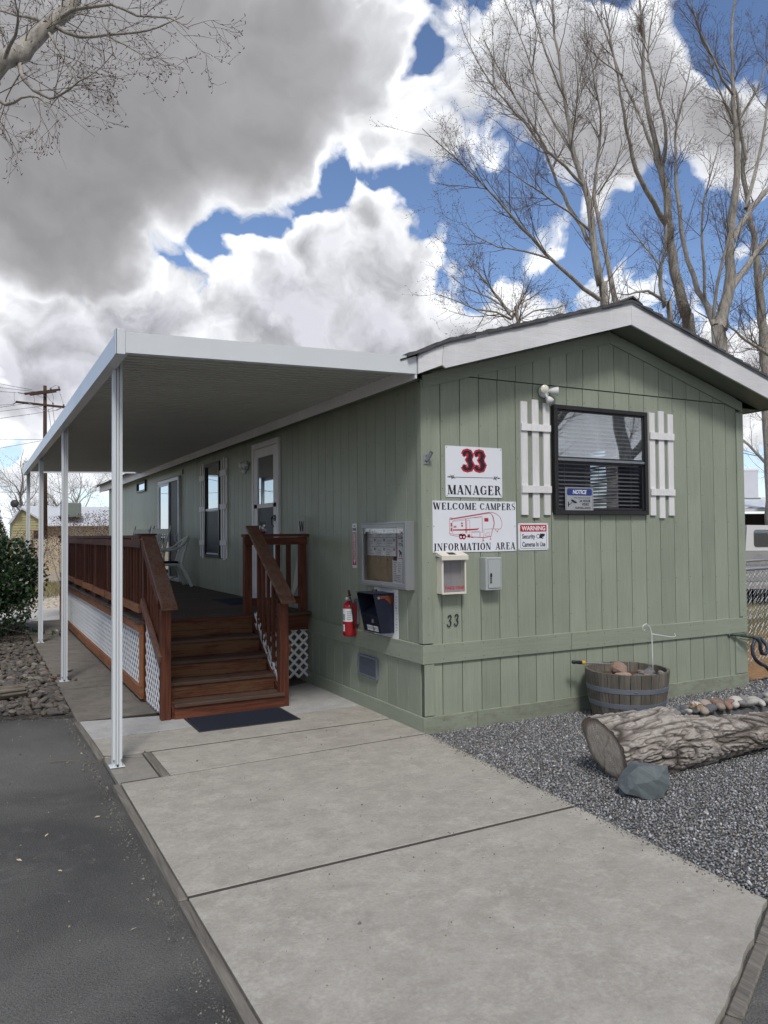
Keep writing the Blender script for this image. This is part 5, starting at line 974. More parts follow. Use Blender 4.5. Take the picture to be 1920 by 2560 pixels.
for a,b in zip(py[:-1],py[1:]):
    m=MB(); s=RN.uniform(-.004,.004); m.beam((-1.950,a+.004,1.668+s),(-1.950,b-.002 if b!=py[-1] else b+.09,1.668-s),.034,.088,b=.003); part('top_rail',m,m_ry,dk)
    m=MB(); m.beam((-1.950,a+.092,.972+s),(-1.950,b-.002,.968-s),.036,.088,b=.003); part('bottom_rail',m,m_oy,dk)
    m=MB(); m.beam((-1.905,a-.02 if a==py[0] else a+.001,1.737+s*.5),(-1.905,b-.001,1.737-s*.5),.145,.034,b=.005); part('rail_cap',m,m_ry,dk)
    nb=6; 
    for i in range(nb):
        y=a+.088+(b-a-.088)*(i+.45)/nb+.01
        if bm0 is None: q=MB(); q.box(-1.931,-1.896,-.0175,.0175,.935,1.70,.003); bm0=part('baluster',q,m_rz,dk); bm0.location=(0,y-0,0)
        else: linkcopy(bm0,dk,(0,y,0))
bm0.location=(0,py[0]+.088+(py[1]-py[0]-.088)*.45/6+.01+0,0)
m=MB(); m.box(-2.0,-1.80,2.49,2.665,1.756,1.772,.003); part('cap_block',m,m_rx,dk)
m=MB(); m.beam((-2.0,11.30,1.745),(-.05,11.30,1.745),.145,.034,b=.004); part('rail_cap',m,m_rx,dk)
m=MB(); m.box(-1.93,-.05,11.30,11.335,1.62,1.71); m.box(-1.93,-.05,11.30,11.335,.93,1.01); 
part('end_rail',m,m_rx,dk)
for x in np.arange(-1.8,-.1,.16): q=MB(); q.box(x,x+.035,11.265,11.298,.93,1.70,.003); part('baluster',q,m_rz,dk)
# steps
sy=[1.57,1.805,2.04,2.275,2.51]; szz=[.145,.305,.475,.65,DT]
for k in range(5):
    x0,x1=(-1.822,-.722) if k==0 else (-1.815,-.742)
    zlo=0.0 if k==0 else szz[k-1]+.001
    m=MB(); m.box(x0,x1,sy[k],sy[k]+.022,zlo,szz[k]-(.036 if k<4 else .029),.003); part('stair_riser',m,m_rx if k==0 else m_riser,dk)
    if k<4:
        m=MB(); m.box(x0-.004 if k==0 else x0,x1+(.004 if k==0 else 0),sy[k]-.020,sy[k]+.118,szz[k]-.035,szz[k],.006); part('stair_tread',m,m_tread,dk)
        m=MB(); m.box(x0,x1,sy[k]+.122,sy[k+1]-.001,szz[k]-.035,szz[k],.005); part('stair_tread',m,m_tread,dk)
m=MB(); m.box(-1.815,-.742,2.485,2.512,.815,.846,.003); part('deck_nosing',m,m_rx,dk)
m=MB(); m.prism([(1.60,0),(2.5,.0),(2.5,.78),(2.30,.61),(1.60,.11)],lambda u,v,w:(w,u,v),-1.842,-1.817); part('stringer',m,m_rx,dk)
m=MB(); m.prism([(1.62,0),(2.5,.0),(2.5,.76),(2.30,.58),(1.62,.10)],lambda u,v,w:(w,u,v),-.740,-.716); part('stringer',m,m_rx,dk)
def stairrail(x,x0,x1,y0,yt,mo):
    q=MB(); q.box(x0,x1,1.582,1.672,0,1.045,.004); part('newel_post',q,m_rz,dk)
    zt=lambda y:1.062+(y-1.50)*.662
    q=MB(); q.beam((x+.012,1.492,zt(1.492)+.0),(x+.012,yt,zt(yt)),.148,.036,b=.005); part('stair_cap',q,m_cap,dk)
    q=MB(); q.beam((x-.045*mo,1.675,zt(1.675)-.07),(x-.045*mo,2.54,zt(2.54)-.07),.034,.085,b=.003); part('stair_top_rail',q,m_ry,dk)
    q=MB(); q.beam((x-.055*mo,1.60,.565),(x-.055*mo,2.50,.935+.12),.034,.095,b=.003); part('stair_bottom_rail',q,m_cap,dk)
    for i in range(5):
        y=1.76+i*.158; q=MB(); q.box(x-.02,x+.015,y-.0175,y+.0175,.55+(y-1.6)*.545-.02-(.30 if mo<0 else 0),zt(y)-.018,.003); part('stair_baluster',q,m_rz,dk)
stairrail(-1.895,-1.945,-1.852,1.58,2.54,1)
stairrail(-.705,-.758,-.662,1.58,2.68,-1)
# rail beside the door side, y = 2.68
for x0,x1 in((-.782,-.694),(-.104,-.024)): q=MB(); q.box(x0,x1,2.66,2.745,.70 if x0<-.5 else .846,1.722,.004); part('railing_post',q,m_rz,dk)
q=MB(); q.box(-.79,-.022,2.640,2.658,1.632,1.718,.003); part('top_rail',q,m_rx,dk)
q=MB(); q.box(-.80,-.018,2.60,2.745,1.724,1.758,.005); part('rail_cap',q,m_rx,dk)
q=MB(); q.box(-.69,-.106,2.665,2.70,.935,1.02,.003); part('bottom_rail',q,m_rx,dk)
for x in(-.566,-.386,-.255): q=MB(); q.box(x-.0175,x+.035,2.664,2.70,1.02,1.63,.003); part('baluster',q,m_rz,dk)
q=MB(); q.box(-.69,-.022,2.612,2.65,.728,.822,.003); part('fascia_board',q,m_rx,dk)
q=MB(); q.box(-.73,-.022,2.512,2.61,.817,.845,.003); part('deck_board',q,m_deck,dk)
# lattice
def clip(poly,p,d):
    t0,t1=-1e9,1e9; n=len(poly)
    for i in range(n):
        a=poly[i];b=poly[(i+1)%n]; nx,ny=-(b[1]-a[1]),(b[0]-a[0]); den=nx*d[0]+ny*d[1]; num=nx*(a[0]-p[0])+ny*(a[1]-p[1])
        if abs(den)<1e-9:
            if num>0: return None
            continue
        t=num/den
        if den>0: t0=max(t0,t)
        else: t1=min(t1,t)
    return (t0,t1) if t1-t0>.02 else None
def lattice(poly,S,pitch=.117,wd=.028,lab=None):
    """poly counter-clockwise in (u,v)"""
    us=[p[0] for p in poly]; vs_=[p[1] for p in poly]; fr=MB()
    pn=None; strips=[]
    for sgn,off in((1,0.0),(-1,.006)):
        h=max(vs_)-min(vs_); u=min(us)-h; d=(math.sqrt(.5),sgn*math.sqrt(.5))
        while u<max(us)+h:
            p=(u,min(vs_)); c=clip(poly,p,d)
            if c:
                a=(p[0]+d[0]*c[0],p[1]+d[1]*c[0]); b=(p[0]+d[0]*c[1],p[1]+d[1]*c[1]); nx,ny=-d[1]*wd/2,d[0]*wd/2; mb=MB()
                mb.prism([(a[0]+nx,a[1]+ny),(a[0]-nx,a[1]-ny),(b[0]-nx,b[1]-ny),(b[0]+nx,b[1]+ny)],S,off,off+.005); strips.append(mb)
            u+=pitch
    m=MB(); quadb=[]; e=.004
    root=part('lattice_panel',strips[0],m_lat,dk,label=lab)
    for s in strips[1:]: part('lattice_strip',s,m_lat,root)
lattice([(-11.25,.150),(-2.59,.150),(-2.59,.725),(-11.25,.725)],lambda u,v,w:(-1.925-w,-u,v))
lattice([(-.655,.075),(-.026,.075),(-.026,.727),(-.655,.727)],lambda u,v,w:(u,2.645-w,v))
lattice([(-2.50,.02),(-1.69,.02),(-1.69,.52),(-2.50,.95)],lambda u,v,w:(-1.905-w,-u,v))
lattice([(-2.50,.02),(-1.68,.02),(-1.68,.22),(-2.50,.93)],lambda u,v,w:(-.712-w,-u,v))
# mats
def mat_(x0,x1,y0,y1,z,lab,cat='mat'):
    r=thing('door_mat',lab,cat,((x0+x1)/2,(y0+y1)/2,z)); m=MB(); m.box(x0,x1,y0,y1,z,z+.006,.002); part('border',m,m_matedge,r); m=MB(); m.box(x0+.025,x1-.025,y0+.025,y1-.025,z+.004,z+.011,.003); part('pile',m,m_mat,r)
mat_(-1.742,-.775,.978,1.556,0.001,'dark navy door mat on the concrete at the foot of the steps')
mat_(-.62,-.08,3.85,4.78,DT+.001,'dark navy door mat on the deck in front of the entry door')
# resin chair facing away from the wall
def resin(lab,x,y,rz):
    r=thing('resin_chair',lab,'chair',(x,y,DT+.001)); q=lambda p:(x+p[0],y+p[1],DT+.001+p[2])
    m=MB(); 
    for i in range(7): a=-.24+i*.07; m.beam(q((a,-.23,.405-.003*i)),q((a,.23,.405-.003*i)),.058,.016,b=.004)
    m.tube([q(p) for p in((-.27,-.24,.40),(-.29,0,.405),(-.27,.24,.40),(.20,.24,.385),(.2,-.24,.385),(-.27,-.24,.40))],.020,6); part('seat',m,m_plast,r)
    for sy_ in(-1,1):
        for fx in(-1,1):
            m=MB(); m.beam(q((.20*1.0 if fx>0 else -.26,.24*sy_,.40)),q((.38 if fx>0 else -.30,.28*sy_,.0)),.055,.03,up=(0,1,0),b=.006); part('leg',m,m_plast,r)
        m=MB(); m.tube([q(p) for p in((-.28,.25*sy_,.40),(-.30,.275*sy_,.55),(-.28,.285*sy_,.63),(-.20,.29*sy_,.648),(.05,.29*sy_,.652),(.18,.27*sy_,.70),(.30,.22*sy_,.80),(.36,.12*sy_,.87))],[.020,.020,.022,.025,.025,.023,.022,.02],6); part('armrest',m,m_plast,r,True)
    m=MB(); m.tube([q(p) for p in((.20,-.22,.39),(.28,-.22,.66),(.36,-.13,.86),(.37,0,.885),(.36,.13,.86),(.28,.22,.66),(.20,.22,.39))],.022,6)
    for i in range(5): a=-.14+i*.07; m.beam(q((.20,a*.9,.40)),q((.365,a*.8,.86)),.030,.010,up=(0,1,0),b=.003)
    part('backrest',m,m_plast,r); m=MB(); m.box(x-.24,x+.16,y-.2,y+.2,DT+.422,DT+.45,.012); part('cushion',m,m_cush,r)
    return r
resin('white resin armchair with blue cushion on the deck against the wall',-.50,8.05,0)
def rocker(lab,x,y,rz):
    r=thing('rocking_chair',lab,'chair',(x,y,DT+.001)); ca,sa=math.cos(rz),math.sin(rz); q=lambda p:(x+p[0]*ca-p[1]*sa,y+p[0]*sa+p[1]*ca,DT+.001+p[2])
    for s in(-1,1):
        m=MB(); m.tube([q((-.42,.24*s,.09)),q((-.2,.24*s,.03)),q((.05,.24*s,.016)),q((.3,.24*s,.04)),q((.5,.24*s,.11))],.016,6); part('rocker',m,m_rocker,r)
        m=MB(); m.cyl(q((-.24,.24*s,.04)),q((-.24,.24*s,.62)),.018,.016,8); part('leg',m,m_rocker,r)
        m=MB(); m.tube([q((.18,.23*s,.03)),q((.20,.23*s,.42)),q((.28,.235*s,.8)),q((.37,.24*s,1.04)),q((.38,.24*s,1.07)),q((.385,.24*s,1.10))],[.017,.018,.020,.020,.012,.015],8); part('back_post',m,m_rocker,r)
        m=MB(); m.beam(q((-.28,.25*s,.635)),q((.25,.245*s,.65)),.06,.02,b=.006); part('armrest',m,m_rocker,r)
    m=MB(); m.obox(Vector(q((-.03,0,.42))),(.24,.24,.012),(Vector((ca,sa,0)),Vector((-sa,ca,0)),Vector((0,0,1))),.005); part('seat',m,m_rocker,r)
    m=MB(); m.beam(q((.34,-.23,.98)),q((.34,.23,.98)),.022,.11,b=.005); part('crest_rail',m,m_rocker,r)
    for i in range(6): a=-.17+i*.068; m=MB(); m.beam(q((.19,a,.43)),q((.335,a,.95)),.028,.010,up=(0,1,0),b=.003); part('back_slat',m,m_rocker,r)
rocker('nearer white slat back rocking chair before the sliding door',-.62,9.25,.5)
rocker('farther white slat back rocking chair behind the deck railing',-.78,10.35,.5)
# ------------------------------------------------------------------ SIGNS AND WALL THINGS (front wall)
def sign(name,lab,S,loc,u0,u1,v0,v1,cat='sign',mat=None,t=.004,off=.002):
    r=thing(name,lab,cat,loc); m=MB(); plate(m,lambda u,v,w:S(u,v,w+off),u0,u1,v0,v1,t); part('plate',m,mat or m_sign,r); return r
F0=FR(0); W1=.0068
def screws(r,S,pts,w=.006,rad=.006):
    m=MB()
    for u,v in pts: a=Vector(S(u,v,w));b=Vector(S(u,v,w+.003)); m.cyl(a,b,rad,rad*.7,8)
    part('screws',m,m_galv,r)
r=sign('office_sign','white sign reading 33 MANAGER with red outlined numerals',F0,(.556,0,2.07),.243,.872,2.076,2.542)
for k,(a,b) in enumerate(((.422,.548),(.556,.682))):
    for fat,mt,w in((1,m_redink,0),(0,m_ink,.0008)):
        m=MB(); e=.0
        G['3']=(.62,[_path(_3,[x*1.3+(.24 if fat else .03) for x in _3w])]); serif(m,'3',F0,a+.008,b-.008,2.325,2.502,W1+w)
        # ball terminals
        for cx,cy in((.15,.77),(.13,.22)): fill(m,F0,ell(a+(b-a)*(cx+.05),2.315+.197*cy,.021 if fat else .011,.021 if fat else .011,12),W1+w+.0001)
        part('numeral',m,mt,r)
G['3']=(.62,[_path(_3,_3w)])
m=MB(); line(m,F0,[(.262,2.257),(.852,2.261)],.005,W1)
for s,x in((1,.262),(-1,.852)):
    fill(m,F0,[(x,2.259),(x+.022*s,2.266),(x+.04*s,2.26),(x+.022*s,2.253)],W1)
    line(m,F0,ell(x+.055*s,2.259,.014,.012,8,40,320),.005,W1); line(m,F0,[(x+.045*s,2.238),(x+.06*s,2.258),(x+.075*s,2.280)],.004,W1); line(m,F0,[(x+.03*s,2.278),(x+.05*s,2.262),(x+.085*s,2.245)],.004,W1)
part('arrow_ornament',m,m_ink,r)
m=MB(); serif(m,'MANAGER',F0,.262,.862,2.100,2.186,W1); part('lettering',m,m_ink,r); screws(r,F0,[(.258,2.527),(.858,2.527),(.258,2.09),(.858,2.09)])
r=sign('welcome_sign','white WELCOME CAMPERS INFORMATION AREA sign with red trailer drawing',F0,(.56,0,1.57),.101,1.030,1.575,2.042)
for wd_,a,b,c_,d_ in(('WELCOME',.106,.578,1.962,2.024),('CAMPERS',.612,1.022,1.962,2.024),('INFORMATION',.112,.735,1.592,1.657),('AREA',.785,1.014,1.592,1.657)): m=MB(); serif(m,wd_,F0,a,b,c_,d_,W1); part('lettering',m,m_ink,r)
screws(r,F0,[(.12,2.03),(1.01,2.03),(.12,1.587),(1.01,1.587),(.115,1.81),(1.012,1.81)])
def rv(x,y):
    s=(x-130)/1330; yt=78+4*s; yb=910-40*s; t=(y-yt)/(yb-yt); return (.101+.929*s,2.042-.467*t)
RVL=[([(385,370),(1000,258),(1060,255),(1130,280),(1190,330),(1220,410),(1222,460),(1200,515),(1180,522),(1065,522)],.004),([(400,378),(1005,268),(1050,282),(1075,340),(1092,430),(1078,500),(1065,530),(1040,640),(930,662),(720,652),(640,650),(600,612)],.006),
([(385,370),(385,600),(400,625),(490,642),(530,640)],.004),([(385,600),(450,612),(520,615),(600,600)],.003),([(1068,300),(1090,360),(1100,430),(1085,500)],.003),([(435,600),(435,395),(640,362)],.003),([(435,410),(630,385)],.002),([(640,362),(640,595)],.008),
([(655,590),(655,400),(665,385),(690,385),(702,400),(702,590)],.003),([(640,365),(895,322)],.003),([(700,352),(895,335),(900,590)],.003),([(905,322),(905,560)],.002),([(920,655),(930,528),(1062,520)],.003),([(730,650),(730,575),(855,570),(855,652)],.003),([(728,575),(858,570)],.005),
([(865,655),(868,572),(890,570)],.003),([(950,635),(955,590),(1015,580),(1012,625),(985,638),(950,635)],.003),([(903,655),(906,715)],.004),([(915,655),(918,712)],.003),([(895,716),(930,712)],.006),([(1028,645),(1032,685)],.004),([(1018,688),(1046,685)],.005),([(1110,522),(1115,550),(1140,560),(1160,545),(1162,522)],.003),([(1140,560),(1146,575)],.007),([(388,352),(425,350),(428,372)],.004)]
m=MB()
for pl,wd in RVL: line(m,F0,[rv(*p) for p in pl],wd,W1)
for x0,y0,x1,y1 in((402,430,424,492),(402,508,424,566),(450,478,466,510),(474,476,490,508),(565,425,592,452),(568,464,594,490),(934,348,1000,405),(665,612,705,662)): fill(m,F0,[rv(x0,y1),rv(x1,y1),rv(x1,y0),rv(x0,y0)],W1)
fill(m,F0,[rv(435,555),rv(435,535),rv(640,528),rv(850,514),rv(846,526),rv(820,540),rv(640,553)],W1)
fill(m,F0,[rv(720,655),rv(755,655),rv(745,668),rv(725,666)],W1)
for cx,cy in((562,650),(607,650)):
    c=rv(cx,cy); line(m,F0,ell(c[0],c[1],.017,.019,14)+[ell(c[0],c[1],.017,.019,14)[0]],.013,W1)
quad(m,F0,rv(530,0)[0],rv(632,0)[0],rv(530,640)[1],rv(530,615)[1],W1)
part('trailer_drawing',m,m_redink,r)
r=sign('warning_sign','small red and white WARNING sign about security cameras below the shutter',F0,(1.235,0,1.58),1.053,1.416,1.580,1.838)
m=MB(); plate(m,lambda u,v,w:F0(u,v,W1+w*.1),1.075,1.395,1.757,1.823,.003,.006); part('header',m,m_redink,r)
m=MB(); text(m,'WARNING',F0,1.092,1.378,1.767,1.812,.012,w=W1+.001); part('header_text',m,m_wink,r)
m=MB(); text(m,'Security',F0,1.098,1.255,1.676,1.735,.012,w=W1); text(m,'Cameras In Use',F0,1.098,1.378,1.612,1.660,.012,w=W1)
line(m,F0,[(1.077,1.753),(1.077,1.605),(1.085,1.597),(1.385,1.597),(1.393,1.605),(1.393,1.753)],.003,W1); line(m,F0,ell(1.290,1.712,.018,.020,14)+[(1.308,1.712)],.005,W1); fill(m,F0,[(1.305,1.694),(1.335,1.690),(1.345,1.705),(1.368,1.712),(1.375,1.735),(1.315,1.738)],W1); fill(m,F0,[(1.33,1.695),(1.35,1.685),(1.355,1.70)],W1)
part('lettering',m,m_ink,r); screws(r,F0,[(1.063,1.828),(1.406,1.828),(1.063,1.59),(1.406,1.59)],.006,.005)
# notice sign stuck on the window screen
Fw=FR(-.022); r=sign('notice_sign','blue and silver NOTICE video surveillance sign inside the window lower corner',Fw,(1.80,-.02,1.96),1.620,1.984,1.966,2.194,mat=m_notice,t=.002)
m=MB(); plate(m,lambda u,v,w:Fw(u,v,.0045+w*.1),1.642,1.966,2.112,2.180,.002,.012); part('header',m,m_blueink,r)
m=MB(); text(m,'NOTICE',Fw,1.715,1.895,2.126,2.168,.012,.2,w=.0058); part('header_text',m,m_wink,r)
m=MB(); text(m,'THIS AREA IS UNDER',Fw,1.725,1.945,2.082,2.096,.0,w=.0052); text(m,'24 HOUR',Fw,1.80,1.945,2.046,2.072,.012,w=.0052); text(m,'VIDEO',Fw,1.83,1.925,2.012,2.038,.012,w=.0052); text(m,'SURVEILLANCE',Fw,1.745,1.945,1.978,2.000,.01,w=.0052)
fill(m,Fw,[(1.690,2.058),(1.700,2.076),(1.765,2.048),(1.768,2.036),(1.735,2.034)],.0052); fill(m,Fw,[(1.652,2.000),(1.664,2.000),(1.664,2.048),(1.652,2.052)],.0052); line(m,Fw,[(1.66,2.02),(1.69,2.03),(1.705,2.045)],.007,.0052)
line(m,Fw,[(1.632,1.974),(1.632,2.186),(1.974,2.186),(1.974,1.974)],.003,.0052); part('lettering',m,m_ink,r)
# brochure box
bx=thing('brochure_box','cream TAKE ONE brochure box with clear front below the welcome sign','box',(.268,0,1.2))
m=MB(); m.box(.142,.398,-.008,-.001,1.21,1.53,.002); m.box(.142,.150,-.085,-.008,1.21,1.53,.002); m.box(.390,.398,-.085,-.008,1.21,1.53,.002); m.box(.150,.390,-.085,-.008,1.21,1.218); frame_xz(m,.142,.398,1.205,1.535,.016,-.092,-.086,.002); m.box(.318,.392,-.094,-.087,1.205,1.224); part('case',m,m_cream,bx)
m=MB(); m.prism([(-.004,1.545),(-.004,1.583),(-.112,1.548),(-.112,1.510),(-.104,1.510),(-.100,1.53)],lambda u,v,w:(w,u,v),.130,.410); part('lid',m,m_cream,bx); m=MB(); m.add([(.225,-.030,1.5765),(.300,-.030,1.5765),(.300,-.085,1.5587),(.225,-.085,1.5587)],[(0,1,2,3)]); part('lid_label',m,m_matedge,bx)
m=MB(); m.box(.158,.382,-.089,-.0875,1.221,1.519); part('cover',m,m_clear,bx)
m=MB(); text(m,'TAKE ONE',lambda u,v,w:(u,-.0895-w,v),.166,.376,1.246,1.276,.015); part('lettering',m,m_redink,bx)
m=MB(); m.box(.150,.390,-.014,-.009,1.22,1.52); part('back_liner',m,plain('grey lavender liner',(.40,.385,.41),.6,.05),bx)
m=MB(); 
for z in(1.29,1.345,1.405,1.46): m.box(.185,.285,-.016,-.0145,z,z+.003)
m.box(.185,.188,-.016,-.0145,1.25,1.50); m.box(.284,.287,-.016,-.0145,1.25,1.50); part('liner_ribs',m,m_greyprint,bx)
# key cabinet
kb=thing('key_cabinet','grey steel key cabinet with push button lock right of the brochure box','cabinet',(.70,0,1.22))
m=MB(); m.box(.606,.786,-.100,-.001,1.222,1.524,.005); part('case',m,m_grey,kb); m=MB(); frame_xz(m,.628,.770,1.240,1.508,.003,-.1015,-.0995,0); part('door_gap',m,m_drip,kb); m=MB(); m.box(.632,.766,-.106,-.100,1.244,1.504,.003); part('door',m,m_grey,kb)
m=MB(); m.box(.648,.664,-.122,-.106,1.345,1.380,.004); part('knob',m,m_blk,kb); m=MB(); m.box(.644,.668,-.110,-.106,1.288,1.342,.002); part('keypad',m,m_silver,kb)
m=MB()
for i in range(2):
    for j in range(4): m.box(.647+i*.011,.654+i*.011,-.112,-.110,1.292+j*.012,1.299+j*.012)
part('keys',m,m_blk,kb)
# metal digits on the siding
hn=thing('house_number','dark metal italic house number 33 screwed to the siding','house number',(.306,0,.90))
for a,b,z in((.236,.300,.908),(.312,.374,.912)):
    m=MB(); pts=[(a+(b-a)*(p[0]*1.3+.18*p[1]),z+.108*p[1]) for p in _3]; 
    m.tube([(u,-.010,v) for u,v in pts],[.004+.034*w_*.35 for w_ in _3w],6); part('digit',m,m_navy,hn,True)
# flag bracket at the corner
fb=thing('flag_bracket','small metal flagpole bracket screwed to the corner board','bracket',(.03,-.02,2.36))
m=MB(); m.box(.008,.058,-.026,-.019,2.362,2.45,.003); part('mounting_plate',m,m_galv,fb); m=MB(); m.cyl((.034,-.03,2.395),(.050,-.085,2.465),.018,.018,12,False); m.beam((.034,-.022,2.40),(.040,-.05,2.42),.022,.012); part('socket',m,m_galv,fb); 
m=MB(); m.cyl((.033,-.026,2.385),(.033,-.031,2.385),.006,.005,8); m.cyl((.033,-.026,2.440),(.033,-.031,2.440),.006,.005,8); part('screws',m,m_drip,fb)
# security lights
def seclight(lab,loc,S3,sensor=True):
    r=thing('security_light',lab,'light',loc)
    m=MB(); m.lathe(S3(0,0,0),[(.0,.0),(.062,0),(.062,.018),(.050,.032),(.0,.036)],18,S3.n,False); part('base',m,m_fix,r,True)
    for d0,dr,L in(((-.045,.010,.05),S3.a,.07),((.075,.005,.045),S3.b,.07)):
        c=Vector(S3(*d0)); d=Vector(dr).normalized(); m=MB(); m.cyl(Vector(S3(0,0,.03)),c,.012,.012,8); part('arm',m,m_fix,r)
        m=MB(); m.lathe(c,[(.0,-.035),(.020,-.035),(.026,-.01),(.040,.03),(.044,.055)],16,d,False); hd=part('lamp_head',m,m_fix,r,True); m=MB(); m.lathe(c,[(.040,.048),(.030,.056),(.0,.060)],16,d,False); part('lens',m,m_lens,hd,True)
    c=Vector(S3(.03,-.085,.05)); m=MB(); m.lathe(c,[(.0,-.03),(.026,-.03),(.034,.0),(.036,.03),(.0,.038)],12,S3.c,False); part('sensor',m,m_fix,r,True); m=MB(); m.cyl(Vector(S3(0,-.02,.02)),c,.010,.010,8); part('sensor_arm',m,m_fix,r)
class P3:
    def __init__(s,o,u,n,a,b,c): s.o=Vector(o);s.u=Vector(u);s.n=Vector(n);s.a=a;s.b=b;s.c=c
    def __call__(s,x,z,w): return s.o+s.u*x+Vector((0,0,z))+s.n*w
seclight('white twin head security light above the left shutter of the front window',(1.36,-.005,3.11),P3((1.375,-.012,3.118),(1,0,0),(0,-1,0),(-.35,-1,-.05),(.95,-.6,-.05),(.1,-.8,-.75)))
seclight('white twin head security light between the entry door and side window',(-.005,5.0,2.74),P3((-.003,4.97,2.76),(0,-1,0),(-1,0,0),(-1,-.1,-.15),(-.5,.9,-.1),(-.7,0,-.8)))
# ------------------------------------------------------------------ SIDE WALL THINGS
S0=SD(0)
bb=thing('bulletin_board','silver framed glass bulletin board cabinet with notices on the side wall','bulletin board',(0,.61,1.24))
m=MB(); Y0,Y1,Z0,Z1=.145,1.075,1.238,1.860
m.box(-.078,-.001,Y0,Y1,Z1-.012,Z1,.002); m.box(-.078,-.001,Y0,Y1,Z0,Z0+.012,.002); m.box(-.078,-.001,Y0,Y0+.012,Z0+.012,Z1-.012,.002); m.box(-.078,-.001,Y1-.012,Y1,Z0+.012,Z1-.012,.002); part('case',m,m_silver,bb)
m=MB(); frame_yz(m,Y0+.004,Y1-.004,Z0+.004,Z1-.004,.052,-.090,-.0785,.003); fr_=part('door_frame',m,m_silver,bb)
m=MB(); frame_yz(m,Y0+.018,Y1-.018,Z0+.018,Z1-.018,.004,-.0915,-.0895,0); part('door_gap',m,m_drip,fr_); m=MB(); m.cyl((-.090,.61,1.268),(-.098,.61,1.268),.010,.010,10); part('lock',m,m_drip,fr_)
m=MB(); m.box(-.020,-.014,Y0+.013,Y1-.013,Z0+.013,Z1-.013); part('cork_panel',m,m_cork,bb)
m=MB(); m.box(-.080,-.0785,Y0+.055,Y1-.055,Z0+.055,Z1-.055); part('pane',m,glassmat('board glass',.03,clear=.94),bb)
Sb=lambda u,v,w=0:(-.021-w,-u,v)
for i in range(3):
    for j in range(3):
        u0=-1.045+i*.198; v0=1.713-j*.088; m=MB(); m.box(-.0225,-.0205,-(u0+.192),-u0,v0,v0+.084); c_=part('business_card',m,m_paper,bb)
        m=MB(); quad(m,Sb,u0+.14,u0+.18,v0+.050,v0+.076,.002)
        for t_ in range(4): quad(m,Sb,u0+.015,u0+.015+RN.uniform(.06,.12),v0+.012+t_*.016,v0+.012+t_*.016+.005,.002)
        part('print',m,m_greyprint,c_)
m=MB(); m.box(-.024,-.0205,.165,.430,1.50,1.805); ps=part('poster',m,m_paper,bb); m=MB(); P_=lambda u,v,w=0:(-.0243-w,-u,v)
line(m,P_,[(-.17,1.795),(-.41,1.795),(-.418,1.787),(-.418,1.525),(-.41,1.517),(-.17,1.517)],.006); text(m,'Please',P_,-.395,-.262,1.742,1.782,.005,.3); part('red_print',m,m_redink,ps)
m=MB(); text(m,'CLEAN UP',P_,-.405,-.20,1.700,1.732,.015); text(m,'AFTER',P_,-.345,-.25,1.672,1.692,.012); text(m,'YOUR DOG',P_,-.405,-.18,1.630,1.662,.015)
fill(m,P_,[(-.395,1.590),(-.380,1.605),(-.372,1.588),(-.345,1.582),(-.338,1.570),(-.345,1.545),(-.340,1.530),(-.350,1.530),(-.358,1.556),(-.372,1.556),(-.378,1.530),(-.388,1.530),(-.382,1.572),(-.397,1.580)]); part('black_print',m,m_ink,ps)
m=MB(); m.box(-.0235,-.0205,.325,.520,1.285,1.500); fl=part('flyer',m,m_paper,bb); m=MB()
for t_ in range(11): quad(m,P_,-.505,-.505+RN.uniform(.05,.075) if t_<7 else -.505+RN.uniform(.12,.16),1.30+t_*.017 if 0 else 1.475-t_*.017,1.482-t_*.017,.0002)
for t_ in range(6): quad(m,P_,-.415,-.415+RN.uniform(.04,.07),1.475-t_*.017,1.481-t_*.017,.0002)
part('print',m,m_greyprint,fl); m=MB(); m.box(-.0245,-.0235,.43,.50,1.495,1.535); part('photo_print',m,m_ink,bb)
m=MB()
for u,v in((-.80,1.51),(-.62,1.50),(-.86,1.30),(-.82,1.29),(-1.0,1.53),(-.70,1.532)): m.cyl(Sb(u,v,0),Sb(u,v,.008),.006,.004,6)
part('push_pins',m,m_blk,bb)
# FIRE EXTINGUISHER sign: vertical lettering
r=sign('extinguisher_sign','narrow red and white vertical FIRE EXTINGUISHER arrow sign on the side wall',S0,(0,1.38,1.395),-1.432,-1.328,1.396,1.858)
m=MB(); text(m,'FIRE',S0,-1.422,-1.338,1.782,1.812,.02,w=W1)
for i,ch in enumerate('EXTINGUISHER'): 
    z=1.752-i*.0245; hw=.014 if ch!='I' else .005; text(m,ch,S0,-1.380-hw,-1.380+hw,z,z+.018,.02,w=W1)
fill(m,S0,[(-1.41,1.838),(-1.35,1.838),(-1.38,1.822)],W1); part('lettering',m,m_ink,r)
m=MB(); quad(m,S0,-1.424,-1.404,1.425,1.772,W1); quad(m,S0,-1.356,-1.336,1.425,1.772,W1); fill(m,S0,[(-1.404,1.425),(-1.380,1.425),(-1.380,1.432),(-1.404,1.475)],W1); fill(m,S0,[(-1.380,1.425),(-1.356,1.425),(-1.356,1.475),(-1.380,1.432)],W1); part('red_border',m,m_redink,r)
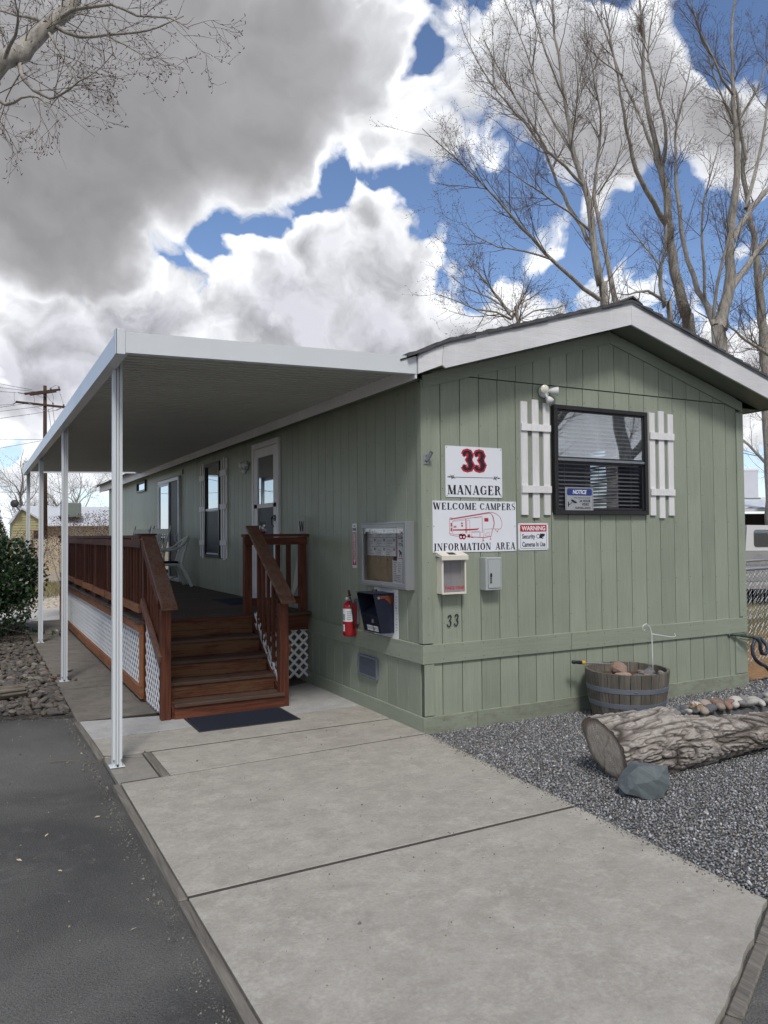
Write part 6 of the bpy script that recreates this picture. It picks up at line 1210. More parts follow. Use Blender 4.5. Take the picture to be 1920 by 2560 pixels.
# extinguisher
fx=thing('fire_extinguisher','red fire extinguisher hung on the side wall left of the drop box','fire extinguisher',(-.1,1.33,.70)); c=Vector((-.095,1.325,0))
m=MB(); m.lathe(c,[(.050,.700),(.068,.706),(.070,.73),(.070,.985),(.064,1.015),(.045,1.040),(.024,1.052),(.022,1.065)],24); part('cylinder',m,m_red,fx,True)
m=MB(); m.cyl(c+Vector((0,0,1.062)),c+Vector((0,0,1.105)),.018,.018,12); part('valve',m,m_galv,fx); m=MB(); m.beam(c+Vector((.0,.01,1.108)),c+Vector((-.03,-.085,1.135)),.022,.008); m.beam(c+Vector((.0,.0,1.125)),c+Vector((-.04,-.07,1.175)),.022,.008); part('handle',m,m_redrag,fx); m=MB(); m.tube([c+Vector(p) for p in((0,-.01,1.09),(-.03,-.08,1.10),(-.03,-.10,1.07),(.0,-.095,.9),(.01,-.09,.78))],.010,6); part('hose',m,m_blk,fx,True); m=MB(); m.cyl(c+Vector((-.025,.0,1.085)),c+Vector((-.042,-.0,1.085)),.016,.016,10); part('gauge',m,m_fix,fx)
def wrap(mb,c,R,a0,a1,z0,z1,n=10):
    vs=[];
    for i in range(n+1): a=math.radians(a0+(a1-a0)*i/n); vs+= [(c.x+R*math.cos(a),c.y+R*math.sin(a),z0),(c.x+R*math.cos(a),c.y+R*math.sin(a),z1)]
    mb.add(vs,[(2*i,2*i+2,2*i+3,2*i+1) for i in range(n)])
m=MB(); wrap(m,c,.0708,165,268,.855,.985); wrap(m,c,.0708,150,200,.755,.825,6); lb=part('label',m,m_paper,fx); m=MB()
for i in range(5): wrap(m,c,.0712,222,258,.870+i*.020,.880+i*.020,5)
wrap(m,c,.0712,170,205,.865,.93,5); wrap(m,c,.0712,168,185,.77,.81,4); part('label_print',m,m_greyprint,lb)
m=MB(); m.box(-.025,-.001,1.29,1.36,.82,1.08,.003); part('wall_bracket',m,m_drip,fx)
# notice sheet behind the drop box
r=sign('rules_sheet','white printed sheet on the wall partly hidden behind the drop box','notice',S0,(0,.69,.758),-.945,-.452,.760,1.226,cat='notice',mat=m_paper,t=.003) if False else sign('rules_sheet','white printed sheet on the wall partly hidden behind the drop box',S0,(0,.69,.758),-.945,-.452,.760,1.226,cat='notice',mat=m_paper,t=.003)
m=MB(); 
for i in range(13): z=1.150-i*.026; quad(m,S0,-.508+RN.uniform(0,.02),-.480+RN.uniform(0,.02),z,z+RN.uniform(.003,.009),.006)
for i in range(6): line(m,S0,[(-.80+i*.04,1.205),(-.79+i*.04,1.212),(-.775+i*.04,1.204)],.004,.006)
part('print',m,m_greyprint,r)
# drop box
db=thing('drop_box','dark navy steel DROP BOX with open slot front on the side wall','drop box',(0,.70,.80))
y0,y1=.530,.885; tb,tt,bb_,bt=-.145,-.225,.812,1.178
m=MB()
for a,b in((y0,y0+.006),(y1-.006,y1)): m.prism([(-.006,bb_),(tb,bb_),(tt,bt),(-.006,bt+.004)],lambda u,v,w:(u,w,v),a,b)
m.prism([(-.006,bb_),(tb,bb_),(tb,bb_+.006),(-.006,bb_+.006)],lambda u,v,w:(u,w,v),y0+.006,y1-.006)
m.box(-.010,-.006,y0,y1,bb_,bt)
f=lambda z:tb+(tt-tb)*(z-bb_)/(bt-bb_)
m.prism([(f(.818),.818),(f(.96),.96),(f(.96)+.006,.96),(f(.818)+.006,.818)],lambda u,v,w:(u,w,v),y0+.006,y1-.006); m.prism([(f(.96)+.004,.958),(-.05,1.09),(-.05,1.094),(f(.96),.964)],lambda u,v,w:(u,w,v),y0+.006,y1-.006)
part('box',m,m_navy,db)
m=MB(); m.box(tt-.010,-.006,y0-.006,y1+.006,bt+.005,bt+.012,.002); part('lid',m,m_navy,db); m=MB(); m.cyl((-.09,.76,bt+.012),(-.09,.76,bt+.035),.026,.024,12); part('lid_knob',m,m_blk,db)
Sf=lambda u,v,w=0:(f(v)-.001-w,-u,v)
u=-.800; tg=None
for ch in 'DROP BOX':
    if ch==' ': u+=.014; continue
    m=MB(); quad(m,Sf,u,u+.029,.826,.876); u+=.031; tg=part('letter_tile',m,m_paper,db)
for i in range(3): m=MB(); quad(m,lambda a,b,w=0:(-.05-(b)*(.088)*1.0-.002,-a,1.092-b*.128+.003),-.75+i*.032,-.722+i*.032,.55,.85); part('letter_tile',m,m_paper,db)
m=MB(); u=-.800
for ch in 'DROP BOX':
    if ch==' ': u+=.014; continue
    text(m,ch,Sf,u+.007,u+.022,.834,.868,.02,w=.0008); u+=.031
part('tile_lettering',m,m_ink,db)
m=MB(); m.box(f(.93)-.004,f(.93),.66,.665,.905,.945); m.box(f(.93)-.004,f(.93),.64,.645,.905,.945); part('latch_marks',m,m_galv,db)
m=MB(); m.beam((-.19,y0-.004,1.150),(-.08,y0-.004,1.152),.004,.024,up=(0,0,1)); m.prism([(-.09,1.168),(-.02,1.166),(-.018,1.10),(-.055,1.085),(-.075,1.115),(-.10,1.130)],lambda u,v,w:(u,w,v),y0-.006,y0-.002); part('hasp_flap',m,m_redrag,db); m=MB(); m.cyl((-.175,y0-.002,1.148),(-.175,y0-.014,1.148),.012,.012,10); part('lock',m,m_galv,db)
# W plaque, glass jar, cloth banner on the small railing
wp=thing('letter_plaque','pale wooden plaque with a black letter W standing on the rail cap','plaque',(-.066,2.70,1.758)); m=MB(); m.box(-.110,-.024,2.70,2.712,1.759,1.972,.002); part('board',m,plain('whitewashed board',(.45,.46,.46),.8,.15,9),wp); m=MB(); serif(m,'W',lambda u,v,w=0:(u,2.6992-w,v),-.103,-.032,1.785,1.905); part('lettering',m,m_ink,wp)
jr=thing('glass_jar','clear tumbler with red contents standing on the rail cap by the door','tumbler',(-.560,2.68,1.759)); m=MB(); m.lathe((-.560,2.68,0),[(.030,1.760),(.036,1.80),(.047,1.898),(.044,1.898),(.033,1.80),(.026,1.766)],20); part('glass',m,glassmat('tumbler glass',.10,clear=.85),jr,True); m=MB(); m.lathe((-.560,2.68,0),[(.0,1.766),(.030,1.767),(.034,1.795),(.0,1.800)],16); part('contents',m,m_redink,jr,True)
m=MB(); Sj=lambda u,v,w=0:(-.560+u,2.68-math.sqrt(max(0,.046**2-u*u))-.001,v); fill(m,Sj,[(-.012,1.835),(.010,1.845),(.022,1.860),(.005,1.872),(-.015,1.860)]); part('sticker',m,m_paper,jr)
bn=MB(); Sq=lambda u,v,w=0:(-.16+u*.12+.01*math.sin(v*30),2.76,v)
bn.prism([(-.09,1.60),(-.068,1.60),(-.066,1.24),(-.155,1.03),(-.175,1.06)],lambda u,v,w:(u,w,v),2.750,2.754); single('cloth_pennant',bn,m_cloth,'pale grey cloth pennant hanging behind the small railing post','pennant',(-.10,2.75,1.03))
# ------------------------------------------------------------------ BARREL PLANTER
bc=Vector((2.0,-.42,-.01)); br=thing('barrel_planter','half wine barrel planter of weathered staves with two steel hoops by the wall','planter',(bc.x,bc.y,0))
mb_st=wood('weathered oak stave',((.085,.078,.068),(.145,.132,.114),(.205,.188,.162)),2,gs=.7)
prof=[(.318,0),(.345,.12),(.370,.27),(.384,.40),(.388,.455)]
ns=26; a0=0
for k in range(ns):
    wd=2*PI/ns*(1+RN.uniform(-.18,.18)) if k<ns-1 else 2*PI-a0; m=MB(); vs=[]; top=RN.uniform(-.004,.003)
    for j,(r_,h) in enumerate(prof):
        for a in(a0+.008,a0+wd*.5,a0+wd-.008):
            for dr in(0,-.026): rr=r_+dr+(.0015 if a==a0+wd*.5 else 0); vs.append((bc.x+rr*math.cos(a),bc.y+rr*math.sin(a),h+(top if j==4 else 0)-.01))
    fs=[]
    for j in range(4):
        b=j*6; c_=b+6; fs+=[(b,b+2,c_+2,c_),(b+2,b+4,c_+4,c_+2),(b+1,c_+1,c_+3,b+3),(b+3,c_+3,c_+5,b+5),(b,c_,c_+1,b+1),(b+4,b+5,c_+5,c_+4)]
    t4=24; fs+=[(t4,t4+2,t4+3,t4+1),(t4+2,t4+4,t4+5,t4+3)]; m.add(vs,fs); part('stave',m,mb_st,br); a0+=wd
for h0,h1 in((.135,.180),(.275,.320)):
    R=lambda h:np.interp(h,[p[1] for p in prof],[p[0] for p in prof])+.0045
    m=MB(); m.lathe((bc.x,bc.y,-.01),[(R(h0)-.004,h0),(R(h0),h0+.001),(R(h1),h1-.001),(R(h1)-.004,h1)],72,cap=False); hp_=part('hoop',m,m_hoop,br); m=MB()
    for da in(-.02,.02): a=-2.15+da; rr=R((h0+h1)/2); m.cyl((bc.x+rr*math.cos(a),bc.y+rr*math.sin(a),(h0+h1)/2-.01),(bc.x+(rr+.006)*math.cos(a),bc.y+(rr+.006)*math.sin(a),(h0+h1)/2-.01),.007,.005,8)
    part('rivet',m,m_drip,hp_)
m=MB(); m.lathe((bc.x,bc.y,0),[(.0,.36),(.2,.365),(.36,.355),(.361,.30),(.0,.30)],24,cap=False); part('soil',m,plain('brown potting soil',(.10,.062,.04),.95,.5,30,bmp=1,bscale=80),br)
m_prk=stonemat('barrel rock',[(0,(.17,.145,.13)),(.3,(.24,.16,.125)),(.55,(.13,.135,.14)),(.75,(.30,.22,.18)),(.9,(.20,.20,.19))])
BRK=[stone_mesh(50+i,m_prk,2,.65,.3,False) for i in range(4)]
for (dx,dy,z,s,lb) in ((-.14,-.06,.45,.19,'largest pinkish brown rock in the barrel planter'),(-.22,-.17,.415,.11,'brown grey rock at the left rim inside the barrel'),(-.10,-.24,.415,.09,'angular slate blue stone inside the barrel'),(-.02,-.21,.425,.10,'reddish brown rock behind the slate stone in the barrel'),(.04,-.24,.425,.11,'rounded tan rock near the middle of the barrel'),(-.04,-.29,.41,.08,'small pale stone at the front rim of the barrel'),(.03,-.30,.405,.075,'small grey brown stone at the front of the barrel'),(.17,-.12,.42,.11,'squarish rust brown rock beside the hook pole'),(.24,-.20,.405,.07,'small stone right of the hook pole in the barrel'),(.10,-.06,.41,.06,'small dark stone in the middle of the barrel soil')):
    o=bpy.data.objects.new('rock',BRK[RN.randint(4)]); C.objects.link(o); o.location=(bc.x+dx,bc.y+dy,z); o.scale=(s*1.2,s*.9,s*1.05); o.rotation_euler=(RN.uniform(-.4,.4),RN.uniform(-.4,.4),RN.uniform(0,6)); o['label']=lb; o['category']='rock'; o['group']='rocks in the barrel planter'
hk=MB(); hy=-.62
hkp=[(2.135,.36),(2.130,.60),(2.126,.79),(2.105,.850),(2.062,.885),(2.02,.872),(2.010,.845),(2.020,.822),(2.042,.830)]
hk.tube([(x,hy,z) for x,z in hkp],[.006,.0055,.005,.0045,.004,.004,.0035,.003,.003],6); hk.tube([(x,hy,z) for x,z in((2.125,.785),(2.27,.757),(2.405,.735),(2.435,.738),(2.445,.755),(2.432,.768),(2.422,.760))],[.004,.004,.0035,.003,.003,.003,.002],6)
single('shepherd_hook',hk,m_fix,'thin white metal shepherd hook standing in the barrel planter','hook',(2.135,hy,.36),smooth=True)
tl_=thing('hand_tool','black and yellow handled tool with steel shaft lying over the barrel rim','tool',(1.6,-.16,.49)); A=Vector((1.555,-.16,.505)); Bv=Vector((2.02,-.24,.455)); d=(Bv-A).normalized()
m=MB(); m.lathe(A,[(.0,0),(.016,.003),(.019,.02),(.015,.04),(.018,.08),(.017,.105),(.0,.106)],12,d,False); part('grip',m,m_blk,tl_,True); m=MB(); m.lathe(A,[(.0,.104),(.017,.105),(.019,.118),(.018,.138),(.012,.148),(.0,.149)],12,d,False); part('collar',m,m_yel,tl_,True); m=MB(); m.cyl(A+d*.148,Bv,.0055,.005,8); m.cyl(A+d*.29,A+d*.33,.009,.009,8); part('shaft',m,m_galv,tl_)
# ------------------------------------------------------------------ LOG
lg=thing('planter_log','large grey furrowed bark log with sawn end lying on the gravel','log',(1.6,-1.72,0))
def vnoise(x,y,seed,py=None):
    r=np.random.RandomState(seed).rand(64,64); xi=np.floor(x).astype(int);yi=np.floor(y).astype(int);fx=x-xi;fy=y-yi;fx=fx*fx*(3-2*fx);fy=fy*fy*(3-2*fy)
    ym=py or 64; g=lambda a,b:r[a%64,(b%ym)%64]
    return (g(xi,yi)*(1-fx)+g(xi+1,yi)*fx)*(1-fy)+(g(xi,yi+1)*(1-fx)+g(xi+1,yi+1)*fx)*fy
nu,nv=560,420; L=3.2; u=np.linspace(0,1,nu)[:,None]; v=(np.arange(nv)/nv)[None,:]
U=u*L+0*v; Vv=v+0*u; r0_=.232-.045*u+.012*np.sin(u*9)+0*v
sh=Vv+.05*np.sin(U*2.1)+.035*(vnoise(U*1.3,Vv*0+3,1)-.5)-U*.055
def web(fu,fv,sd,w,wu=1.6):
    n_=vnoise(U*fu+wu*vnoise(U*2.2,sh*7,sd+40,7),(sh*fv+.9*vnoise(U*3.1,sh*9,sd+50,9)),sd,fv); return np.clip(np.abs(2*n_-1)/w,0,1)
w1,w2,w3,w4=web(2.4,16,5,.34),web(5.5,30,6,.30),web(13,52,7,.34),web(30,63,8,.5)
ridge=w1**.55*(.38+.62*w2**.7)*(.55+.45*w3)*(.80+.20*w4); dep=.026*ridge; H=ridge
# deep furrows cross-checked into plates
cr=1-abs(2*vnoise(U*9+sh*20,sh*22,77,22)-1); dep-=.012*np.clip(cr-.82,0,1)*5.5*.6
ang=Vv*2*PI; lump=.006*np.sin(ang*2+U*1.4)+.008*np.sin(ang*3+U*3); rad=r0_-.018+dep+lump
# flattened trough along the top where stones sit
topm=np.clip((np.sin(ang)-.70)/.22,0,1)*np.clip((U-.62)/.25,0,1); rad=rad-topm*.050
cx=.478+U*1.0; cut=.10*np.sin(ang)*0; 
ysp=-1.705-.02*U+.03*np.sin(U*1.1); zsp=.200-.020*U
tilt=(.028*np.cos(ang)-.080*np.sin(ang))*np.clip(1-U/.35,0,1)      # the saw cut leans back towards the top
X_=cx+tilt+.006*np.sin(ang*5+1); Yc=ysp+rad*np.cos(ang); Zc=zsp+rad*np.sin(ang); Vx=np.stack([X_,Yc,Zc],-1).reshape(-1,3)
i=np.arange(nu-1)[:,None]*nv; j=np.arange(nv)[None,:]; jn=(j+1)%nv; Fq=np.stack([i+j,i+jn,i+nv+jn,i+nv+j],-1).reshape(-1,4)
m_bark,n,b,o=mk('furrowed log bark'); at=n.n('ShaderNodeAttribute'); at.attribute_name='tint'; vv,_=objvec(n,False); ff=n.noise(vv,38,5,.7); big=n.noise(vv,4,4,.6)
cc=n.ramp(at.outputs['Fac'],[(0,(.022,.018,.015)),(.25,(.075,.064,.055)),(.55,(.185,.165,.148)),(1,(.37,.34,.315))]); cc=n.mix(n.ramp(big,[(.5,0),(.72,.5)]),cc,(.20,.155,.125)); cc=n.mix(1,cc,n.m('MULTIPLY_ADD',ff,.7,.65),'MULTIPLY'); n.L.new(cc,b.inputs['Base Color']); b.inputs['Roughness'].default_value=.92; bump(n,b,ff,.6,.006)
me=npmesh('bark',Vx-np.array([1.6,-1.72,0]),Fq,m_bark,True); ca_=me.color_attributes.new('tint','FLOAT_COLOR','POINT'); tv=ridge.reshape(-1); tv=np.clip(tv*.95+.08*np.random.RandomState(4).rand(len(tv)),0,1); ca_.data.foreach_set('color',np.stack([tv,tv,tv,np.ones_like(tv)],-1).astype(np.float32).ravel())
ob=bpy.data.objects.new('bark',me); C.objects.link(ob); ob.parent=lg
# sawn end
cen=np.array([X_[0].mean(),Yc[0].mean(),Zc[0].mean()]); rings=22; ev=[];
ring0=np.stack([X_[0],Yc[0],Zc[0]],-1)[::4]; n0=len(ring0)
for k in range(1,rings+1):
    t=k/rings*.985; p=cen+(ring0-cen)*t; p=p.copy(); a=np.arange(n0)*2*PI/n0
    p[:,0]+=.004*np.sin(k*1.9)*.3+.003*(np.random.RandomState(k).rand(n0)-.5)
    crk=np.exp(-((a-2.55+.4*t)/.035)**2)*(t>.05)+np.exp(-((a-5.0-.2*t)/.03)**2)*(t>.3)+np.exp(-((a-4.35)/.03)**2)*(t>.55)+np.exp(-((a-1.3+.2*t)/.03)**2)*(t>.35)*.6; p[:,0]+=crk*.018
    ev.append(p)
EV=np.concatenate([cen[None]]+ev); fs=[(0,1+j,1+(j+1)%n0) for j in range(n0)]+[(1+k*n0+j,1+(k+1)*n0+j,1+(k+1)*n0+(j+1)%n0,1+k*n0+(j+1)%n0) for k in range(rings-1) for j in range(n0)]
m_end,n,b,o=mk('sawn log end grain'); t=n.n('ShaderNodeTexCoord'); v_=n.vm('ADD',t.outputs['Object'],(1.14,-.015,-.20)); s2=n.n('ShaderNodeSeparateXYZ'); n.L.new(v_,s2.inputs[0]); rr=n.m('SQRT',n.m('ADD',n.m('POWER',s2.outputs['Y'],2.0),n.m('POWER',s2.outputs['Z'],2.0)))
wv=n.noise(v_,9,4,.6); rg=n.m('SINE',n.m('MULTIPLY_ADD',rr,420.0,n.m('MULTIPLY',wv,14.0))); nz=n.noise(n.vm('MULTIPLY',v_,(1,9,3)),7,6,.7); c=n.mix(n.ramp(nz,[(.35,0),(.65,1)]),(.46,.395,.33),(.80,.71,.60)); c=n.mix(n.m('MULTIPLY_ADD',rg,.14,.14),c,(.09,.065,.05)); c=n.mix(n.ramp(rr,[(.17,0),(.205,.75)]),c,(.10,.07,.05)); n.L.new(c,b.inputs['Base Color']); b.inputs['Roughness'].default_value=.85; bump(n,b,nz,.4,.004)
m=MB(); m.add(EV.tolist(),fs); part('sawn_end',m,m_end,lg,True)
m=MB(); ringE=np.stack([X_[-1],Yc[-1],Zc[-1]],-1)[::8]; m.add(ringE.tolist(),[tuple(range(len(ringE)))]); part('far_end',m,m_end,lg)
m=MB(); m.tube([(1.12,-1.735,.325),(1.9,-1.76,.295),(2.8,-1.77,.26),(3.6,-1.77,.23)],[.045,.055,.055,.05],8); part('trough_soil',m,m_gbase,lg)
ORD=['first','second','third','fourth','fifth','sixth','seventh','eighth','ninth','tenth','eleventh','twelfth','thirteenth','fourteenth','fifteenth','sixteenth','seventeenth','eighteenth','nineteenth','twentieth','21st','22nd','23rd','24th','25th','26th','27th','28th']
PCOL=dict(grey=(.215,.21,.205),tan=(.28,.235,.19),reddish=(.235,.150,.118),charcoal=(.105,.108,.118),pale=(.42,.405,.38))
PSM={k:[stone_mesh(80+i,stonemat(k+' river stone',[(0,tuple(x*.85 for x in c)),(1,tuple(min(1,x*1.15) for x in c))]),2,.55,.16) for i in range(3)] for k,c in PCOL.items()}
for row,rn in enumerate(('front','middle','back')):
    x=1.10+row*.03; q=0
    while x<2.85:
        s=RN.uniform(.07,.12) if x>1.35 else RN.uniform(.05,.08); y=-1.80+row*.062+RN.uniform(-.012,.012); cn=('grey','tan','charcoal','grey','reddish','pale','charcoal')[RN.randint(7)]
        o=bpy.data.objects.new('pebble',PSM[cn][RN.randint(3)]); C.objects.link(o); o.location=(x,y,.402-.018*(x-.46)+RN.uniform(0,.010)+(.014 if row==1 else 0)); o.scale=(s*RN.uniform(.95,1.25),s*RN.uniform(.8,1.05),s*1.05); o.rotation_euler=(RN.uniform(-.4,.4),RN.uniform(-.4,.4),RN.uniform(-1.5,1.5)); o['category']='stone'; o['group']='river stones laid in the top of the log'
        o['label']='smooth %s river stone, %s in the %s row on the log top'%(cn,ORD[q],rn); x+=s*RN.uniform(.92,1.08); q+=1
dl=MB(); 
for i in range(16): a=RN.uniform(0,6.28); p=Vector((1.32+RN.normal(0,.03),-1.80+RN.normal(0,.02),.418)); q=p+Vector((math.cos(a)*.04,math.sin(a)*.03,RN.uniform(.01,.05))); dl.add([p,p+Vector((.012,.006,.012)),q,p+Vector((-.008,.010,.008))],[(0,1,2,3)])
single('dried_plant',dl,m_bleaf,'small dried tan plant tuft at the left end of the log stones','plant',(1.32,-1.80,.41))
# blue green rock
bm=bmesh.new(); PT=[(-.180,-.02,.06),(-.165,.03,.10),(-.13,-.05,.145),(-.065,-.06,.205),(.045,-.055,.203),(.07,-.02,.190),(.150,.0,.178),(.160,-.01,.115),(.148,-.04,.065),(.075,-.10,.012),(.040,-.115,.130),(.025,-.12,.004),(-.06,-.11,.010),(-.15,-.08,.035),(-.10,-.105,.10),(-.05,.10,.19),(.06,.10,.17),(.12,.10,.03),(-.12,.10,.03),(.0,.11,.0),(-.17,.0,.0),(.15,.03,.0)]
for p in PT: bm.verts.new(p)
bmesh.ops.convex_hull(bm,input=bm.verts); bmesh.ops.triangulate(bm,faces=bm.faces)
bmesh.ops.subdivide_edges(bm,edges=bm.edges,cuts=3,use_grid_fill=True)
for v_ in bm.verts: p=v_.co; v_.co=p+Vector((math.sin(p.y*60+p.z*45),math.sin(p.x*52+p.z*61),math.sin(p.x*66+p.y*50)))*.0028+Vector((math.sin(p.z*140+p.x*90),0,math.sin(p.x*130)))*.0012
me=bpy.data.meshes.new('rock'); bm.to_mesh(me); bm.free(); me.materials.append(m_blue); o=bpy.data.objects.new('boulder',me); C.objects.link(o); o.location=(.475,-2.08,-.012); o.rotation_euler=(0,0,-.42); o.scale=(1.04,1.04,1.0); o['label']='blue green angular rock wedged against the sawn end of the log'; o['category']='rock'
# weathered log timber at left
ol=thing('weathered_log','grey splintered log end lying on the river rocks at left edge','log',(-3.6,3.2,0)); A=Vector((-3.02,3.42,.085)); Bv=Vector((-5.0,2.75,.12)); d=(Bv-A).normalized(); sd2=d.cross(Vector((0,0,1))).normalized(); u2=sd2.cross(d)
for k in range(9):
    a=k/9*2*PI; off=sd2*(.055*math.cos(a))+u2*(.050*math.sin(a)); m=MB(); w_=RN.uniform(.035,.05); m.beam(A+off+d*RN.uniform(-.03,.03),Bv+off,w_,w_*.9,up=u2*math.cos(a*1.3)+sd2*.5,b=.010); part('splinter',m,m_oldlog,ol)
m=MB(); m.cyl(A+d*.02,Bv,.055,.055,12); part('core',m,m_oldlog,ol)
# ------------------------------------------------------------------ RIGHT SIDE: tap, hose, fences, pickup, neighbour
tp=thing('hose_tap','green brass garden tap projecting from the skirting at the right corner','tap',(4.0,-.02,.57)); m=MB(); m.cyl((3.99,.0,.583),(4.15,-.10,.572),.016,.016,10); m.cyl((4.10,-.07,.575),(4.24,-.14,.550),.020,.018,10); part('spout',m,m_brass,tp,True); m=MB(); m.beam((4.12,-.09,.60),(4.26,-.11,.575),.02,.006); m.tube([(4.05,-.09,.545),(4.13,-.13,.528),(4.20,-.15,.532)],.005,6); part('lever',m,m_brass,tp); m=MB(); m.cyl((3.985,.004,.583),(3.995,-.006,.583),.034,.034,12); part('flange',m,m_drip,tp)
hs=MB(); hs.tube([(4.22,-.14,.552),(4.27,-.15,.535),(4.305,-.16,.48),(4.32,-.15,.41),(4.37,-.13,.36),(4.44,-.12,.345),(4.52,-.10,.37),(4.56,-.05,.44),(4.53,0,.50),(4.46,.02,.49),(4.41,.02,.42),(4.39,.0,.33),(4.42,-.02,.26),(4.49,-.02,.215),(4.60,-.0,.18),(4.75,.05,.10),(5.0,.15,.02),(5.6,.2,.01)],.022,10); single('garden_hose',hs,m_hose,'grey garden hose looping down from the tap beside the house corner','hose',(4.3,-.15,.5),smooth=True)
def chainfence(lab,p0,p1,h,pitch,posts,group=None,wr=.0022,z0=-.02):
    p0=Vector(p0);p1=Vector(p1);Lf=(p1-p0).length;d=(p1-p0)/Lf; r=thing('chain_link_fence',lab,'fence',(p0.x,p0.y,z0))
    m=MB(); m.cyl(p0+Vector((0,0,h)),p1+Vector((0,0,h)),.022,.022,10); part('top_rail',m,m_galv,r,True)
    for t in posts: q=p0+d*Lf*t; m=MB(); m.cyl(q+Vector((0,0,z0)),q+Vector((0,0,h+.03)),.026,.026,10); m.lathe(q+Vector((0,0,h+.03)),[(.03,0),(.025,.02),(.0,.035)],10,cap=False); part('fence_post',m,m_galv,r,True)
    nrm=d.cross(Vector((0,0,1))); m=MB(); n_=int(Lf/pitch); st=pitch/2; rows=int((h-.03)/st)
    for i in range(n_):
        pts=[]
        for j in range(rows+1): s=i*pitch+(st if j%2 else 0); pts.append(p0+d*s+Vector((0,0,h-.005-j*st))+nrm*(.004 if j%2 else -.004))
        m.tube(pts,wr,3,False); pts2=[p+d*0 for p in pts]; pts2=[p0+d*(i*pitch+(0 if j%2 else st)+st*0)+Vector((0,0,h-.005-j*st))-nrm*(.004 if j%2 else -.004) for j in range(rows+1)]; m.tube(pts2,wr,3,False)
    part('wire_mesh',m,m_galv,r,kind='stuff'); return r
chainfence('galvanised chain link fence running right from the house corner',(4.30,.42,0),(7.6,1.05,0),1.262,.105,[.0,.93],wr=.0028)
chainfence('farther chain link fence in front of the silver pickup',(7.0,2.45,0),(12.5,3.9,0),1.24,.24,[.0,.5,1],wr=.0022)
# pickup with shell, facing left, seen side on
pu=thing('pickup_truck','silver pickup truck with white camper shell parked behind the fence','pickup truck',(13.4,5.1,-.02)); D_=Vector((.93,-.36,0)).normalized(); N_=Vector((-D_.y,D_.x,0)); O_=Vector((12.20,5.99,-.02))
T3=lambda u,v,w:O_+D_*u+N_*w+Vector((0,0,v))
m=MB(); m.prism([(.03,.42),(2.6,.42),(2.62,.95),(2.55,1.27),(.03,1.30)],T3,0,1.85); bo=part('bed',m,m_car,pu); m=MB(); m.prism([(-3.1,.42),(.0,.42),(.0,1.86),(-1.6,1.84),(-2.1,1.30),(-3.1,1.20)],T3,.02,1.83); part('cab',m,m_car,pu)
m=MB(); m.prism([(.05,1.305),(2.5,1.28),(2.38,1.86),(.10,1.90)],T3,.03,1.82); sh_=part('camper_shell',m,m_carw,pu)
m=MB(); 
pts=[(.30,1.40),(1.10,1.40),(1.10,1.76),(.30,1.77)]
def rr4(u0,u1,v0,v1,r): return [(u0+r,v0),(u1-r,v0),(u1-r*.3,v0+r*.3),(u1,v0+r),(u1,v1-r),(u1-r*.3,v1-r*.3),(u1-r,v1),(u0+r,v1),(u0+r*.3,v1-r*.3),(u0,v1-r),(u0,v0+r),(u0+r*.3,v0+r*.3)]
m.prism(rr4(.26,1.25,1.39,1.79,.06),T3,.018,.030); part('shell_window',m,m_cgl,pu); m=MB(); m.prism(rr4(1.35,2.25,1.39,1.76,.06),T3,.018,.030); part('shell_window',m,m_cgl,pu)
m=MB(); m.prism([(-1.5,1.32),(-.15,1.34),(-.18,1.75),(-1.45,1.73)],T3,.010,.020); part('cab_window',m,m_cgl,pu)
m=MB(); m.prism([(.03,.98),(2.6,.96),(2.6,.99),(.03,1.01)],T3,-.012,.0); m.prism([(.05,.60),(2.6,.60),(2.6,.63),(.05,.63)],T3,-.012,.0); part('side_moulding',m,m_silver,pu)
m=MB(); a_=ell(.34,1.12,.085,.085,18); line(m,lambda u,v,w=0:T3(u,v,-.004),a_+[a_[0]],.010); part('fuel_door',m,m_drip,pu)
for u in(-2.3,1.45):
    for w_ in(-.02,1.65): m=MB(); m.cyl(T3(u,.36,w_),T3(u,.36,w_+.22),.36,.36,24); wh=part('wheel',m,m_tyre,pu); m=MB(); m.cyl(T3(u,.36,w_-.01),T3(u,.36,w_),.20,.20,18); part('rim',m,m_silver,wh)
# neighbouring low roof with cooler
nb=thing('neighbour_home','low building with white ribbed metal roof and dark open front behind the pickup','building',(19,9,0)); E_=Vector((.93,-.36,0)).normalized(); F_=Vector((.36,.93,0)).normalized(); O2=Vector((17.3,9.6,0)); T4=lambda u,v,w:O2+E_*u+F_*w+Vector((0,0,v))
m=MB(); m.prism([(-3,2.33),(9,2.33),(9,2.42),(-3,2.42)],T4,-.05,.0); part('eave_fascia',m,m_white,nb); 
for i in range(30): u=-3+i*.4; m=MB(); m.add([T4(u,2.42,0),T4(u+.39,2.42,0),T4(u+.39,2.80,3.0),T4(u,2.80,3.0),T4(u+.17,2.455,0),T4(u+.22,2.455,0),T4(u+.22,2.835,3.0),T4(u+.17,2.835,3.0)],[(0,1,2,3),(4,5,6,7),(0,4,7,3),(5,1,2,6)]); part('roof_sheet',m,m_corr,nb)
m=MB(); m.prism([(-3,0),(9,0),(9,2.32),(-3,2.32)],T4,2.6,2.7); m.prism([(-3,0),(-2.9,0),(-2.9,2.3),(-3,2.3)],T4,0,2.6); part('wall',m,m_dark,nb)
m=MB(); m.prism([(-3,2.80),(9,2.80),(9,2.90),(-3,2.90)],T4,2.98,3.05); part('roof_flashing',m,m_white,nb)
for u in(-2.9,1.2,5.0): m=MB(); m.prism([(u,0),(u+.1,0),(u+.1,2.33),(u,2.33)],T4,-.02,.08); part('post',m,m_white,nb)
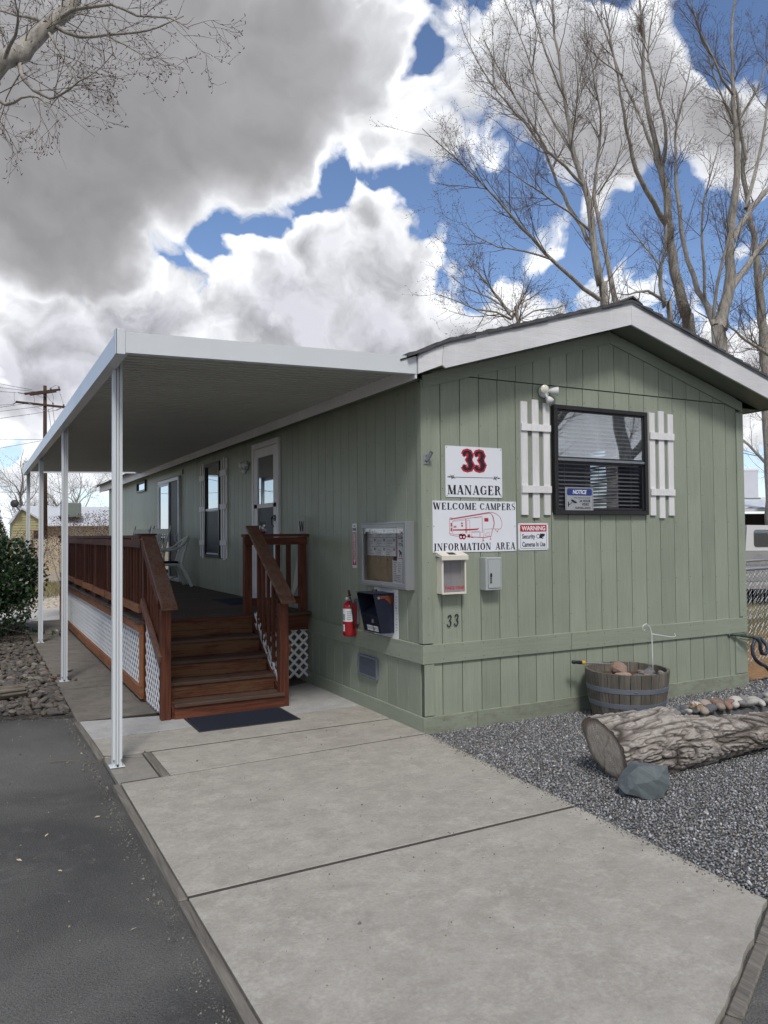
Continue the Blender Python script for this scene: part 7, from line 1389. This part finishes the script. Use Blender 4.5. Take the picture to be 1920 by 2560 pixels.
ck=thing('rooftop_cooler','white covered evaporative cooler standing on the low metal roof','cooler',(20.0,11.9,2.85)); m=MB(); m.obox(Vector(T4(1.80,3.38,3.4)),(.42,.40,.52),(E_,F_,Vector((0,0,1))),.05); part('cover',m,plain('white cooler cover',(.58,.59,.66),.7,.1,3),ck); m=MB(); m.obox(Vector(T4(1.80,2.86,3.4)),(.45,.43,.02),(E_,F_,Vector((0,0,1)))); part('stand',m,m_drip,ck)
m=MB(); m.obox(Vector(T4(1.80,3.84,3.4)),(.435,.415,.05),(E_,F_,Vector((0,0,1))),.03); part('cover_top',m,m_white,ck)
rsb=np.random.RandomState(9); vb=MB()
for i in range(90):
    p=Vector(T4(rsb.uniform(-2,6),rsb.uniform(.3,1.6),rsb.uniform(-.6,-.2))); pts=[p]; dv=Vector(rsb.normal(size=3)); dv.z=abs(dv.z)*.3; dv.normalize()
    for j in range(6): dv=(dv+Vector(rsb.normal(size=3))*.45).normalized(); p=p+dv*.22; p.z=min(max(p.z,.1),2.2); pts.append(p.copy())
    vb.tube(pts,[.014,.012,.011,.010,.008,.006,.004],4)
single('tangled_vine',vb,m_oldlog,'tangled bare vine stems in front of the dark open front','vine',T4(1,0,-.4),smooth=False,kind='stuff')
# ------------------------------------------------------------------ LEFT BACKGROUND
yh=thing('yellow_house','pale yellow lap sided house with long grey roof far behind the deck','house',(2,58,0))
def bxw(mb,x0,x1,y0,y1,z0,z1): mb.box(x0,x1,y0,y1,z0,z1)
m=MB(); m.box(.6,12,58,64,-.1,2.7); part('wall',m,m_tan,yh)
m=MB(); m.add([(-.9,57.4,2.62),(12.6,57.4,2.62),(12.6,61,4.12),(-.3,61,4.20),(-.9,57.4,2.54),(12.6,57.4,2.54)],[(0,1,2,3),(0,1,5,4)]); m.add([(12.6,64.6,2.62),(-.9,64.6,2.62),(-.3,61,4.2),(12.6,61,4.12)],[(0,1,2,3)]); part('roof',m,m_far,yh)
m=MB(); m.box(-1.15,1.0,56.0,60,-.1,2.85); m.prism([(-1.15,2.85),(1.0,2.85),(-.55,3.75)],lambda u,v,w:(u,w,v),56.0,60); part('gable_wing',m,m_yh,yh)
for k in range(15): z=.9+k*.19; hw=1.075 if z<2.85 else None; x0,x1=(-1.16,1.0) if z<2.85 else (-1.15+.6*(z-2.85)/.9,1.0-1.55*(z-2.85)/.9); m=MB(); m.prism([(x0,z),(x1,z),(x1,z+.02),(x0,z+.02)],lambda u,v,w:(u,w,v),55.95,56.0); (part('lap_board',m,m_yh,yh) if x1>x0 else None)
m=MB(); m.add([(-1.35,55.8,2.72),(-.55,55.8,3.90),(-.55,61,3.90),(-1.35,61,2.72)],[(0,1,2,3)]); m.add([(-.55,55.8,3.90),(1.2,55.8,2.72),(1.2,61,2.72),(-.55,61,3.90)],[(0,1,2,3)]); m.prism([(-1.35,2.6),(-.55,3.76),(1.2,2.6),(1.2,2.72),(-.55,3.9),(-1.35,2.72)],lambda u,v,w:(u,w,v),55.75,55.8); part('wing_roof',m,m_far,yh)
m=MB(); m.box(.25,.55,55.9,55.98,1.3,2.2); part('window',m,m_frame,yh)
ac=MB(); ac.box(2.3,3.7,57.6,58.8,3.3,4.35,.05); ac.box(2.2,3.8,57.5,58.9,3.25,3.32); single('rooftop_unit',ac,plain('grey green metal housing',(.16,.19,.18),.6,.1),'grey green boxy cooling unit on the long grey roof','cooling unit',(3.0,58.2,3.25))
ds=thing('satellite_dish','dark satellite dish on the gable of the yellow house','satellite dish',(-1.0,49.4,3.2)); c=Vector((-1.05,55.2,4.15)); m=MB(); m.lathe(c,[(.0,.07),(.15,.05),(.27,-.02),(.29,-.04)],18,(-.25,-1,.25),False); part('dish',m,m_matedge,ds,True); m=MB(); m.tube([c+Vector((.05,.05,-.1)),(-.75,55.5,3.75),(-.6,55.7,3.5)],.05,6); part('arm',m,m_hoop,ds)
fn=thing('board_fence','tan board fence running behind the reddish shrubs','fence',(-3,38,0))
for k in range(44): x=-8+k*.30; m=MB(); m.box(x,x+.285,38.0,38.03,-.1,1.62+RN.uniform(-.03,.03)); part('fence_board',m,m_tan,fn)
# utility pole
up_=thing('utility_pole','tall brown wooden utility pole with two crossarms behind the awning','utility pole',(.47,48.4,0)); m=MB(); m.cyl((.47,48.4,-.1),(.43,48.4,11.55),.165,.105,14); part('pole',m,m_pole,up_,True)
DA=Vector((.80,-.60,0)); arms=[]
m=MB(); m.beam((-.75,48.75,10.98),(1.30,47.85,11.28),.12,.13,b=.01); m.beam((-.45,48.45,10.90),(1.05,47.75,11.12),.12,.12,b=.01); part('crossarm',m,m_pole,up_)
m=MB(); m.beam((-1.25,48.95,10.46),(1.72,47.75,10.12),.13,.14,b=.01); part('crossarm',m,m_pole,up_)
m=MB()
for a,b in(((-.55,48.5,10.38),(.40,48.3,9.90)),((1.0,48.0,10.16),(.50,48.3,9.90)),((-.2,48.5,11.0),(.38,48.3,10.70))): m.beam(a,b,.03,.03)
part('braces',m,m_galv,up_)
m=MB()
for x,y,z in((1.22,47.9,11.36),(.74,48.0,11.26),(.88,48.05,10.30),(1.50,47.85,10.22)): m.lathe((x,y,z),[(.02,0),(.06,.02),(.07,.05),(.035,.07),(.05,.09),(.04,.13),(0,.14)],10,cap=False)
m.beam((-1.25,48.95,10.42),(-1.42,48.9,10.28),.07,.07); m.beam((1.40,47.8,10.10),(1.08,48.0,9.94),.05,.05); m.beam((-.72,48.8,11.0),(-1.15,48.9,11.06),.06,.06); part('insulators',m,m_hoop,up_)
wires=thing('power_lines','thin power lines running left from the utility pole','wires',(-6,48,10)); 
def wire(p0,p1,sag,r=.012):
    p0=Vector(p0);p1=Vector(p1); pts=[p0.lerp(p1,i/14)-Vector((0,0,sag*4*(i/14)*(1-i/14))) for i in range(15)]; m=MB(); m.tube(pts,r,4,False); part('wire',m,m_matedge,wires)
for p0,p1,s in(((-.3,48.6,11.25),(-30,44,16.5),.6),((-.15,48.6,11.15),(-30,46,14.8),.7),((-1.2,48.9,11.05),(-30,48,14.0),.8),((-1.45,48.9,10.27),(-26,36,7.0),.5),((-.4,48.6,10.40),(-26,34,4.2),.5),((1.1,48,9.94),(-26,38,4.6),.6),((.25,48.4,10.2),(-28,40,5.4),.6),((.36,48.4,8.05),(-30,44,7.6),.5),((.2,48.4,7.95),(-22,20,.8),.3),((-.2,48.4,4.6),(-30,46,6.2),.5)): wire(p0,p1,s)
m=MB(); m.tube([(1.22,47.9,11.50),(1.30,47.9,11.0),(1.48,47.87,10.40)],.010,4,False); m.tube([(.74,48.0,11.35),(1.0,48,11.55),(1.22,47.9,11.50)],.010,4,False); m.tube([(.75,48,11.2),(.9,48,10.8),(.88,48.05,10.42)],.010,4,False); m.tube([(.5,48.2,10.9),(.7,48.1,10.6),(.86,48.05,10.42)],.010,4,False); m.tube([(-.25,48.5,10.9),(-.18,48.5,10.6),(-.2,48.5,10.4)],.010,4,False); m.tube([(-1.35,48.8,11.05),(-1.36,48.8,10.6),(-1.3,48.85,10.46)],.010,4,False); m.tube([(.86,48.0,10.1),(1.2,47,6.5),(1.6,46,3)],.012,4,False); m.tube([(.6,48.0,10.0),(1.0,47,6.5),(1.3,46,3)],.012,4,False); part('jumper_wires',m,m_matedge,wires)
# white downpipe elbow at the last post
dp=MB(); dp.tube([(-2.66,11.58,.14),(-2.8,11.4,.10),(-3.0,11.25,.07),(-3.25,11.15,.055),(-3.5,11.1,.05)],[.045,.045,.045,.045,.045],10); single('drain_pipe',dp,m_alu,'white curved drain pipe lying at the foot of the rearmost awning post','pipe',(-3.0,11.3,.05),smooth=True)
